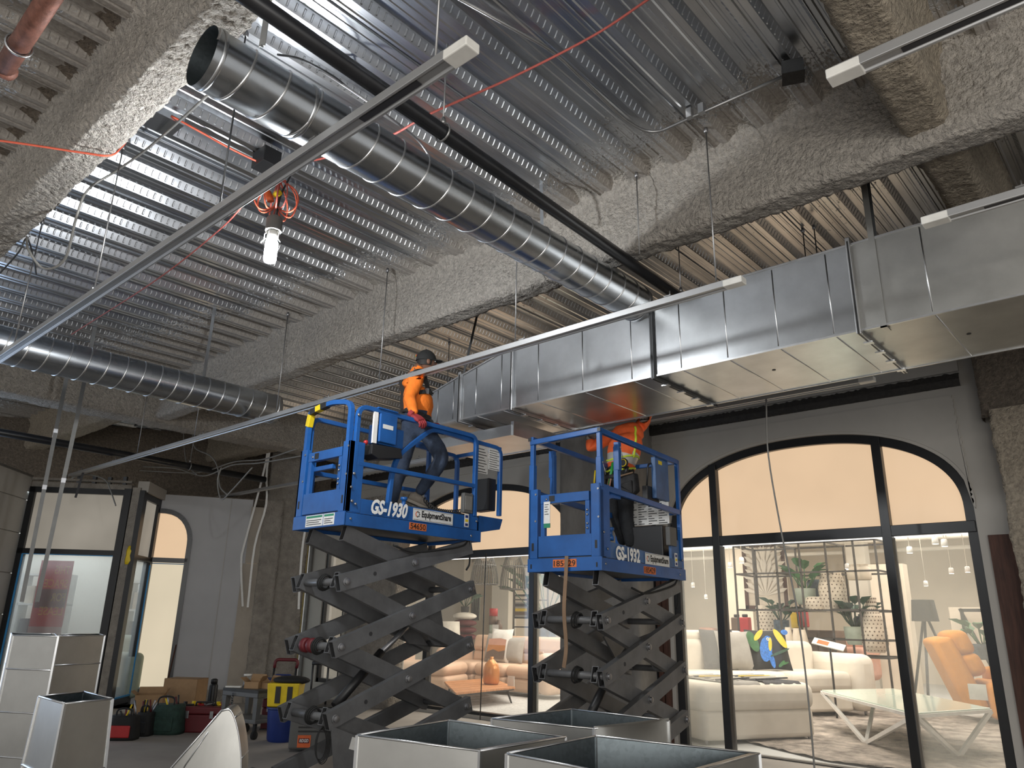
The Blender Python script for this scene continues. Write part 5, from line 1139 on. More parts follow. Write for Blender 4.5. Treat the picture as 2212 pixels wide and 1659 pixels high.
def head(parent, c, fwd, up, skin='skin', hair='hair', s=1.0):
    """skull with jaw, nose, eyes, mouth, ears and short hair"""
    f = Vector(fwd).normalized(); u = Vector(up); u = (u - f * u.dot(f)).normalized(); l = u.cross(f); R = Matrix((l, f, u)).transposed()
    T = lambda p: Vector(c) + R @ (Vector(p) * s)
    mb = MB(); nu, nv = 20, 14; vs = []
    for i in range(nv + 1):
        a = PI * i / nv
        for k in range(nu):
            b = 2 * PI * k / nu; x, y, z = math.sin(a) * math.cos(b) * .076, math.sin(a) * math.sin(b) * .095, math.cos(a) * .118
            if z < 0: j = -z / .118; x *= 1 - .30 * j; y = y * (1 - .25 * j) + .018 * j
            vs.append(T((x, y, z)))
    mb.add(vs, [(i * nu + k, i * nu + (k + 1) % nu, (i + 1) * nu + (k + 1) % nu, (i + 1) * nu + k) for i in range(nv) for k in range(nu)], 0, True)
    h = mb.build('head', skin, parent)
    mb = MB(); mb.tube([T((0, .088, .025)), T((0, .108, -.012)), T((0, .096, -.024))], [.009, .015, .010], 8); mb.build('nose', skin, h)
    for x in (-.078, .078):
        mb = MB(); mb.ball(T((x, .0, -.008)), (.012, .022, .032), 8, 6, mat=R.to_3x3()); mb.build('ear', skin, h)
        mb = MB(); mb.ball(T((x * .42, .083, .015)), .011, 8, 6); mb.build('eye', 'white', h)
    mb = MB(); mb.ball(T((0, .078, -.058)), (.024, .008, .006), 8, 6, mat=R.to_3x3()); mb.build('mouth', 'red_dark', h)
    mb = MB(); vs = []; nu, nv = 18, 8
    for i in range(nv + 1):
        a = PI * .62 * i / nv
        for k in range(nu):
            b = 2 * PI * k / nu; z = math.cos(a) * .124; y = math.sin(a) * math.sin(b) * .101; x = math.sin(a) * math.cos(b) * .081
            if y > .04 and z < .05: z = .05
            vs.append(T((x, y - .003, z)))
    mb.add(vs, [(i * nu + k, i * nu + (k + 1) % nu, (i + 1) * nu + (k + 1) % nu, (i + 1) * nu + k) for i in range(nv) for k in range(nu)], 0, True); mb.build('hair', hair, h)
    return h, T, R
def snap(o, p, off):
    ok, loc, nrm, _ = o.closest_point_on_mesh(p); return loc + nrm * off
def shoe(parent, heel, toe, up=(0, 0, 1), s=1.0, nm='work_boot'):
    h, t = Vector(heel), Vector(toe); f, sd, u = axes(t - h, up); L = (t - h).length
    mb = MB(); secs = [(-.02, .034, .05, .075), (.02, .038, .0, .105), (.09, .038, .0, .095), (.15, .044, .0, .072), (.21, .047, .0, .056), (.265, .036, .0, .042), (.285, .016, .004, .026)]
    vs = []; n = 10
    for (d, w, z0, z1) in secs:
        for k in range(n):
            a = 2 * PI * k / n; x = math.cos(a) * w; z = .02 + (math.sin(a) * .5 + .5) * z1; vs.append(h + f * (d * L / .285) + sd * x + u * z)
    mb.add(vs, [(i * n + k, i * n + (k + 1) % n, (i + 1) * n + (k + 1) % n, (i + 1) * n + k) for i in range(len(secs) - 1) for k in range(n)] + [tuple(range(n)), tuple(range((len(secs) - 1) * n, len(secs) * n))], 0, True)
    o = mb.build(nm, 'shoe', parent); mb = MB()
    out = [(-.025, .03), (.03, .041), (.12, .040), (.19, .050), (.25, .044), (.29, .02)]
    mb.prism([h + f * (d * L / .285) + sd * w for d, w in out] + [h + f * (d * L / .285) - sd * w for d, w in reversed(out)], u * .026); mb.build('sole', 'sole', o); return o
# --- the man in the cap on the left-hand lift: leaning, right hand behind him on the near rail, right knee raised
m1 = thing('person', 'man in orange sweatshirt, blue jeans and black cap leaning on the left lift rail', 'person', (-5.72, 4.92, 2.56))
J1 = {k: (tuple(Vector(p) - Vector((-5.72, 4.92, 2.56))), rx, ry) for k, (p, rx, ry) in {
    'pelvis': ((-5.70, 4.93, 3.47), .17, .155), 'waist': ((-5.72, 4.92, 3.60), .185, .165), 'belly': ((-5.71, 4.935, 3.73), .20, .178), 'chest': ((-5.75, 4.90, 3.90), .195, .165), 'upper': ((-5.77, 4.89, 4.00), .13, .10), 'neck': ((-5.755, 4.91, 4.085), .062, .062), 'skull': ((-5.73, 4.94, 4.18), .055, .06),
    'sR': ((-5.625, 4.83, 3.985), .082, .080), 'eR': ((-5.60, 4.70, 3.72), .068, .066), 'wR': ((-5.42, 4.61, 3.53), .050, .050), 'kR_': ((-5.385, 4.60, 3.49), .030, .030),
    'sL': ((-5.94, 4.93, 3.98), .08, .078), 'eL': ((-6.03, 5.05, 3.73), .064, .062), 'wL': ((-5.93, 5.25, 3.62), .046, .046),
    'hR': ((-5.62, 4.96, 3.43), .112, .108), 'kR': ((-5.52, 5.13, 3.16), .088, .090), 'mR': ((-5.60, 5.04, 2.97), .074, .074), 'aR': ((-5.68, 4.95, 2.78), .058, .058),
    'hL': ((-5.80, 4.90, 3.43), .112, .108), 'kL': ((-5.86, 4.86, 3.06), .085, .085), 'mL': ((-5.88, 4.82, 2.86), .074, .074), 'aL': ((-5.90, 4.80, 2.66), .060, .060)}.items()}
B1 = [('pelvis', 'waist'), ('waist', 'belly'), ('belly', 'chest'), ('chest', 'upper'), ('upper', 'neck'), ('neck', 'skull'), ('upper', 'sR'), ('sR', 'eR'), ('eR', 'wR'), ('wR', 'kR_'), ('upper', 'sL'), ('sL', 'eL'), ('eL', 'wL'), ('pelvis', 'hR'), ('hR', 'kR'), ('kR', 'mR'), ('mR', 'aR'), ('pelvis', 'hL'), ('hL', 'kL'), ('kL', 'mL'), ('mL', 'aL')]
o1 = Vector((-5.72, 4.92, 2.56))
def reg1(c, a, b, t):
    z = c.z + o1.z
    if b in ('skull', 'neck') and z > 4.125: return 2
    if a in ('hR', 'kR', 'mR', 'hL', 'kL', 'mL') or b in ('hR', 'hL'): return 1
    if a == 'pelvis' or (a == 'waist' and t < .12): return 1
    return 0
bd1 = body('body', J1, B1, reg1, ['hivis', 'denim', 'skin'], m1, .008)
h1, T1, R1 = head(m1, Vector((-5.695, 4.985, 4.19)) - o1, (.42, .88, .02), (.03, -.02, 1))
mb = MB(); vs = []; nu, nv = 20, 7                                    # cap worn with the peak to the front
for i in range(nv + 1):
    a = PI * .52 * i / nv
    for k in range(nu):
        b = 2 * PI * k / nu; vs.append(T1((math.sin(a) * math.cos(b) * .090, math.sin(a) * math.sin(b) * .110 - .004, math.cos(a) * .118 + .020)))
mb.add(vs, [(i * nu + k, i * nu + (k + 1) % nu, (i + 1) * nu + (k + 1) % nu, (i + 1) * nu + k) for i in range(nv) for k in range(nu)], 0, True)
cap = mb.build('cap', 'black_matt', m1)
mb = MB(); mb.add([T1((.075 * math.cos(a), .06 + .115 * math.sin(a), .012 + .012 * math.sin(a) - .0 * abs(math.cos(a)))) for a in [PI * i / 10 for i in range(11)]] + [T1((.075 * math.cos(a), .06 + .115 * math.sin(a), .020 + .012 * math.sin(a))) for a in [PI * i / 10 for i in range(11)]], [tuple(range(11)), tuple(range(11, 22))[::-1]] + [(i, i + 1, 12 + i, 11 + i) for i in range(10)], 0); mb.build('cap_peak', 'black_matt', cap)
mb = MB(); mb.lathe(T1((0, -.004, .137)), [(.010, 0), (.008, .008)], 8); mb.build('cap_button', 'black', cap)
for k, c in enumerate(('green_ink', 'yellow', 'red')):
    mb = MB(); cc = T1((.028 - .018 * k, -.1155, .060)); mb.box((-.009, -.002, -.010), (.009, .002, .010), mat=Matrix.Translation(cc) @ R1.to_4x4()); mb.build('cap_badge', c, cap)
hand('glove', Vector((-5.39, 4.60, 3.475)) - o1, (.55, .25, -.42), (-.3, .3, -.9), 'glove_red', 'glove_palm', m1, 1.15, 1, 1.1)
hand('glove', Vector((-5.91, 5.29, 3.60)) - o1, (.3, .8, -.2), (.5, .0, -.8), 'glove_red', 'glove_palm', m1, .6, -1, 1.05)
shoe(m1, Vector((-5.715, 4.87, 2.70)) - o1, Vector((-5.58, 5.10, 2.60)) - o1)
shoe(m1, Vector((-5.94, 4.73, 2.575)) - o1, Vector((-5.78, 4.96, 2.575)) - o1)
hs = MB()                                                             # safety harness straps
for pts in (((-5.86, 4.76, 4.01), (-5.90, 4.73, 3.85), (-5.86, 4.75, 3.68), (-5.76, 4.76, 3.60)), ((-5.66, 4.76, 4.04), (-5.61, 4.93, 4.07), (-5.575, 5.03, 3.95), (-5.57, 5.06, 3.86)), ((-5.74, 4.755, 3.78), (-5.60, 4.83, 3.80), (-5.545, 4.94, 3.845), (-5.56, 5.06, 3.87)), ((-5.87, 4.74, 3.62), (-5.70, 4.765, 3.62), (-5.57, 4.86, 3.57), (-5.55, 4.95, 3.55))):
    hs.sweep([snap(bd1, p - o1, .010) for p in curve_pts([Vector(p) for p in pts], 6)], [(-.022, -.004), (.022, -.004), (.022, .004), (-.022, .004)], up=(.75, -.5, .2))
har = hs.build('harness', 'black_matt', m1)
mb = MB(); mb.box((-.02, -.014, -.03), (.02, .014, .03), mat=Matrix.Translation(snap(bd1, Vector((-5.548, 4.905, 3.835)) - o1, .012))); mb.build('buckle', 'pin', har)
bl = MB(); bl.tube([snap(bd1, p, .002) for p in arc(Vector((-5.705, 4.925, 3.545)) - o1, .2, 0, 2 * PI, 28, (1, 0, 0), (0, .93, .06))], .016, 8, cap=False); bl.build('belt', 'black', m1)
# --- the man in the vest on the right-hand lift, working behind the duct
o2 = Vector((-4.52, 6.90, 2.24))
m2 = thing('person', 'worker in orange vest with lime trim, head hidden behind the box duct', 'person', o2)
J2 = {k: (tuple(Vector(p) - o2), rx, ry) for k, (p, rx, ry) in {
    'pelvis': ((-4.59, 6.92, 3.11), .16, .14), 'waist': ((-4.59, 6.94, 3.24), .185, .165), 'belly': ((-4.58, 6.98, 3.42), .215, .185), 'chest': ((-4.54, 7.04, 3.59), .245, .205), 'upper': ((-4.53, 7.10, 3.70), .19, .16), 'neck': ((-4.50, 7.18, 3.76), .06, .06), 'skull': ((-4.48, 7.23, 3.84), .05, .055),
    'sR': ((-4.40, 7.12, 3.74), .11, .105), 'eR': ((-4.40, 7.24, 3.93), .065, .065), 'wR': ((-4.50, 7.32, 4.08), .05, .05),
    'sL': ((-4.76, 7.08, 3.66), .085, .085), 'eL': ((-5.06, 7.00, 3.535), .075, .072), 'wL': ((-4.99, 6.96, 3.645), .052, .052),
    'hR': ((-4.51, 6.92, 3.05), .11, .11), 'kR': ((-4.50, 6.89, 2.72), .083, .085), 'aR': ((-4.45, 6.90, 2.36), .066, .066),
    'hL': ((-4.68, 6.93, 3.05), .11, .11), 'kL': ((-4.70, 6.98, 2.76), .082, .082), 'aL': ((-4.63, 7.05, 2.40), .062, .062)}.items()}
B2 = [('pelvis', 'waist'), ('waist', 'belly'), ('belly', 'chest'), ('chest', 'upper'), ('upper', 'neck'), ('neck', 'skull'), ('upper', 'sR'), ('sR', 'eR'), ('eR', 'wR'), ('upper', 'sL'), ('sL', 'eL'), ('eL', 'wL'), ('pelvis', 'hR'), ('hR', 'kR'), ('kR', 'aR'), ('pelvis', 'hL'), ('hL', 'kL'), ('kL', 'aL')]
def reg2(c, a, b, t):
    z = c.z + o2.z
    if b in ('skull', 'neck') and z > 3.80: return 2
    if a in ('hR', 'kR', 'hL', 'kL', 'pelvis') and not (a == 'pelvis' and b == 'waist' and t > .8): return 1
    if a == 'waist' or (b == 'waist' and t > .8):
        return 3 if .1 < t < .8 else 0
    return 0
bd2 = body('body', J2, B2, reg2, ['hivis2', 'dark_cloth', 'skin', 'reflect', 'lime'], m2, .008)
h2, T2, R2 = head(m2, Vector((-4.47, 7.26, 3.88)) - o2, (.1, .95, .2), (0, -.2, 1))
mb = MB(); mb.ball(T2((0, 0, .03)), (.1, .125, .11), 14, 8, mat=R2.to_3x3()); mb.build('hard_hat', 'white', m2)
mb = MB()
for z_ in (3.345, 3.215): mb.tube([snap(bd2, p, .0) for p in arc(Vector((-4.59, 6.945, z_)) - o2, .22, 0, 2 * PI, 30, (1, 0, 0), (0, .9, .05))], .012, 6, cap=False)
mb.tube([snap(bd2, p - o2, .0) for p in curve_pts([Vector(p) for p in ((-4.405, 6.98, 3.72), (-4.375, 6.955, 3.60), (-4.395, 6.94, 3.46), (-4.42, 6.94, 3.34))], 5)], .014, 6); mb.build('vest_trim', 'lime', m2)
hand('glove', Vector((-4.99, 6.955, 3.66)) - o2, (.85, -.1, .25), (.1, .3, .9), 'glove_grey', 'glove_grey', m2, .7, 1, 1.15)
hand('glove', Vector((-4.50, 7.33, 4.10)) - o2, (-.2, .2, .8), (0, .8, .2), 'glove_grey', 'glove_grey', m2, .5, -1, 1.1)
shoe(m2, Vector((-4.50, 6.80, 2.245)) - o2, Vector((-4.36, 7.04, 2.245)) - o2, nm='boot'); shoe(m2, Vector((-4.66, 6.97, 2.245)) - o2, Vector((-4.56, 7.1, 2.245)) - o2, nm='boot')
tb = MB(); tb.tube(arc(Vector((-4.59, 6.93, 3.13)) - o2, .175, 0, 2 * PI, 26, (1, 0, 0), (0, .9, .05)), .026, 8, cap=False); belt = tb.build('tool_belt', 'leather', m2)
pc = Vector((-4.46, 6.775, 3.02)) - o2
mb = MB(); mb.prism([pc + Vector(p) for p in ((-.15, 0, .10), (.13, .02, .12), (.15, .02, -.08), (.06, 0, -.15), (-.12, 0, -.12))], (.02, .075, 0)); po = mb.build('tool_pouch', 'leather', m2, bevel=.018)
mb = MB(); mb.prism([pc + Vector(p) for p in ((-.11, -.025, .03), (0, -.035, .0), (.12, -.01, .04), (.12, 0, -.10), (-.10, -.01, -.10))], (.0, .03, 0)); mb.build('pouch_pocket', 'leather', po, bevel=.012)
mb = MB(); mb.tube([pc + Vector(p) for p in ((-.15, -.004, .10), (-.02, -.02, .09), (.13, .012, .12))], .010, 6); mb.build('pouch_rim', 'leather_tan', po)
for (a, b, r, c) in (((-.17, .0, .02), (-.12, .01, .26), .017, 'green_tool'), ((-.19, -.01, -.02), (-.155, 0, .14), .011, 'leather_tan'), ((-.165, -.012, -.03), (-.135, 0, .12), .010, 'pink'), ((.02, .03, .1), (.05, .03, .2), .02, 'black')):
    mb = MB(); mb.tube([pc + Vector(a), pc + Vector(b)], r, 8); mb.build('hand_tool', c, po)
mb = MB(); mb.lathe(Vector((-4.435, 6.775, 3.25)) - o2, [(.045, -.02), (.055, -.01), (.055, .015), (.04, .022)], 18, frame=(Vector((1, 0, 0)), Vector((0, 0, 1)), Vector((.3, -1, 0)).normalized())); tm = mb.build('tape_measure', 'black', m2)
mb = MB(); mb.lathe(Vector((-4.429, 6.755, 3.25)) - o2, [(.034, 0), (.043, .004), (.043, .006), (.034, .008)], 18, cap=False, frame=(Vector((1, 0, 0)), Vector((0, 0, 1)), Vector((.3, -1, 0)).normalized())); mb.build('tape_ring', 'yellow', tm)
mb = MB(); mb.prism([Vector(p) - o2 for p in ((-4.84, 6.82, 3.18), (-4.70, 6.78, 3.2), (-4.69, 6.78, 3.02), (-4.83, 6.82, 3.0))], (.01, .07, 0)); p2 = mb.build('tool_pouch', 'leather', m2, bevel=.015)
for k, c in enumerate(('yellow', 'pin', 'yellow', 'orange_ink')):
    mb = MB(); a = Vector((-4.85 + .04 * k, 6.80, 3.06)) - o2; mb.tube([a, a + Vector((.02 - .02 * k * .5, 0, .16 - .02 * (k % 2)))], .009, 6); mb.build('hand_tool', c, p2)
# ------------------------------------------------------------------ loose duct pieces and tools on the floor
def sheet(mb, poly, t=.004, mi=0):
    a, b, c = [Vector(p) for p in poly[:3]]; n = (b - a).cross(c - a).normalized() * t; return mb.prism([Vector(p) for p in poly], n, mi)
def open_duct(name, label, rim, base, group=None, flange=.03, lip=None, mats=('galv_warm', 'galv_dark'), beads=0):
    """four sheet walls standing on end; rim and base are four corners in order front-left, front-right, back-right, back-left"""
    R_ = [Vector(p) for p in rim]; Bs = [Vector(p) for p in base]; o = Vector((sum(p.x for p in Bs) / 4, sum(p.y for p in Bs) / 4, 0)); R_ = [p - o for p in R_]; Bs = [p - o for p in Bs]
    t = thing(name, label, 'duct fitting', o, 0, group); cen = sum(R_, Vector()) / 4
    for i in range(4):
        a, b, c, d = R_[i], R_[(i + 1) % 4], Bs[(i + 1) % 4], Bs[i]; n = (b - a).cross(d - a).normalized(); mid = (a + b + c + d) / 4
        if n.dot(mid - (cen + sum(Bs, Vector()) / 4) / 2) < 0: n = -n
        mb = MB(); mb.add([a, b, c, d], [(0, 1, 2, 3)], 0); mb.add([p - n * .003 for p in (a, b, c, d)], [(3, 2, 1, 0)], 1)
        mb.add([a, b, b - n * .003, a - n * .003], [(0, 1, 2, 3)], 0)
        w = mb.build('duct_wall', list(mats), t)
        e = MB(); e.tube([a, b], .0055, 6); e.build('rim_edge', 'zinc_trim', w)
        e = MB(); e.bar(a, d, .014, .014, up=n); e.build('corner_seam', 'zinc_trim', w)
        for k in range(beads):
            s = (k + .8) / (beads + .6); e = MB(); e.tube([a.lerp(d, s) + n * .001, b.lerp(c, s) + n * .001], .007, 6); e.build('bead', 'zinc_trim', w)
        if flange and i == 1 or (flange and lip and i in lip):
            e = MB(); e.add([a, b, b - n * flange + Vector((0, 0, .004)), a - n * flange + Vector((0, 0, .004))], [(0, 1, 2, 3)], 0); e.build('rim_flange', 'galv_warm', w)
    return t
A2_ = lambda px, py, z: at(px, py, 2, z)
def drop(ps, z=0.0, k=0.0, c=None):
    c = c or sum((Vector(p) for p in ps), Vector()) / len(ps); return [Vector((p.x + (p.x - c.x) * k, p.y + (p.y - c.y) * k, z)) for p in ps]
g_ = 'open duct fittings standing in front of the lifts'
r1 = [A2_(772, 1588, 1.08), A2_(1037, 1622, 1.05), A2_(1222, 1592, 1.05), A2_(970, 1556, 1.10)]
open_duct('duct_fitting', 'open zinc duct fitting in the foreground, left one of the three', r1, drop(r1), g_, beads=2)
r2 = [A2_(1095, 1628, 1.06), A2_(1420, 1690, 1.02), A2_(1640, 1628, 1.02), A2_(1287, 1590, 1.08)]
open_duct('duct_fitting', 'open zinc duct fitting in the foreground, right and nearest one of the three', r2, drop(r2), g_, beads=2)
r3_ = [A2_(1063, 1552, 1.06), A2_(1283, 1574, 1.06), A2_(1445, 1556, 1.07), A2_(1235, 1532, 1.08)]
t3 = open_duct('duct_fitting', 'open zinc duct fitting with a flared lip, at the back of the foreground three', r3_, drop(r3_), g_, beads=2)
c0, c1 = r3_[1], r3_[2]; n = 12; mb = MB(); ov = Vector(t3.location); vs = []
for i in range(n + 1):
    s = i / n; p = c0.lerp(c1, s) - ov; bul = .10 * math.sin(PI * s); d = Vector((.66, -.75, 0)); vs += [p + Vector((0, 0, .012)), p + d * (bul * .4) + Vector((0, 0, .0)), p + d * bul + Vector((0, 0, -.35))]
mb.add(vs, [(i * 3 + k, i * 3 + k + 1, i * 3 + k + 4, i * 3 + k + 3) for i in range(n) for k in range(2)], 0, True); mb.build('flared_lip', 'galv_warm', t3)
# standing sections at left
g2 = 'duct sections standing on end at left'
def quad_at(pa, pb, depth, z):
    a, b = A2_(*pa, z), A2_(*pb, z); return a, b
def standing(label, x0, x1, ytop, y, depth, z1, beads, mats=('galv_warm', 'galv_dark'), turn=0.0, k=0.0):
    a, b = at(x0, ytop, 1, y), at(x1, ytop, 1, y)
    d = (b - a); d.z = 0; nrm = Vector((-d.y, d.x, 0)).normalized() * depth
    z = (a.z + b.z) / 2
    rim = [Vector((a.x, a.y, z)), Vector((b.x, b.y, z)), Vector((b.x, b.y, z)) + nrm, Vector((a.x, a.y, z)) + nrm]
    return open_duct('duct_section', label, rim, drop(rim, 0, k), g2, beads=beads, mats=mats)
def plan_duct(label, c, z, corners, k=0.0, beads=3, mats=('galv_warm', 'galv_dark'), name='duct_section', group=g2, shift=(0, 0)):
    rim = [Vector((c[0] + x, c[1] + y, z)) for x, y in corners]; b = [Vector((p.x + shift[0] + (p.x - c[0]) * k, p.y + shift[1] + (p.y - c[1]) * k, 0)) for p in rim]
    return open_duct(name, label, rim, b, group, beads=beads, mats=mats)
# positions on the floor plan come from the sight lines of the section corners
def ray_plan(px, py, dist):
    d = RW @ np.array([(px - CX) / FPX, (py - CY) / FPX, 1.0]); s = dist / math.hypot(d[0], d[1]); return Vector(EYE + d * s)
def wedge(label, px, py0, dists, beads, mats=('galv_warm', 'galv_dark'), spread=0.0, name='duct_section', group=g2, flange=.03):
    """px: four columns (front-left, front-right, back-right, back-left), each at its own distance"""
    rim = [ray_plan(x, y, d) for x, y, d in zip(px, py0, dists)]; z = rim[0].z
    rim = [Vector((p.x, p.y, z if abs(p.z - z) < .12 else p.z)) for p in rim]
    return open_duct(name, label, rim, drop(rim, 0, spread), group, beads=beads, mats=mats, flange=flange)
wedge('tall zinc duct section standing on end at the left edge, with a bright side', (28, 126, 118, 24), (1372, 1374, 1371, 1370), (7.4, 7.1, 7.9, 8.1), 4)
wedge('tall zinc duct section standing on end behind the left one, right half', (128, 226, 215, 131), (1374, 1376, 1372, 1371), (8.1, 8.4, 9.0, 8.7), 4)
wedge('tapered zinc duct fitting standing wide end down at the bottom left', (140, 243, 180, 84), (1520, 1508, 1500, 1509), (4.9, 5.1, 5.6, 5.35), 2, spread=.32, name='tapered_duct', group='duct fittings lying about at left', flange=0)
# quarter-round elbow standing on one mouth
el = thing('duct_elbow', 'curved zinc duct elbow standing on the floor in front of the grey cart', 'duct fitting', (0, 0, 0), 0, 'duct fittings lying about at left')
ea = ray_plan(368, 1625, 6.6); eb = ray_plan(472, 1531, 6.9)
base = ray_plan(535, 1640, 6.6); base.z = 0
ux = Vector((RW[0][0], RW[1][0], 0)).normalized(); back = Vector((-ux.y, ux.x, 0))
elo = ray_plan(440, 1659, 6.6); elo = Vector((elo.x, elo.y, 0)); el.location = elo; el.scale = (.78, .8, 1.30); el.rotation_euler = (0, 0, math.atan2(ux.y, ux.x) + math.radians(11))
# outline in the local x-z plane: outer arc on the right, sloped mouth at upper left
def el_out():
    R0 = .80; pts = [(-.36, .0)]
    pts += [(-.36 + .10 * math.sin(i / 5 * 1.4), .30 - .06 * (5 - i) / 5 * 5 * .2 - (5 - i) * .05 + .25) for i in range(0)]
    inner = [(-.33, .0), (-.33, .10), (-.35, .22), (-.42, .30)]
    mouth = [(-.42, .30), (.10, .70)]
    outer = [(.10, .70), (.185, .70), (.27, .60), (.335, .44), (.36, .24), (.36, .0)]
    return inner, mouth, outer
inn, mou, out = el_out(); W_ = .46
poly = inn + [mou[1]] + out[1:]
for y, nm in ((-.0, 'elbow_cheek'), (W_, 'elbow_cheek')):
    mb = MB(); mb.prism([(x, y, z) for x, z in poly], (0, .004, 0)); ck = mb.build(nm, 'galv_warm', el)
    if y == 0:
        for a, b in (((-.18, .40), (.0, .585)), ((-.12, .02), (.24, .36))):
            mb = MB(); mb.tube([(a[0], -.004, a[1]), (b[0], -.004, b[1])], .006, 6); mb.build('bead', 'zinc_trim', ck)
def ribbon(path, nm, mat):
    mb = MB(); P = path
    mb.add([(x, y, z) for x, z in P for y in (-.012, W_ + .012)], [(i * 2, i * 2 + 1, i * 2 + 3, i * 2 + 2) for i in range(len(P) - 1)], 0, True); return mb.build(nm, mat, el)
fine = [tuple(p) for p in [(v.x, v.z) for v in curve_pts([Vector((x, 0, z)) for x, z in out], 4)]]
ob = ribbon(fine, 'elbow_back', 'galv_warm'); ribbon([(v.x, v.z) for v in curve_pts([Vector((x, 0, z)) for x, z in inn], 4)], 'elbow_throat', 'galv_warm')
mb = MB(); mb.tube([(x, -.012, z) for x, z in fine], .007, 6); mb.tube([(mou[0][0], -.012, mou[0][1]), (mou[1][0], -.012, mou[1][1])], .008, 6); mb.build('seam_edge', 'zinc_trim', el)
for i in (6, 12):
    x, z = fine[i]; mb = MB(); mb.tube([(x, -.01, z), (x, W_, z)], .006, 6); mb.build('back_seam', 'zinc_trim', ob)
mb = MB(); mb.add([(mou[0][0], .01, mou[0][1] + .004), (mou[1][0], .01, mou[1][1] + .004), (mou[1][0], W_ - .01, mou[1][1] + .004), (mou[0][0], W_ - .01, mou[0][1] + .004)], [(0, 1, 2, 3)], 0)
mb.build('elbow_mouth', 'galv_dark', el)
# ---- utility cart with boxes, bucket, cases
VX = Vector((RW[0][0], RW[1][0], 0)).normalized(); VY = Vector((-VX.y, VX.x, 0)); VA = math.atan2(VX.y, VX.x)
def floor_at(px, py): return A2_(px, py, 0.0)
cp = floor_at(520, 1598); cp = Vector((cp.x, cp.y, 0)) + VY * .35
def zpx(px, py, P):                     # height of a pixel's sight line above the plan point P
    d = RW @ np.array([(px - CX) / FPX, (py - CY) / FPX, 1.0]); s = (P.x * d[0] + P.y * d[1]) / (d[0] ** 2 + d[1] ** 2); return EYE[2] + d[2] * s
ct = thing('utility_cart', 'dark grey plastic utility cart with cardboard boxes on top', 'cart', cp, VA - .55)
HT = zpx(525, 1486, cp); Lc, Wc = .74, .50
mb = MB(); mb.box((-Lc / 2, -Wc / 2, HT - .05), (Lc / 2, Wc / 2, HT)); mb.box((-Lc / 2, -Wc / 2, HT - .10), (Lc / 2, -Wc / 2 + .02, HT)); mb.box((-Lc / 2, Wc / 2 - .02, HT - .10), (Lc / 2, Wc / 2, HT)); mb.box((-Lc / 2, -Wc / 2, HT - .10), (-Lc / 2 + .02, Wc / 2, HT)); mb.box((Lc / 2 - .02, -Wc / 2, HT - .10), (Lc / 2, Wc / 2, HT)); mb.build('cart_top', 'cart_grey', ct, bevel=.008)
mb = MB(); mb.box((-Lc / 2, -Wc / 2, .20), (Lc / 2, Wc / 2, .25)); mb.build('cart_shelf', 'cart_grey', ct, bevel=.008)
for x in (-1, 1):
    for y in (-1, 1):
        mb = MB(); px_, py_ = x * (Lc / 2 - .045), y * (Wc / 2 - .045)
        mb.add([(px_ + i * w, py_ + j * w, z) for z, w in ((.22, .032), (HT - .1, .042)) for i, j in ((-1, -1), (1, -1), (1, 1), (-1, 1))], [(0, 1, 5, 4), (1, 2, 6, 5), (2, 3, 7, 6), (3, 0, 4, 7), (4, 5, 6, 7), (3, 2, 1, 0)], 0); mb.build('leg', 'cart_grey', ct)
        mb = MB(); mb.lathe((px_ - .015, py_, .055), [(.02, 0), (.055, 0), (.055, .03), (.02, .03)], 14, frame=(Vector((0, 1, 0)), Vector((0, 0, 1)), Vector((1, 0, 0)))); mb.box((px_ - .02, py_ - .02, .05), (px_ + .02, py_ + .02, .21)); mb.build('caster', 'black_matt', ct)
def world_on(t, p): return Vector(t.location) + Matrix.Rotation(t.rotation_euler.z, 3, 'Z') @ Vector(p)
def carton(name, label, loc, rz, sx, sy, sz, open_flaps=True, mat='cardboard', cat='box', group=None):
    t = thing(name, label, cat, loc, rz, group); h = .004; mb = MB()
    for a, b in (((-sx, -sy, 0), (sx, sy, h)), ((-sx, -sy, 0), (-sx + h, sy, sz)), ((sx - h, -sy, 0), (sx, sy, sz)), ((-sx, -sy, 0), (sx, -sy + h, sz)), ((-sx, sy - h, 0), (sx, sy, sz))): mb.box(a, b)
    if not open_flaps: mb.box((-sx, -sy, sz - h), (sx, sy, sz))
    mb.build('carton', mat, t)
    if open_flaps:
        for k, (p, q, dv) in enumerate((((-sx, -sy, sz), (-sx, sy, sz), (-.07, 0, .05)), ((sx, -sy, sz), (sx, sy, sz), (.05, 0, .08)), ((-sx, sy, sz), (sx, sy, sz), (0, .05, .09)))):
            f = MB(); sheet(f, [p, q, Vector(q) + Vector(dv), Vector(p) + Vector(dv)], .004); f.build('flap', mat, t)
    return t
carton('cardboard_box', 'small open cardboard box in the middle of the grey cart top', world_on(ct, (.05, -.06, HT)), VA - .2, .11, .08, .09)
carton('cardboard_box', 'small cardboard box with a raised flap, right end of the grey cart top', world_on(ct, (.25, .04, HT)), VA - .6, .08, .07, .08)
jr = thing('plastic_jar', 'clear plastic jar of fixings at the left end of the grey cart top', 'jar', world_on(ct, (-.20, .02, HT)))
mb = MB(); mb.lathe((0, 0, 0), [(.05, 0), (.055, .01), (.055, .13), (.048, .15)], 16); mb.build('jar_body', 'glass_hazy', jr); mb = MB(); mb.lathe((0, 0, .15), [(.056, 0), (.056, .025)], 16); mb.build('lid', 'white', jr); mb = MB(); mb.lathe((0, 0, .005), [(.047, 0), (.047, .06), (.02, .075)], 10); mb.build('fixings', 'pin', jr)
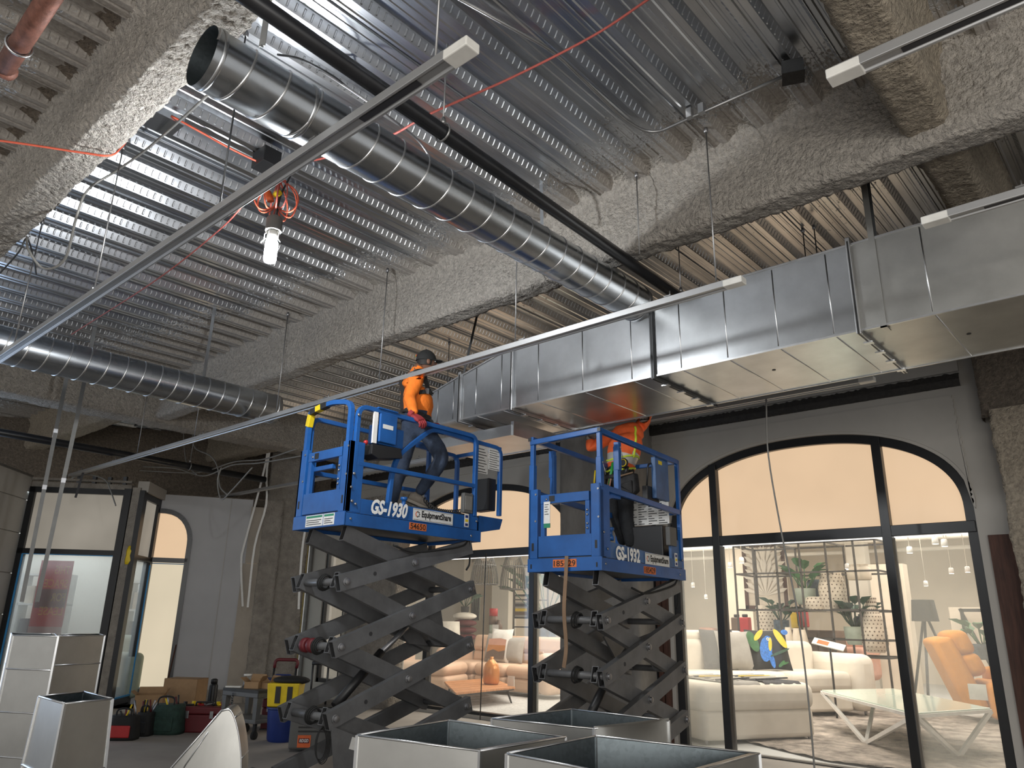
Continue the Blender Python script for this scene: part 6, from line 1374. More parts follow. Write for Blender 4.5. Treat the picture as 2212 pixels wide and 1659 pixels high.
mb = MB(); p = world_on(ct, (-.24, -.16, HT)); mb.box((-.12, -.03, 0), (.10, .03, .022), mat=Matrix.Translation(p) @ Matrix.Rotation(VA, 4, 'Z')); solo(mb, 'white_packet', 'white', 'flat white packet on the left edge of the grey cart top', 'packet', bevel=.005)
# folding hand truck with red handle behind the cart
ht = thing('hand_truck', 'black hand truck with a red handle standing behind the grey cart', 'hand truck', cp + VY * .9 + VX * .14, VA)
H2 = zpx(545, 1425, cp + VY * .9)
mb = MB()
for x in (-.17, .17): mb.tube([(x, 0, .1), (x, .06, H2 - .05)], .020, 10)
mb.tube([(-.17, 0, .3), (.17, 0, .3)], .015, 8); mb.build('truck_frame', 'black', ht)
mb = MB(); mb.tube(fillet([(-.17, .05, H2 - .12), (-.17, .06, H2), (.19, .06, H2), (.17, .055, H2 - .12)], .06), .024, 10); mb.build('handle', 'red_dark', ht)
mb = MB(); mb.box((-.2, -.28, 0), (.2, .02, .015)); mb.build('toe_plate', 'black', ht)
for x in (-.24, .24):
    mb = MB(); mb.lathe((x - .02, .05, .1), [(.02, 0), (.10, 0), (.10, .04), (.02, .04)], 16, frame=(Vector((0, 1, 0)), Vector((0, 0, 1)), Vector((1, 0, 0)))); mb.build('wheel', 'black_matt', ht)
def case(name, label, loc, rz, sx, sy, sz, mat, cat, trim='black', handle=True, group=None, latch='pin', lidh=.3):
    t = thing(name, label, cat, loc, rz, group)
    mb = MB(); mb.box((-sx, -sy, 0), (sx, sy, sz * (1 - lidh))); mb.build('case_body', mat, t, bevel=.02)
    mb = MB(); mb.box((-sx * 1.02, -sy * 1.02, sz * (1 - lidh) + .004), (sx * 1.02, sy * 1.02, sz)); mb.build('lid', mat, t, bevel=.02)
    for x in (-sx * .55, sx * .55):
        mb = MB(); mb.box((x - .025, -sy * 1.02 - .012, sz * (1 - lidh) - .05), (x + .025, -sy * 1.02, sz * (1 - lidh) + .05)); mb.build('latch', latch, t, bevel=.004)
    if handle:
        mb = MB(); mb.tube(fillet([(-sx * .4, 0, sz), (-sx * .4, 0, sz + .05), (sx * .4, 0, sz + .05), (sx * .4, 0, sz)], .03), .012, 8); mb.build('handle', trim, t)
    return t
gt = 'tool cases and bags along the left wall'
def put(px, py, up=0.0, dv=0.0):
    p = floor_at(px, py); return Vector((p.x, p.y, up)) + VY * dv
case('tool_case', 'dark red tool case with its lid shut left of the grey cart, under loose tools', put(432, 1581, 0, .05), VA, .32, .16, .34, 'red_dark', 'tool case', group=gt)
case('tool_case', 'red tool case under the grey cart', put(575, 1585, 0, .55), VA, .22, .16, .42, 'red_dark', 'tool case', group=gt)
case('tool_case', 'flat blue plastic case stacked on the red case under the grey cart', put(575, 1585, .5, .56), VA, .30, .17, .20, 'plastic_blue', 'tool case', trim='plastic_blue', group=gt)
mb = MB()
bb = put(602, 1603, 0, .1)
bn = thing('plastic_bin', 'round blue plastic bin right of the grey cart', 'bin', bb)
mb = MB(); mb.lathe((0, 0, 0), [(.17, 0), (.19, .03), (.215, .40), (.23, .41), (.23, .43), (.20, .43)], 24); mb.build('bin_body', 'plastic_blue', bn, smooth_angle=40)
yb = thing('mop_bucket', 'yellow plastic bucket with a slotted front standing on the blue bin', 'bucket', bb + Vector((0, 0, .435)), VA)
mb = MB(); mb.add([(x * s, y * s, z) for z, s in ((0, .9), (.30, 1.0)) for x, y in ((-.22, -.16), (.22, -.16), (.22, .16), (-.22, .16))], [(0, 1, 5, 4), (1, 2, 6, 5), (2, 3, 7, 6), (3, 0, 4, 7), (3, 2, 1, 0), (4, 5, 6, 7)], 0); mb.build('bucket_body', 'yellow', yb, bevel=.015)
for x in (-.06, .10):
    mb = MB(); mb.box((x - .035, -.168, .05), (x + .035, -.14, .26)); mb.build('bucket_slot', 'black', yb)
mb = MB(); mb.ball((.06, .02, .33), (.26, .17, .06), 14, 8); solo_o = mb.build('bag_top', 'black_matt', yb)
tbx = thing('tool_box', 'tall dark grey rolling tool box with an orange badge, beside the left lift', 'tool box', put(668, 1624, 0, .12), VA + .12)
wt, dt, htb = .27, .20, .52
mb = MB(); mb.box((-wt, -dt, .03), (wt, dt, htb * .8)); mb.build('box_body', 'cart_grey', tbx, bevel=.03)
mb = MB(); mb.box((-wt * 1.03, -dt * 1.03, htb * .8 + .005), (wt * 1.03, dt * 1.03, htb)); mb.build('lid', 'black', tbx, bevel=.03)
for k in range(3):
    mb = MB(); mb.box((-wt * .6, -dt - .006, htb * (.45 + .09 * k)), (wt * .6, -dt + .002, htb * (.45 + .09 * k) + .018)); mb.build('rib', 'black', tbx)
mb = MB(); mb.box((-.16, -dt - .008, .06), (.0, -dt, .20)); bd = mb.build('badge', 'orange_ink', tbx)
mb = MB(); mb.box((-.145, -dt - .010, .11), (-.015, -dt - .007, .165)); mb.build('badge_field', 'red_dark', bd)
text_mesh('badge_lettering', 'RIDGID', .05, (-.135, -dt - .0115, .122), (1, 0, 0), (0, 0, 1), 'white_ink', bd, .15, .001, width=.11)
mb = MB()
for x in (-.10, .10): mb.tube([(x, dt - .02, htb), (x, dt - .02, 1.02)], .014, 8)
mb.tube([(-.115, dt - .02, 1.02), (.115, dt - .02, 1.02)], .024, 8); mb.build('pull_handle', 'black', tbx)
for x in (-wt, wt - .03):
    mb = MB(); mb.lathe((x, dt - .05, .09), [(.02, 0), (.09, 0), (.09, .04), (.02, .04)], 14, frame=(Vector((0, 1, 0)), Vector((0, 0, 1)), Vector((1, 0, 0)))); mb.build('wheel', 'black_matt', tbx)
def bag(name, label, loc, rz, sx, sy, sz, mats, tools, cat='tool bag'):
    t = thing(name, label, cat, loc, rz, gt)
    mb = MB(); nu, nv = 18, 8; vs = []
    for i in range(nv + 1):
        z = sz * i / nv; s = 1 - .12 * (i / nv) ** 2 + (.04 if i == 1 else 0)
        for k in range(nu):
            a = 2 * PI * k / nu; c, q = math.cos(a), math.sin(a); f = (abs(c) ** 4 + abs(q) ** 4) ** -.25
            P = Vector((c * f * sx * s, q * f * sy * s, z)); d = noise.noise(P * 9 + Vector(loc)) * .018; vs.append(P * (1 + d))
    mb.add(vs, [(i * nu + k, i * nu + (k + 1) % nu, (i + 1) * nu + (k + 1) % nu, (i + 1) * nu + k) for i in range(nv) for k in range(nu)] + [tuple(range(nu))[::-1], tuple(range(nv * nu, (nv + 1) * nu))], 0, True); mb.build('bag_body', mats[0], t)
    mb = MB(); mb.box((-sx * .7, -sy - .02, sz * .12), (sx * .7, -sy + .01, sz * .62)); mb.build('front_pocket', mats[1], t, bevel=.02)
    mb = MB(); mb.tube(curve_pts([(-sx * .5, -sy * .6, sz * .9), (-sx * .4, -sy * .5, sz * 1.25), (sx * .4, -sy * .5, sz * 1.25), (sx * .5, -sy * .6, sz * .9)], 6), .012, 6); mb.build('handle', 'black_matt', t)
    for k in range(tools):
        a = random.uniform(-.7, .7); mb = MB(); p = Vector((sx * a, random.uniform(-.5, .5) * sy, sz * .8)); mb.tube([p, p + Vector((random.uniform(-.08, .08), random.uniform(-.05, .05), .12 + .12 * random.random()))], .012, 6); mb.build('hand_tool', ('black', 'pin', 'red_dark', 'yellow')[k % 4], t)
    return t
bag('tool_bag', 'black tool bag with a red front pocket, leftmost on the floor at left', put(264, 1597), VA + .1, .19, .15, .30, ('black_matt', 'red'), 5)
bag('tool_bag', 'black tool bag full of hand tools, between the red-fronted and green bags', put(306, 1590, 0, .05), VA, .11, .12, .30, ('black_matt', 'black_matt'), 9)
bag('tool_bag', 'dark green canvas tool bag on the floor at left', put(348, 1587, 0, .12), VA - .05, .24, .17, .38, ('tool_green', 'tool_green'), 4)
carton('cardboard_box', 'crumpled open cardboard box behind the red-fronted tool bag', put(293, 1570, 0, .35), VA + .3, .20, .16, .42)
carton('cardboard_box', 'closed brown cardboard box on the tools below the half arched window', put(365, 1562, .0, .45), VA - .1, .28, .18, .62, False)
fl = thing('flask', 'black steel flask standing by the grey wall', 'flask', put(406, 1560, .0, .9)); mb = MB(); mb.lathe((0, 0, 0), [(.065, 0), (.07, .02), (.07, .46), (.05, .50)], 16); mb.build('flask_body', 'black', fl); mb = MB(); mb.lathe((0, 0, .50), [(.055, 0), (.055, .06), (.03, .075)], 14); mb.build('cap', 'black', fl)
lz = put(432, 1581, 0, .05)
for k in range(7):
    p = lz + VX * (-.28 + .09 * k) + VY * random.uniform(-.08, .08) + Vector((0, 0, .345)); mb = MB(); kk = k % 4
    col = ('black', 'yellow', 'red', 'pin')[kk]
    mb.tube([p, p + VX * .13 + Vector((0, 0, .012 + .02 * (k % 2)))], [.018, .012], 8); mb.box(p + Vector((-.03, -.02, 0)), p + Vector((.02, .02, .05)))
    solo(mb, 'hand_tool', col, f'{("black", "yellow", "red", "steel")[kk]} hand tool on the dark red tool case, {("first", "second", "third", "fourth", "fifth", "sixth", "seventh")[k]} from its left end', 'tool', 'hand tools on the red case', bevel=.004)
ch = thing('chain', 'steel chain hanging under the left end of the grey cart', 'chain', world_on(ct, (-.12, -.27, HT - .08)))
for k in range(16):
    mb = MB(); ax = (Vector((1, 0, 0)), Vector((0, 1, 0)))[k % 2]; mb.tube(arc((0, 0, -.03 * k), .016, 0, 2 * PI, 10, ax, (0, 0, 1.4)), .005, 5, cap=False); mb.build('link', 'dark_steel', ch)
mb = MB(); p = put(585, 1575, .42, .22); mb.tube([p - VX * .12 + Vector((0, 0, .05)), p + VX * .15], .025, 10); solo(mb, 'caulking_tube', 'tape_blue', 'bright blue tube lying below the grey cart', 'tube')
mb = MB(); a = world_on(W4, (.60, -.10, .0)); b = world_on(W4, (.70, -.03, 1.05)); mb.tube([a, b], .014, 8); solo(mb, 'timber_stick', 'wood_brown', 'thin dark stick leaning beside the half arched window', 'stick')
# ------------------------------------------------------------------ shop pictured on the window film, modelled as solid furniture behind the arched windows
sh = sroot('shop_shell')
mb = MB(); mb.box((-24, 10.30, -.06), (6, 27, 0.0)); mb.build('shop_floor', 'shop_floor', sh)
mb = MB(); mb.box((-24, 27, 0), (6, 27.2, 4.7)); mb.box((-24, 10.3, 0), (-23.8, 27, 4.7)); mb.box((5.8, 10.3, 0), (6, 27, 4.7)); mb.build('shop_wall', 'shop_wall', sh)
mb = MB(); mb.box((-24, 10.3, 4.6), (6, 27, 4.8)); mb.build('shop_ceiling', 'shop_white', sh)
for y in (14, 16.5, 19, 21.5, 24):
    mb = MB(); mb.tube([(-23, y, 4.25 - .02 * y), (5, y, 4.25 - .02 * y)], .06, 8); mb.build('ceiling_pipe', 'shop_white', sh)
for x in (-16, -13, -9, -5.5, -2, .5):
    mb = MB(); mb.bar((x, 12, 4.2), (x + 1.5, 26, 4.0), .12, .2); mb.build('ceiling_joist', 'ceramic', sh)
F_ = lambda px, py, z=0.0: at(px, py, 2, z)
Y_ = lambda px, py, y: at(px, py, 1, y)
def rb(parent, name, a, b, mat, bev=.06, mtx=None):
    mb = MB(); mb.box(a, b, mat=mtx); o = mb.build(name, mat, parent, smooth_angle=50); m_ = o.modifiers.new('bevel', 'BEVEL'); m_.width = bev; m_.segments = 4; m_.limit_method = 'ANGLE'; return o
# partition walls and columns of the shop
for (px0, px1, py, y, z1, mat, nm) in ((1565, 1625, 1300, 23.5, 4.6, 'shop_wall', 'shop_column'), (1838, 1880, 1300, 22.5, 4.6, 'shop_white', 'shop_column'), (1885, 1960, 1300, 21.5, 3.2, 'shop_wall', 'partition'), (2062, 2260, 1400, 20.5, 2.1, 'shop_wall', 'partition'), (1062, 1098, 1300, 19.0, 4.6, 'shop_white', 'shop_column'), (1098, 1240, 1300, 19.4, 4.6, 'shop_wall', 'partition'), (880, 1000, 1300, 21.0, 4.6, 'shop_white', 'partition')):
    a, b = Y_(px0, py, y), Y_(px1, py, y); mb = MB(); mb.box((a.x, y, 0), (b.x, y + .4, z1)); mb.build(nm, mat, sh)
# --- cream corner sofa
so = F_(1522, 1604, .05); so.z = 0; U = Vector((.46, .89, 0)).normalized(); ua = math.atan2(U.y, U.x)
cs = thing('corner_sofa', 'large cream corner sofa with a chaise, behind the right-hand arched window', 'sofa', so, ua)
rb(cs, 'chaise_base', (0.04, .04, .05), (1.98, 2.4, .44), 'cream', .07); rb(cs, 'chaise_cushion', (-.02, 0, .42), (2.02, 2.4, .80), 'cream', .14)
rb(cs, 'sofa_base', (1.2, 2.3, .10), (4.95, 3.5, .46), 'cream', .06)
rb(cs, 'seat_cushion', (1.3, 2.25, .44), (3.45, 3.3, .80), 'cream', .12); rb(cs, 'seat_cushion', (3.48, 2.25, .44), (4.95, 3.3, .80), 'cream', .12)
rb(cs, 'backrest', (1.2, 3.2, .6), (3.4, 3.65, 1.36), 'cream', .14); rb(cs, 'backrest', (3.42, 3.2, .6), (4.95, 3.65, 1.32), 'cream', .14)
rb(cs, 'armrest', (4.9, 2.1, .10), (5.42, 3.7, 1.12), 'cream', .18)
rb(cs, 'side_back', (-.1, 2.2, .10), (1.1, 3.5, 1.25), 'cream', .16); rb(cs, 'headrest', (-.2, 2.3, 1.2), (1.0, 2.9, 1.50), 'cream', .13); rb(cs, 'headrest', (1.3, 3.25, 1.3), (3.3, 3.7, 1.50), 'cream', .10)
for x, y in ((.1, .1), (1.9, .1), (5.2, 2.3), (5.2, 3.5)):
    mb = MB(); mb.tube([(x, y, .0), (x, y, .14)], [.02, .035], 8); mb.build('leg', 'pin', cs)
def s2w(p): return so + Matrix.Rotation(ua, 3, 'Z') @ Vector(p)
def cushion(name, label, c, rz, tilt, w, h, d, mat, face=None, group=None):
    t = thing(name, label, 'cushion', c, rz, group); mb = MB(); n = 10; vs = []
    for s in (-1, 1):
        for i in range(n + 1):
            for k in range(n + 1):
                x, z = (i / n - .5) * 2, (k / n - .5) * 2; e = (1 - x ** 4) * (1 - z ** 4); q = 1 - .05 * (1 - abs(x)) * abs(z) - .0
                vs.append((x * w / 2 * (1 - .06 * (1 - z * z)), s * d / 2 * e ** .6, h / 2 + z * h / 2 * (1 - .06 * (1 - x * x))))
    N = (n + 1) ** 2
    fs = [(i * (n + 1) + k, (i + 1) * (n + 1) + k, (i + 1) * (n + 1) + k + 1, i * (n + 1) + k + 1) for i in range(n) for k in range(n)]
    R_ = Matrix.Rotation(tilt, 3, 'X'); vs = [R_ @ Vector(p) for p in vs]
    mb.add(vs, fs + [tuple(N + q for q in reversed(f)) for f in fs], 0, True); o = mb.build('cushion_body', mat, t)
    return t, R_, d
g_c = 'cushions on the cream sofa'
cushion('cushion', 'pale grey cushion leaning at the left of the cream sofa', s2w((2.78, 2.85, .80)), ua - .15, -.25, .72, .72, .26, 'cushion_grey', group=g_c)
cushion('cushion', 'charcoal cushion behind the pale grey one on the cream sofa', s2w((2.55, 3.05, .80)), ua - .1, -.2, .72, .74, .24, 'cushion_dark', group=g_c)
pk, Rk, dk = cushion('cushion', 'black cushion printed with a blue and yellow bird on the cream sofa', s2w((3.45, 2.72, .80)), ua - .25, -.28, .84, .76, .24, 'cushion_black', group=g_c)
def printed(parent, R_, yoff, shapes):
    for k, (pts, mat) in enumerate(shapes):
        mb = MB(); P = [R_ @ Vector((x, yoff(x, z) - .004 - .0015 * k, z)) for x, z in pts]; mb.add(P, [tuple(range(len(P)))], 0); mb.build('print_patch', mat, parent)
def ell(cx_, cz_, rx, rz, a=0, n=14): return [(cx_ + rx * math.cos(q) * math.cos(a) - rz * math.sin(q) * math.sin(a), cz_ + rx * math.cos(q) * math.sin(a) + rz * math.sin(q) * math.cos(a)) for q in [2 * PI * i / n for i in range(n)]]
yo = lambda x, z: -.125
printed(pk, Rk, yo, ((ell(-.33, .50, .10, .20, .3), 'leaf'), (ell(-.20, .62, .14, .05, .8), 'bird_yellow'), (ell(-.10, .36, .12, .24, -.25), 'bird_blue'), (ell(-.02, .17, .05, .16, .1), 'bird_blue'), (ell(-.03, .53, .08, .08), 'bird_blue'), (ell(.00, .45, .035, .13, -.2), 'bird_yellow'), (ell(.22, .56, .07, .20, .5), 'bird_yellow'), (ell(.33, .68, .07, .05), 'bird_blue'), (ell(.16, .30, .22, .025, .35), 'leaf_dark'), (ell(-.03, .545, .03, .03), 'white'), (ell(-.03, .545, .012, .012), 'black_ink'), (ell(.15, .09, .09, .03, .7), 'leaf'), (ell(.22, .10, .08, .02, .3), 'leaf')))
def throw(name, label, c, rz, w, l, mat, stripes):
    t = thing(name, label, 'throw', c, rz, 'throws on the chaise'); mb = MB(); n = 12; vs = []
    prof = [(-.55 * l, -.16), (-.5 * l, -.02), (-.46 * l, .012), (-.2 * l, .014), (.1 * l, .012), (.5 * l, .012)]
    for y, z in prof:
        for i in range(n + 1): x = (i / n - .5) * w; vs.append((x, y, z + .006 * math.sin(i * 1.7 + y * 9)))
    mb.add(vs, [(j * (n + 1) + i, j * (n + 1) + i + 1, (j + 1) * (n + 1) + i + 1, (j + 1) * (n + 1) + i) for j in range(len(prof) - 1) for i in range(n)], 0, True); mb.build('throw_cloth', mat, t)
    for k in range(stripes):
        m_ = MB(); y = -.30 * l + k * .75 * l / stripes; m_.bar((-w / 2 + .04, y, .045 - .02 * abs(k - 3) / 3), (w / 2 - .04, y, .045), .05, .02); m_.build('folded_layer', ('cushion_dark', 'cream', 'cushion_grey', 'bird_yellow')[k % 4], t, bevel=.008)
throw('throw', 'grey throw folded in layers on the chaise, left one of two', s2w((.75, .72, .805)), ua, .62, 1.3, 'cushion_grey', 7); throw('throw', 'charcoal throw folded in layers on the chaise, right one of two', s2w((1.48, .70, .805)), ua, .66, 1.25, 'cushion_dark', 7)
# --- shaggy rug
mb = MB(); nx, ny = 64, 64; vs = []; c0 = Vector((-4.0, 14.0, 0))
for j in range(ny + 1):
    for i in range(nx + 1):
        p = c0 + U * ((i / nx - .5) * 6.4) + Vector((-U.y, U.x, 0)) * ((j / ny - .5) * 6.2 + .2); p.z = .012 + .025 * abs(noise.noise(p * 5)) + .018 * random.random(); 
        p.y = max(p.y, 10.34); vs.append(p)
mb.add(vs, [(j * (nx + 1) + i, j * (nx + 1) + i + 1, (j + 1) * (nx + 1) + i + 1, (j + 1) * (nx + 1) + i) for j in range(ny) for i in range(nx)], 0, False)
solo(mb, 'rug', 'rug_brown', 'shaggy brown and white rug under the glass coffee table', 'rug')
# --- glass coffee table with white V legs
tt = [F_(1775, 1490, .60), F_(1975, 1540, .60), F_(2139, 1529, .60), F_(1930, 1487, .60)]
tc = sum(tt, Vector()) / 4; tc.z = 0
gt_ = thing('coffee_table', 'coffee table with a pale glass top and white V-shaped metal legs', 'table', tc)
mb = MB(); mb.prism([p - tc for p in tt], (0, 0, -.03)); mb.build('table_top', 'glass_top', gt_, bevel=.006)
f1, f2 = F_(1871, 1606, .015) - tc, F_(2071, 1634, .015) - tc
L_ = [p - tc - Vector((0, 0, .04)) for p in tt]
for a, b in ((L_[0], f1), (f1, L_[1]), (L_[1], f2), (f2, L_[2]), (L_[3].lerp(L_[0], .25), f1), (L_[3], f2)):
    mb = MB(); mb.bar(a, b, .05, .05); mb.build('leg', 'white_metal', gt_)
for k in range(4):
    mb = MB(); mb.bar(L_[k], L_[(k + 1) % 4], .04, .04); mb.build('top_frame', 'white_metal', gt_)
mb = MB(); p = F_(2115, 1512, .61); mb.box(p + Vector((-.12, -.01, -.0)), p + Vector((.12, .0, .22))); solo(mb, 'price_card', 'white', 'white price card standing on the glass coffee table', 'price card')
# --- amber recliner
rc = Vector((-3.12, 17.3, 0)); oc = thing('recliner', 'amber upholstered recliner with a tufted back, at the right edge of the right-hand window', 'armchair', rc, math.radians(20)); oc.scale = (.95, .95, .74)
rb(oc, 'seat_base', (-.4, -.9, .12), (1.6, .9, .95), 'orange_sofa', .12); rb(oc, 'armrest', (-.2, -1.0, .12), (1.7, -.55, 1.25), 'orange_sofa', .14); rb(oc, 'armrest', (-.2, .55, .12), (1.7, 1.0, 1.25), 'orange_sofa', .14)
tl = Matrix.Translation((-.5, 0, .3)) @ Matrix.Rotation(-.28, 4, 'Y')
rb(oc, 'back_shell', (-.28, -.85, 0), (.12, .85, 1.75), 'orange_sofa', .12, tl)
for z0, z1 in ((.75, 1.3), (1.25, 1.85)): rb(oc, 'back_cushion', (.02, -.75, z0), (.42, .75, z1), 'orange_sofa', .16, tl)
mb = MB()
for x in (-.2, 1.4):
    for y in (-.8, .8): mb.tube([(x, y, 0), (x, y, .13)], .05, 8)
mb.build('foot', 'black', oc)
# --- tripod lamp with a black shade
lp = Y_(1996, 1320, 19.2); fl_ = thing('tripod_lamp', 'black tripod floor lamp with a drum shade behind the amber recliner', 'floor lamp', (lp.x, lp.y, 0))
zt_, zb_ = Y_(1996, 1296, 19.2).z, Y_(1996, 1342, 19.2).z; r = (Y_(2026, 1320, 19.2).x - Y_(1966, 1320, 19.2).x) / 2 * .98
mb = MB(); mb.lathe((0, 0, 0), [(r, zb_), (r * .82, zt_)], 24); mb.build('lamp_shade', 'lampshade_black', fl_, smooth_angle=40)
for k in range(3):
    a = 2.1 * k + .5; mb = MB(); mb.tube([(math.cos(a) * .05, math.sin(a) * .05, zb_ + .05), (math.cos(a) * .65, math.sin(a) * .65, 0)], .03, 6); mb.build('leg', 'black', fl_)
# --- open metal shelf
YS = 17.6; D_ = 1.2
st_ = thing('etagere', 'tall open shelf unit of thin dark metal bars behind the cream sofa', 'shelf', (Y_(1760, 1400, YS).x, YS, 0)); so_ = Vector(st_.location)
cols = [1592, 1634, 1684, 1736, 1794, 1856, 1905]; rows = [1415, 1318, 1236, 1172]
zr = [Y_(1750, r_, YS).z for r_ in rows]; xsx = [Y_(c, 1300, YS).x for c in cols]
ztop = zr[-1]
def sbar(p, q, nm='bar'):
    mb = MB(); mb.bar(Vector(p) - so_, Vector(q) - so_, .038, .038); mb.build(nm, 'shelf_black', st_)
for k, x in enumerate(xsx):
    sbar((x, YS, 0), (x, YS, ztop), 'upright')
    if k % 2 == 0: sbar((x, YS + D_, 0), (x, YS + D_, ztop), 'upright')
for z in zr + [1.35]:
    sbar((xsx[0], YS, z), (xsx[-1], YS, z), 'shelf_bar'); sbar((xsx[0], YS + D_, z), (xsx[-1], YS + D_, z), 'shelf_bar')
    for k in (0, 2, 4, 6): sbar((xsx[k], YS, z), (xsx[k], YS + D_, z), 'cross_bar')
zsh = zr[0]
for k in range(len(xsx) - 1):
    if k in (2, 4): 
        for z in (zr[1],):
            mb = MB(); mb.box(Vector((xsx[k], YS + .04, z + .02)) - so_, Vector((xsx[k + 1], YS + D_ - .05, z + .035)) - so_); mb.build('shelf_board', 'shelf_black', st_)
# framed leaf relief behind the shelf
a, b = Y_(1612, 1316, 19.4), Y_(1692, 1172, 19.4); pc_ = thing('picture_frame', 'large brown framed panel with pale leaf relief behind the metal shelf', 'picture', (a.x, 19.4, a.z)); w_, h_ = b.x - a.x, b.z - a.z
mb = MB(); mb.box((0, 0, 0), (w_, .05, h_)); mb.build('panel', 'ceramic', pc_)
mb = MB()
for p, q in (((0, -.03, 0), (w_, .02, .09)), ((0, -.03, h_ - .09), (w_, .02, h_)), ((0, -.03, 0), (.09, .02, h_)), ((w_ - .09, -.03, 0), (w_, .02, h_))): mb.box(p, q)
mb.build('frame', 'wood_brown', pc_)
for k in range(4):
    for s in (-1, 1):
        mb = MB(); c = Vector((w_ / 2, -.01, h_ * (.2 + .2 * k)))
        for j in range(5):
            aa = .3 + j * .3; mb.add([c, c + Vector((s * .5 * math.cos(aa - .1), -.02, .5 * math.sin(aa - .1))), c + Vector((s * .62 * math.cos(aa), -.03, .62 * math.sin(aa))), c + Vector((s * .5 * math.cos(aa + .1), -.02, .5 * math.sin(aa + .1)))], [(0, 1, 2, 3)], 0)
        mb.build('relief_leaf', 'cream', pc_)
def pot_plant(name, label, base, r, h, potmat, leafmat, n, lh, ls, cat='plant'):
    t = thing(name, label, cat, base, 0, 'potted plants in the shop'); mb = MB(); mb.lathe((0, 0, 0), [(r * .8, 0), (r, h * .3), (r * 1.05, h), (r * .9, h), (r * .85, h * .9)], 18); mb.build('pot', potmat, t, smooth_angle=50)
    for k in range(n):
        a = k * 2.4; l = lh * (.55 + .45 * random.random()); tip = Vector((math.cos(a) * l * .6, math.sin(a) * l * .6, h + l * (.4 + .5 * random.random()))); mb = MB(); mb.tube([(0, 0, h * .8), tip * .6 + Vector((0, 0, h * .2)), tip], .012, 5, 0)
        d = (tip - Vector((0, 0, h))).normalized(); s = d.cross(Vector((0, 0, 1))).normalized(); u = s.cross(d)
        vs = [tip - d * ls * .2] + [tip + d * ls * (q) + s * ls * w_ + u * (-.10 * ls * abs(q) + z_) for q, w_, z_ in ((.1, .38, .05), (.6, .42, .02), (1.05, .0, -.1), (.6, -.42, .02), (.1, -.38, .05))]
        mb.add(vs, [(0, 1, 2, 3), (0, 3, 4, 5)], 0, False); mb.build('leaf', leafmat, t)
    return t
def vase(label, base, prof, mat, name='vase', group='vases in the shop', holes=False):
    t = thing(name, label, 'vase', base, 0, group); mb = MB(); mb.lathe((0, 0, 0), prof, 20, cap=False); mb.build('vase_body', mat, t)
    if holes:
        rr = [p for p in prof]
        mb = MB(); H_ = prof[-1][1]
        for j in range(int(H_ / .09)):
            z = .06 + j * .09; r_ = np.interp(z, [p[1] for p in prof], [p[0] for p in prof])
            for k in range(18):
                a = 2 * PI * (k + .5 * (j % 2)) / 18; c = Vector((math.cos(a) * (r_ + .002), math.sin(a) * (r_ + .002), z)); d = Vector((math.cos(a), math.sin(a), 0)); s = Vector((-d.y, d.x, 0)); w = .024
                mb.add([c - s * w, c - Vector((0, 0, w)), c + s * w, c + Vector((0, 0, w))], [(0, 1, 2, 3)], 0)
        o = mb.build('pierced_holes', 'brown_cab', t); o['kind'] = 'stuff'; t.scale = (.8, .8, .85)
    return t
pb_ = lambda px, py, y=YS + .5: Y_(px, py, y)
pot_plant('potted_plant', 'big-leaved plant in a grey green pot on the upper bars of the metal shelf', pb_(1742, 1306), .22, .36, 'pot_grey', 'leaf', 13, .62, .28)
vase('blue black vase beside the big-leaved plant on the metal shelf', pb_(1770, 1302, YS + .95), [(.16, 0), (.22, .05), (.25, .45), (.2, .52)], 'pot_blue')
vase('tall pierced white vase on the upper bars of the metal shelf', pb_(1803, 1322), [(.22, 0), (.36, .2), (.38, .6), (.28, 1.0), (.30, 1.06)], 'ceramic', holes=True)
vase('wide pierced white vase below the big-leaved plant', pb_(1765, 1321), [(.25, 0), (.33, .12), (.33, .34), (.27, .38)], 'ceramic', holes=True)
pot_plant('potted_plant', 'bushy dark plant in a green pot on the lower shelf at right', pb_(1852, 1393), .23, .38, 'pot_grey', 'leaf_dark', 16, .66, .26)
vase('blue black vase right of the bushy plant on the lower shelf', pb_(1876, 1388, YS + .95), [(.18, 0), (.25, .06), (.26, .5), (.22, .56)], 'pot_blue')
vase('tall pierced white bottle vase at the right end of the metal shelf', pb_(1893, 1410), [(.22, 0), (.34, .2), (.33, .6), (.15, 1.1), (.16, 1.35)], 'ceramic', holes=True)
vase('tall pierced white cylinder behind the bird cushion', pb_(1660, 1371, YS + .95), [(.30, 0), (.32, .1), (.32, .75), (.28, .8)], 'ceramic', holes=True)
pot_plant('potted_plant', 'dark plant in a blue black pot behind the bird cushion', pb_(1690, 1372), .17, .34, 'pot_blue', 'leaf_dark', 12, .55, .2)
for k, px in enumerate((1706, 1724, 1738)): vase(f'white cone vase behind the cream sofa, {("left", "middle", "right")[k]} one of three', pb_(px, 1404 + 3 * k, YS - .3), [(.13, 0), (.14, .05), (.07, .42), (.06, .48)], 'ceramic')
for k, px in enumerate((1845, 1857, 1869)): vase(f'small grey jar high on the metal shelf, {("left", "middle", "right")[k]} one of three', pb_(px, 1253), [(.12, 0), (.14, .03), (.14, .25), (.08, .30), (.1, .34)], 'ceramic')
pot_plant('potted_plant', 'fern at the right edge of the right-hand window behind the recliner', Y_(2128, 1425, 18.6), .2, .3, 'pot_blue', 'leaf', 14, .55, .22)
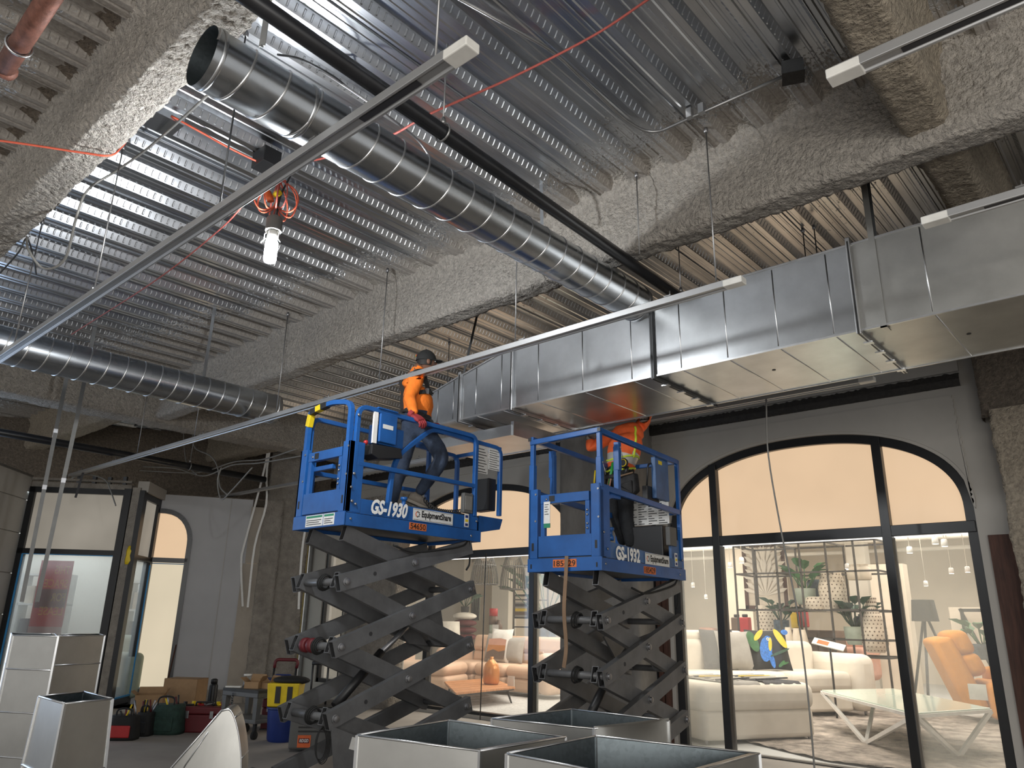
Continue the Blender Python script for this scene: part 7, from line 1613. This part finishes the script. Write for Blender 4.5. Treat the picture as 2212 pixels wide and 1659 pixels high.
# cabinets, chairs and details farther back
def far_box(name, label, cat, px0, px1, pyt, pyb, y, d, mat, bev=.04, legs=False, group=None):
    a, b = Y_(px0, pyb, y), Y_(px1, pyt, y); t = thing(name, label, cat, (a.x, y, a.z), 0, group); rb(t, 'body', (0, 0, 0), (b.x - a.x, d, b.z - a.z), mat, bev); return t, b.x - a.x, b.z - a.z
t, w_, h_ = far_box('cabinet', 'dark brown cabinet behind the cream sofa, under the metal shelf', 'cabinet', 1706, 1800, 1362, 1440, 19.2, .8, 'brown_cab', .02)
for k in range(3):
    mb = MB(); mb.box((w_ * (k / 3) + .02, -.02, .06), (w_ * ((k + 1) / 3) - .02, 0, h_ - .06)); mb.build('cabinet_door', 'brown_cab', t)
t, w_, h_ = far_box('armchair', 'dusty pink armchair seen between the cream sofa and the metal shelf', 'armchair', 1802, 1868, 1400, 1470, 20.0, 1.2, 'pink', .15); rb(t, 'backrest', (0, .9, h_ * .7), (w_, 1.3, h_ * 1.25), 'pink', .15)
t, w_, h_ = far_box('sofa', 'teal sofa far behind, at the left edge of the right-hand window', 'sofa', 1440, 1488, 1372, 1392, 22.5, 1.2, 'teal', .12, group='far sofas'); rb(t, 'backrest', (0, .9, h_ * .6), (w_ * .75, 1.3, h_ * 1.5), 'teal', .12)
t, w_, h_ = far_box('sofa', 'red sofa far behind, right of the teal sofa', 'sofa', 1492, 1545, 1377, 1392, 22.5, 1.2, 'red', .1, group='far sofas'); rb(t, 'backrest', (0, .9, h_ * .6), (w_, 1.3, h_ * 1.4), 'red', .1)
t, w_, h_ = far_box('sofa', 'pale sofa far behind the red and teal sofas', 'sofa', 1478, 1512, 1362, 1378, 23.2, 1.2, 'pink', .12, group='far sofas'); rb(t, 'backrest', (0, .9, h_ * .6), (w_, 1.3, h_ * 1.4), 'pink', .12)
for k, (px, py, c, lb) in enumerate(((1608, 1366, 'red', 'red tin on the ledge behind the grey cushion'), (1590, 1366, 'brown_cab', 'brown box frame on the ledge left of the red tin'), (1720, 1357, 'bird_yellow', 'yellow item on the dark brown cabinet'), (1732, 1355, 'red', 'red item on the dark brown cabinet right of the yellow one'))):
    p = Y_(px, py, 19.6); t = thing('ornament', lb, 'ornament', p, 0, 'small shop ornaments'); rb(t, 'body', (-.13, 0, 0), (.13, .2, .38), c, .03); rb(t, 'cap', (-.06, .04, .38), (.06, .16, .46), 'black', .02)
p = Y_(1790, 1392, 15.0); pr = thing('price_stand', 'slanted white price card on a stand behind the cream sofa', 'price card', (p.x, p.y, p.z)); mb = MB(); mb.box((-.28, -.1, -.01), (.28, .1, .01), mat=Matrix.Rotation(.5, 4, 'X') @ Matrix.Rotation(.25, 4, 'Y')); mb.build('card', 'white', pr); mb = MB(); mb.tube([(0, .05, 0), (0, .05, -p.z)], .02, 6); mb.build('stand', 'black', pr); mb = MB(); mb.box((-.2, -.07, .0105), (.0, .06, .012), mat=Matrix.Rotation(.5, 4, 'X') @ Matrix.Rotation(.25, 4, 'Y')); mb.build('card_print', 'orange_ink', pr)
# empty frame leaning on the beige partition at the right
a, b = Y_(2096, 1470, 20.3), Y_(2160, 1315, 20.3); t = thing('picture_frame', 'empty black frame standing against the beige partition at the right edge', 'picture', (a.x, 20.3, a.z)); w_, h_ = b.x - a.x, b.z - a.z
mb = MB()
for p, q in (((0, 0, h_ - .07), (w_ * 2, .06, h_)), ((0, 0, 0), (.07, .06, h_)), ((w_ * 2 - .07, 0, 0), (w_ * 2, .06, h_))): mb.box(p, q)
mb.bar((0, .03, h_), (w_ * .7, .03, .0), .06, .05, up=(0, 1, 0)); mb.build('frame', 'black', t)
# spot lamps under the shop ceiling
k = 0
for px, py, y in ((1460, 1228, 16), (1497, 1265, 19), (1525, 1290, 21), (1602, 1212, 15), (1577, 1222, 16), (1830, 1225, 18), (2020, 1170, 14), (2040, 1175, 14), (2055, 1235, 18), (2090, 1232, 18), (2000, 1262, 20), (1965, 1190, 15)):
    p = Y_(px, py, y); t = thing('spot_lamp', f'white spot lamp under the shop ceiling, {("1st", "2nd", "3rd", "4th", "5th", "6th", "7th", "8th", "9th", "10th", "11th", "12th")[k]} of those in view behind the right-hand window', 'spot lamp', p, 0, 'shop spot lamps'); k += 1
    mb = MB(); mb.lathe((0, 0, 0), [(.05, .12), (.07, .1), (.085, -.06), (.075, -.06)], 12); mb.build('lamp_head', 'white_metal', t); mb = MB(); mb.lathe((0, 0, -.062), [(.07, 0), (.07, .01)], 12); mb.build('lens', 'shop_lens', t); mb = MB(); mb.tube([(0, 0, .1), (0, 0, (4.5 - p.z) / .65)], .010, 5); mb.build('stem', 'shop_white', t); t.scale = (.65, .65, .65)
# ---- left-hand window: tan sofa group
A0, A1_ = Y_(1006, 1440, 14.3), Y_(1212, 1450, 14.1); dv = (A1_ - A0); dv.z = 0; LT = dv.length; ta = math.atan2(dv.y, dv.x)
ts = thing('recliner_sofa', 'tan leather sofa with three tall tufted backs, behind the left-hand arched window', 'sofa', (A0.x, A0.y, 0), ta)
zt1 = Y_(1100, 1372, 14).z; nseat = 3; sw = LT / nseat
for k in range(nseat):
    rb(ts, 'seat_cushion', (k * sw + .02, -.75, .38), ((k + 1) * sw - .02, .25, .66), 'tan_sofa', .12); rb(ts, 'seat_front', (k * sw + .02, -.72, .10), ((k + 1) * sw - .02, .1, .40), 'tan_sofa', .08)
    tl = Matrix.Translation((0, .15, .6)) @ Matrix.Rotation(-.18, 4, 'X'); rb(ts, 'back_cushion', (k * sw + .02, 0, 0), ((k + 1) * sw - .02, .28, zt1 - .95), 'tan_sofa', .11, tl); rb(ts, 'headrest', (k * sw + .02, -.04, zt1 - 1.0), ((k + 1) * sw - .02, .24, zt1 - .60), 'tan_sofa', .11, tl)
    mb = MB()
    for x in (.33, .67): mb.ball(tl @ Vector(((k + x) * sw, -.005, .32)), .03, 8, 6)
    mb.build('tuft_button', 'tan_sofa', ts)
rb(ts, 'armrest', (-.32, -.8, .1), (.02, .3, .95), 'tan_sofa', .14); rb(ts, 'armrest', (LT - .02, -.8, .1), (LT + .32, .3, .95), 'tan_sofa', .14)
l2 = thing('lounge_chair', 'tan leather end seat left of the tufted sofa, partly hidden by the left lift', 'sofa', (Y_(925, 1480, 12.6).x, 12.6, 0), .35)
rb(l2, 'seat_base', (-.75, -.6, .1), (.75, .6, .42), 'tan_sofa', .1); rb(l2, 'seat_cushion', (-.75, -.62, .40), (.75, .6, .68), 'tan_sofa', .13); rb(l2, 'backrest', (-.95, -.6, .2), (-.65, .6, 1.25), 'tan_sofa', .12)
def t2w(x, y, z): return Vector((A0.x, A0.y, 0)) + Matrix.Rotation(ta, 3, 'Z') @ Vector((x, y, z))
g2c = 'cushions on the tan sofa'
c_, R_, d_ = cushion('cushion', 'cushion printed with a sunset landscape in the middle of the tan sofa', t2w(sw * 1.30, -.22, .66), ta, -.22, .72, .78, .24, 'white', group=g2c)
printed(c_, R_, yo, (([(-.30, .36), (.30, .36), (.30, .50), (.1, .53), (-.3, .51)], 'pink'), ([(-.31, .20), (.31, .20), (.30, .37), (-.30, .37)], 'copper'), ([(-.32, .05), (.32, .05), (.31, .26), (.1, .22), (-.1, .27), (-.31, .2)], 'brown_cab')))
cushion('cushion', 'plain grey cushion right of the sunset cushion on the tan sofa', t2w(sw * 1.72, -.16, .66), ta + .1, -.2, .55, .6, .22, 'cushion_grey', group=g2c); cushion('cushion', 'plain grey cushion left of the sunset cushion on the tan sofa', t2w(sw * .98, -.12, .66), ta, -.2, .5, .66, .2, 'cushion_grey', group=g2c)
# wooden table and jug
tt = [F_(960, 1472, .33), F_(985, 1497, .33), F_(1113, 1484, .33), F_(1062, 1464, .33)]; tc = sum(tt, Vector()) / 4; tc.z = 0
wt_ = thing('coffee_table', 'low coffee table with a slatted walnut top and thin black legs', 'table', tc); T4 = [p - tc for p in tt]
for k in range(6):
    a, b = k / 6 + .006, (k + 1) / 6 - .006; q = [T4[0].lerp(T4[1], a), T4[3].lerp(T4[2], a), T4[3].lerp(T4[2], b), T4[0].lerp(T4[1], b)]
    mb = MB(); mb.prism(q, (0, 0, -.035)); mb.build('slat', 'walnut', wt_)
mb = MB()
for k in range(4): mb.bar(T4[k] * .94 - Vector((0, 0, .02)), T4[(k + 1) % 4] * .94 - Vector((0, 0, .02)), .04, .05)
mb.build('under_frame', 'black', wt_)
for p in T4:
    mb = MB(); mb.tube([Vector((p.x * .78, p.y * .78, .29)), Vector((p.x * .92, p.y * .92, 0.0))], [.03, .015], 8); mb.build('leg', 'black', wt_)
jp = F_(1061, 1478, .335); jg = thing('jug', 'round copper glazed bottle on the walnut table', 'vase', jp); rj = .17
mb = MB(); mb.lathe((0, 0, 0), [(rj * .85, 0), (rj, .05), (rj, .28), (rj * .8, .40), (rj * .35, .48), (rj * .2, .50), (rj * .24, .54)], 22); mb.build('bottle_body', 'copper', jg)
p = F_(1104, 1482, .335); mb = MB(); mb.box(p + Vector((-.09, -.01, 0)), p + Vector((.09, .0, .19))); solo(mb, 'price_card', 'white', 'white price card at the right end of the walnut table', 'price card')
mb = MB(); nx = 40; vs = []
for j in range(31):
    for i in range(nx + 1):
        q = Vector((-13.6 + 5.2 * i / nx, 10.4 + 4.0 * j / 30, 0)); vs.append((q.x, q.y, .012 + .012 * random.random()))
mb.add(vs, [(j * (nx + 1) + i, j * (nx + 1) + i + 1, (j + 1) * (nx + 1) + i + 1, (j + 1) * (nx + 1) + i) for j in range(30) for i in range(nx)], 0); solo(mb, 'rug', 'rug_grey', 'woven grey rug under the walnut table', 'rug')
# wire pendants
for k, (px, pyt, pyb, wpx, lb) in enumerate(((1046, 1195, 1262, 58, 'wire pendant lampshade behind the left-hand window, left one of the pair'), (1108, 1192, 1273, 56, 'wire pendant lampshade behind the left-hand window, right one of the pair'))):
    y = 12.0; c = Y_(px, pyb, y); zt1 = Y_(px, pyt, y).z; r = (Y_(px + wpx / 2, pyb, y).x - Y_(px - wpx / 2, pyb, y).x) / 2 * .75
    t = thing('pendant_lamp', lb, 'pendant lamp', c, 0, 'wire pendant lamps'); h = zt1 - c.z
    prof = [(1.0, 0), (1.0, .06), (.95, .3), (.82, .6), (.6, .85), (.25, 1.12), (.06, 1.25)]
    for j in range(30):
        a = 2 * PI * j / 30; mb = MB(); mb.tube([(math.cos(a) * r * s, math.sin(a) * r * s, h * z) for s, z in prof], .011, 4); mb.build('wire', 'wire', t)
    mb = MB()
    for s, z in (prof[0], prof[3], prof[6]): mb.tube(arc((0, 0, h * z), r * s, 0, 2 * PI, 28, (1, 0, 0), (0, 1, 0)), .011, 5, cap=False)
    mb.build('wire_ring', 'wire', t); mb = MB(); mb.ball((0, 0, h * .95), .14, 14, 9); mb.build('bulb', 'lampshade_white', t); mb = MB(); mb.tube([(0, 0, h * 1.2), (0, 0, 4.6 - c.z)], .012, 5); mb.build('cord', 'black', t)
# lamp, pillow stack, candle, pictures, shelf and plant
p = Y_(968, 1405, 15.5); t = thing('table_lamp', 'table lamp with a white drum shade left of the tan sofa', 'table lamp', (p.x, p.y, 0)); z0, z1 = Y_(968, 1373, 15.5).z, Y_(968, 1342, 15.5).z
mb = MB(); mb.lathe((0, 0, 0), [(.32, z0), (.29, z1)], 22); mb.build('lamp_shade', 'lampshade_white', t, smooth_angle=40); mb = MB(); mb.lathe((0, 0, 0), [(.2, 0), (.2, .04), (.05, .08), (.05, z0 + .1)], 12); mb.build('lamp_stand', 'black', t)
for k in range(4):
    p = Y_(1004, 1382 - 15 * k, 16.5); t = thing('cushion', f'dark red cushion in the pile behind the tan sofa, {("lowest", "second", "third", "topmost")[k]} of four', 'cushion', p, 0, 'pile of red cushions'); mb = MB(); mb.ball((0, 0, .08), (.38, .34, .11), 14, 8); mb.build('cushion_body', 'red_dark' if k < 3 else 'lampshade_white', t)
p = Y_(1065, 1368, 15.6); t = thing('candle_vase', 'tall red and brown candle vase behind the tan sofa', 'vase', p); mb = MB(); mb.lathe((0, 0, 0), [(.11, 0), (.11, .22)], 14); mb.build('vase_foot', 'pot_grey', t); mb = MB(); mb.lathe((0, 0, .22), [(.12, 0), (.12, .22)], 14); mb.build('vase_middle', 'brown_cab', t); mb = MB(); mb.lathe((0, 0, .44), [(.115, 0), (.115, .2)], 14); mb.build('vase_top', 'red', t)
p = Y_(1077, 1368, 15.6); t = thing('bottle', 'small bottle with a red and white tag right of the candle vase', 'bottle', p); mb = MB(); mb.lathe((0, 0, 0), [(.10, 0), (.10, .2), (.05, .26), (.05, .34)], 12); mb.build('bottle_body', 'brown_cab', t); mb = MB(); mb.box((-.12, -.12, -.05), (.1, -.115, .22)); mb.build('tag', 'white', t)
mb = MB(); mb.box((0, 0, 0), (.1, .1, .1)); mb = None
for (a, b, lb, mats) in (((1018, 1340), (1036, 1288), 'black framed picture of twigs behind the tan sofa', ('pot_grey', 'black')), ((1110, 1336), (1142, 1284), 'abstract painting with a yellow band at the right of the tan sofa', ('cushion_grey', 'black'))):
    A, B_2 = Y_(*a, 17.2), Y_(*b, 17.2); t = thing('picture_frame', lb, 'picture', (A.x, 17.2, A.z), 0); w_, h_ = B_2.x - A.x, B_2.z - A.z
    mb = MB(); mb.box((0, 0, 0), (w_, .03, h_)); mb.build('canvas', mats[0], t); mb = MB()
    for p, q in (((0, -.02, 0), (w_, .02, .04)), ((0, -.02, h_ - .04), (w_, .02, h_)), ((0, -.02, 0), (.04, .02, h_)), ((w_ - .04, -.02, 0), (w_, .02, h_))): mb.box(p, q)
    mb.build('frame', mats[1], t)
    if 'yellow' in lb:
        for z0, z1, c in ((.30, .42, 'bird_yellow'), (.15, .28, 'brown_cab'), (.5, .62, 'cushion_dark'), (.7, .9, 'ceramic')):
            mb = MB(); mb.box((.05, -.006, h_ * z0), (w_ - .05, 0, h_ * z1)); mb.build('paint_band', c, t)
    else:
        for k in range(9):
            mb = MB(); mb.tube([(w_ * (.15 + .08 * k), -.01, .05), (w_ * (.1 + .09 * k) + .05 * math.sin(k), -.01, h_ - .06)], .012, 5); mb.build('twig', 'black', t)
sx0, sx1, y = Y_(1110, 1300, 14.6), Y_(1150, 1300, 14.6), 14.6; t = thing('metal_rack', 'thin black metal rack standing right of the tan sofa', 'shelf', (sx0.x, y, 0)); w_ = sx1.x - sx0.x; zt1 = Y_(1120, 1222, y).z
for x in (0, w_):
    for yy in (0, .6): mb = MB(); mb.bar((x, yy, 0), (x, yy, zt1), .035, .035); mb.build('upright', 'shelf_black', t)
for z in (zt1, zt1 * .72, zt1 * .5):
    for p, q in (((0, 0, z), (w_, 0, z)), ((0, .6, z), (w_, .6, z)), ((0, 0, z), (0, .6, z)), ((w_, 0, z), (w_, .6, z))): mb = MB(); mb.bar(p, q, .03, .03); mb.build('shelf_bar', 'shelf_black', t)
pot_plant('potted_plant', 'dark leaved plant on the floor right of the tan sofa', Y_(1180, 1375, 15.4), .3, .5, 'pot_blue', 'leaf_dark', 16, 1.6, .4)
pot_plant('potted_plant', 'dark leaved plant in the gap behind the tan sofa, above the red cushions', Y_(1004, 1325, 16.6), .12, .2, 'black', 'leaf_dark', 8, .7, .26)
# shelves of white goods behind the narrow window and the bay, and the lease poster on the bay's outer side
def white_rack(label, root, org, w, h, n):
    t = thing('display_rack', label, 'shelf', org, root.rotation_euler.z if root else 0, 'white display racks'); 
    for z in [h * k / n for k in range(n + 1)]:
        mb = MB(); mb.box((0, 0, z), (w, .4, z + .04)); mb.build('shelf_board', 'white', t)
    for x in (0, w - .04): mb = MB(); mb.box((x, 0, 0), (x + .04, .4, h)); mb.build('side', 'white', t)
    for k in range(n):
        for j in range(3): mb = MB(); mb.box((w * (.1 + .3 * j), .08, h * k / n + .04), (w * (.28 + .3 * j), .3, h * k / n + h / n * (.4 + .3 * random.random()))); mb.build('boxed_goods', ('pot_grey', 'cushion_grey', 'cushion_dark', 'ceramic')[(k + j) % 4], t)
white_rack('white display rack seen through the narrow window', None, (-15.6, 11.6, 0), 1.6, 2.6, 4)
def bayp(x, y, z=0): return Vector(W6.location) + Matrix.Rotation(W6.rotation_euler.z, 3, 'Z') @ Vector((x, y, z))
white_rack('white display rack behind the bay glass, right of the poster', W6, bayp(-.62, 1.95), .95, 2.2, 4)
white_rack('white display rack behind the bay glass, left of the poster', W6, bayp(-2.7, 1.95), .9, 2.3, 4)
t, w_, h_ = None, 0, 0
p = bayp(-2.0, .75); t = thing('sofa', 'pale grey sofa seen dimly through the bay glass', 'sofa', p, W6.rotation_euler.z); rb(t, 'seat', (0, 0, .1), (1.3, .8, .55), 'cushion_grey', .1); rb(t, 'backrest', (0, .6, .4), (1.3, .9, .95), 'cushion_grey', .1)
p = bayp(-.75, .9); t = thing('sofa', 'grey armchair seen dimly through the bay glass, under the right rack', 'armchair', p, W6.rotation_euler.z); rb(t, 'seat', (0, 0, .1), (.9, .7, .9), 'pot_grey', .1); rb(t, 'backrest', (0, .5, .5), (.9, .8, 1.2), 'pot_grey', .1)
pc = bayp(-1.62, .22, 1.05); ps = thing('lease_poster', 'red and yellow lease poster on the outside of the bay glass, seen from behind', 'poster', pc, W6.rotation_euler.z)
mb = MB(); mb.box((0, 0, 0), (.56, .004, 1.45)); mb.build('poster_sheet', 'poster_red', ps); mb = MB(); mb.box((0, -.003, 0), (.56, 0, .30)); mb.build('poster_foot', 'poster_white', ps); mb = MB(); mb.box((.02, -.002, .62), (.54, 0, .95)); mb.build('poster_field', 'poster_dark', ps)
for k, wd in enumerate(('THIS', 'SPACE', 'FOR', 'LEASE')): text_mesh('poster_lettering', wd, .2, (.52, -.006, 1.22 - .24 * k), (-1, 0, 0), (0, 0, 1), 'poster_yellow', ps, 0, .003, width=(.26, .40, .24, .40)[k])
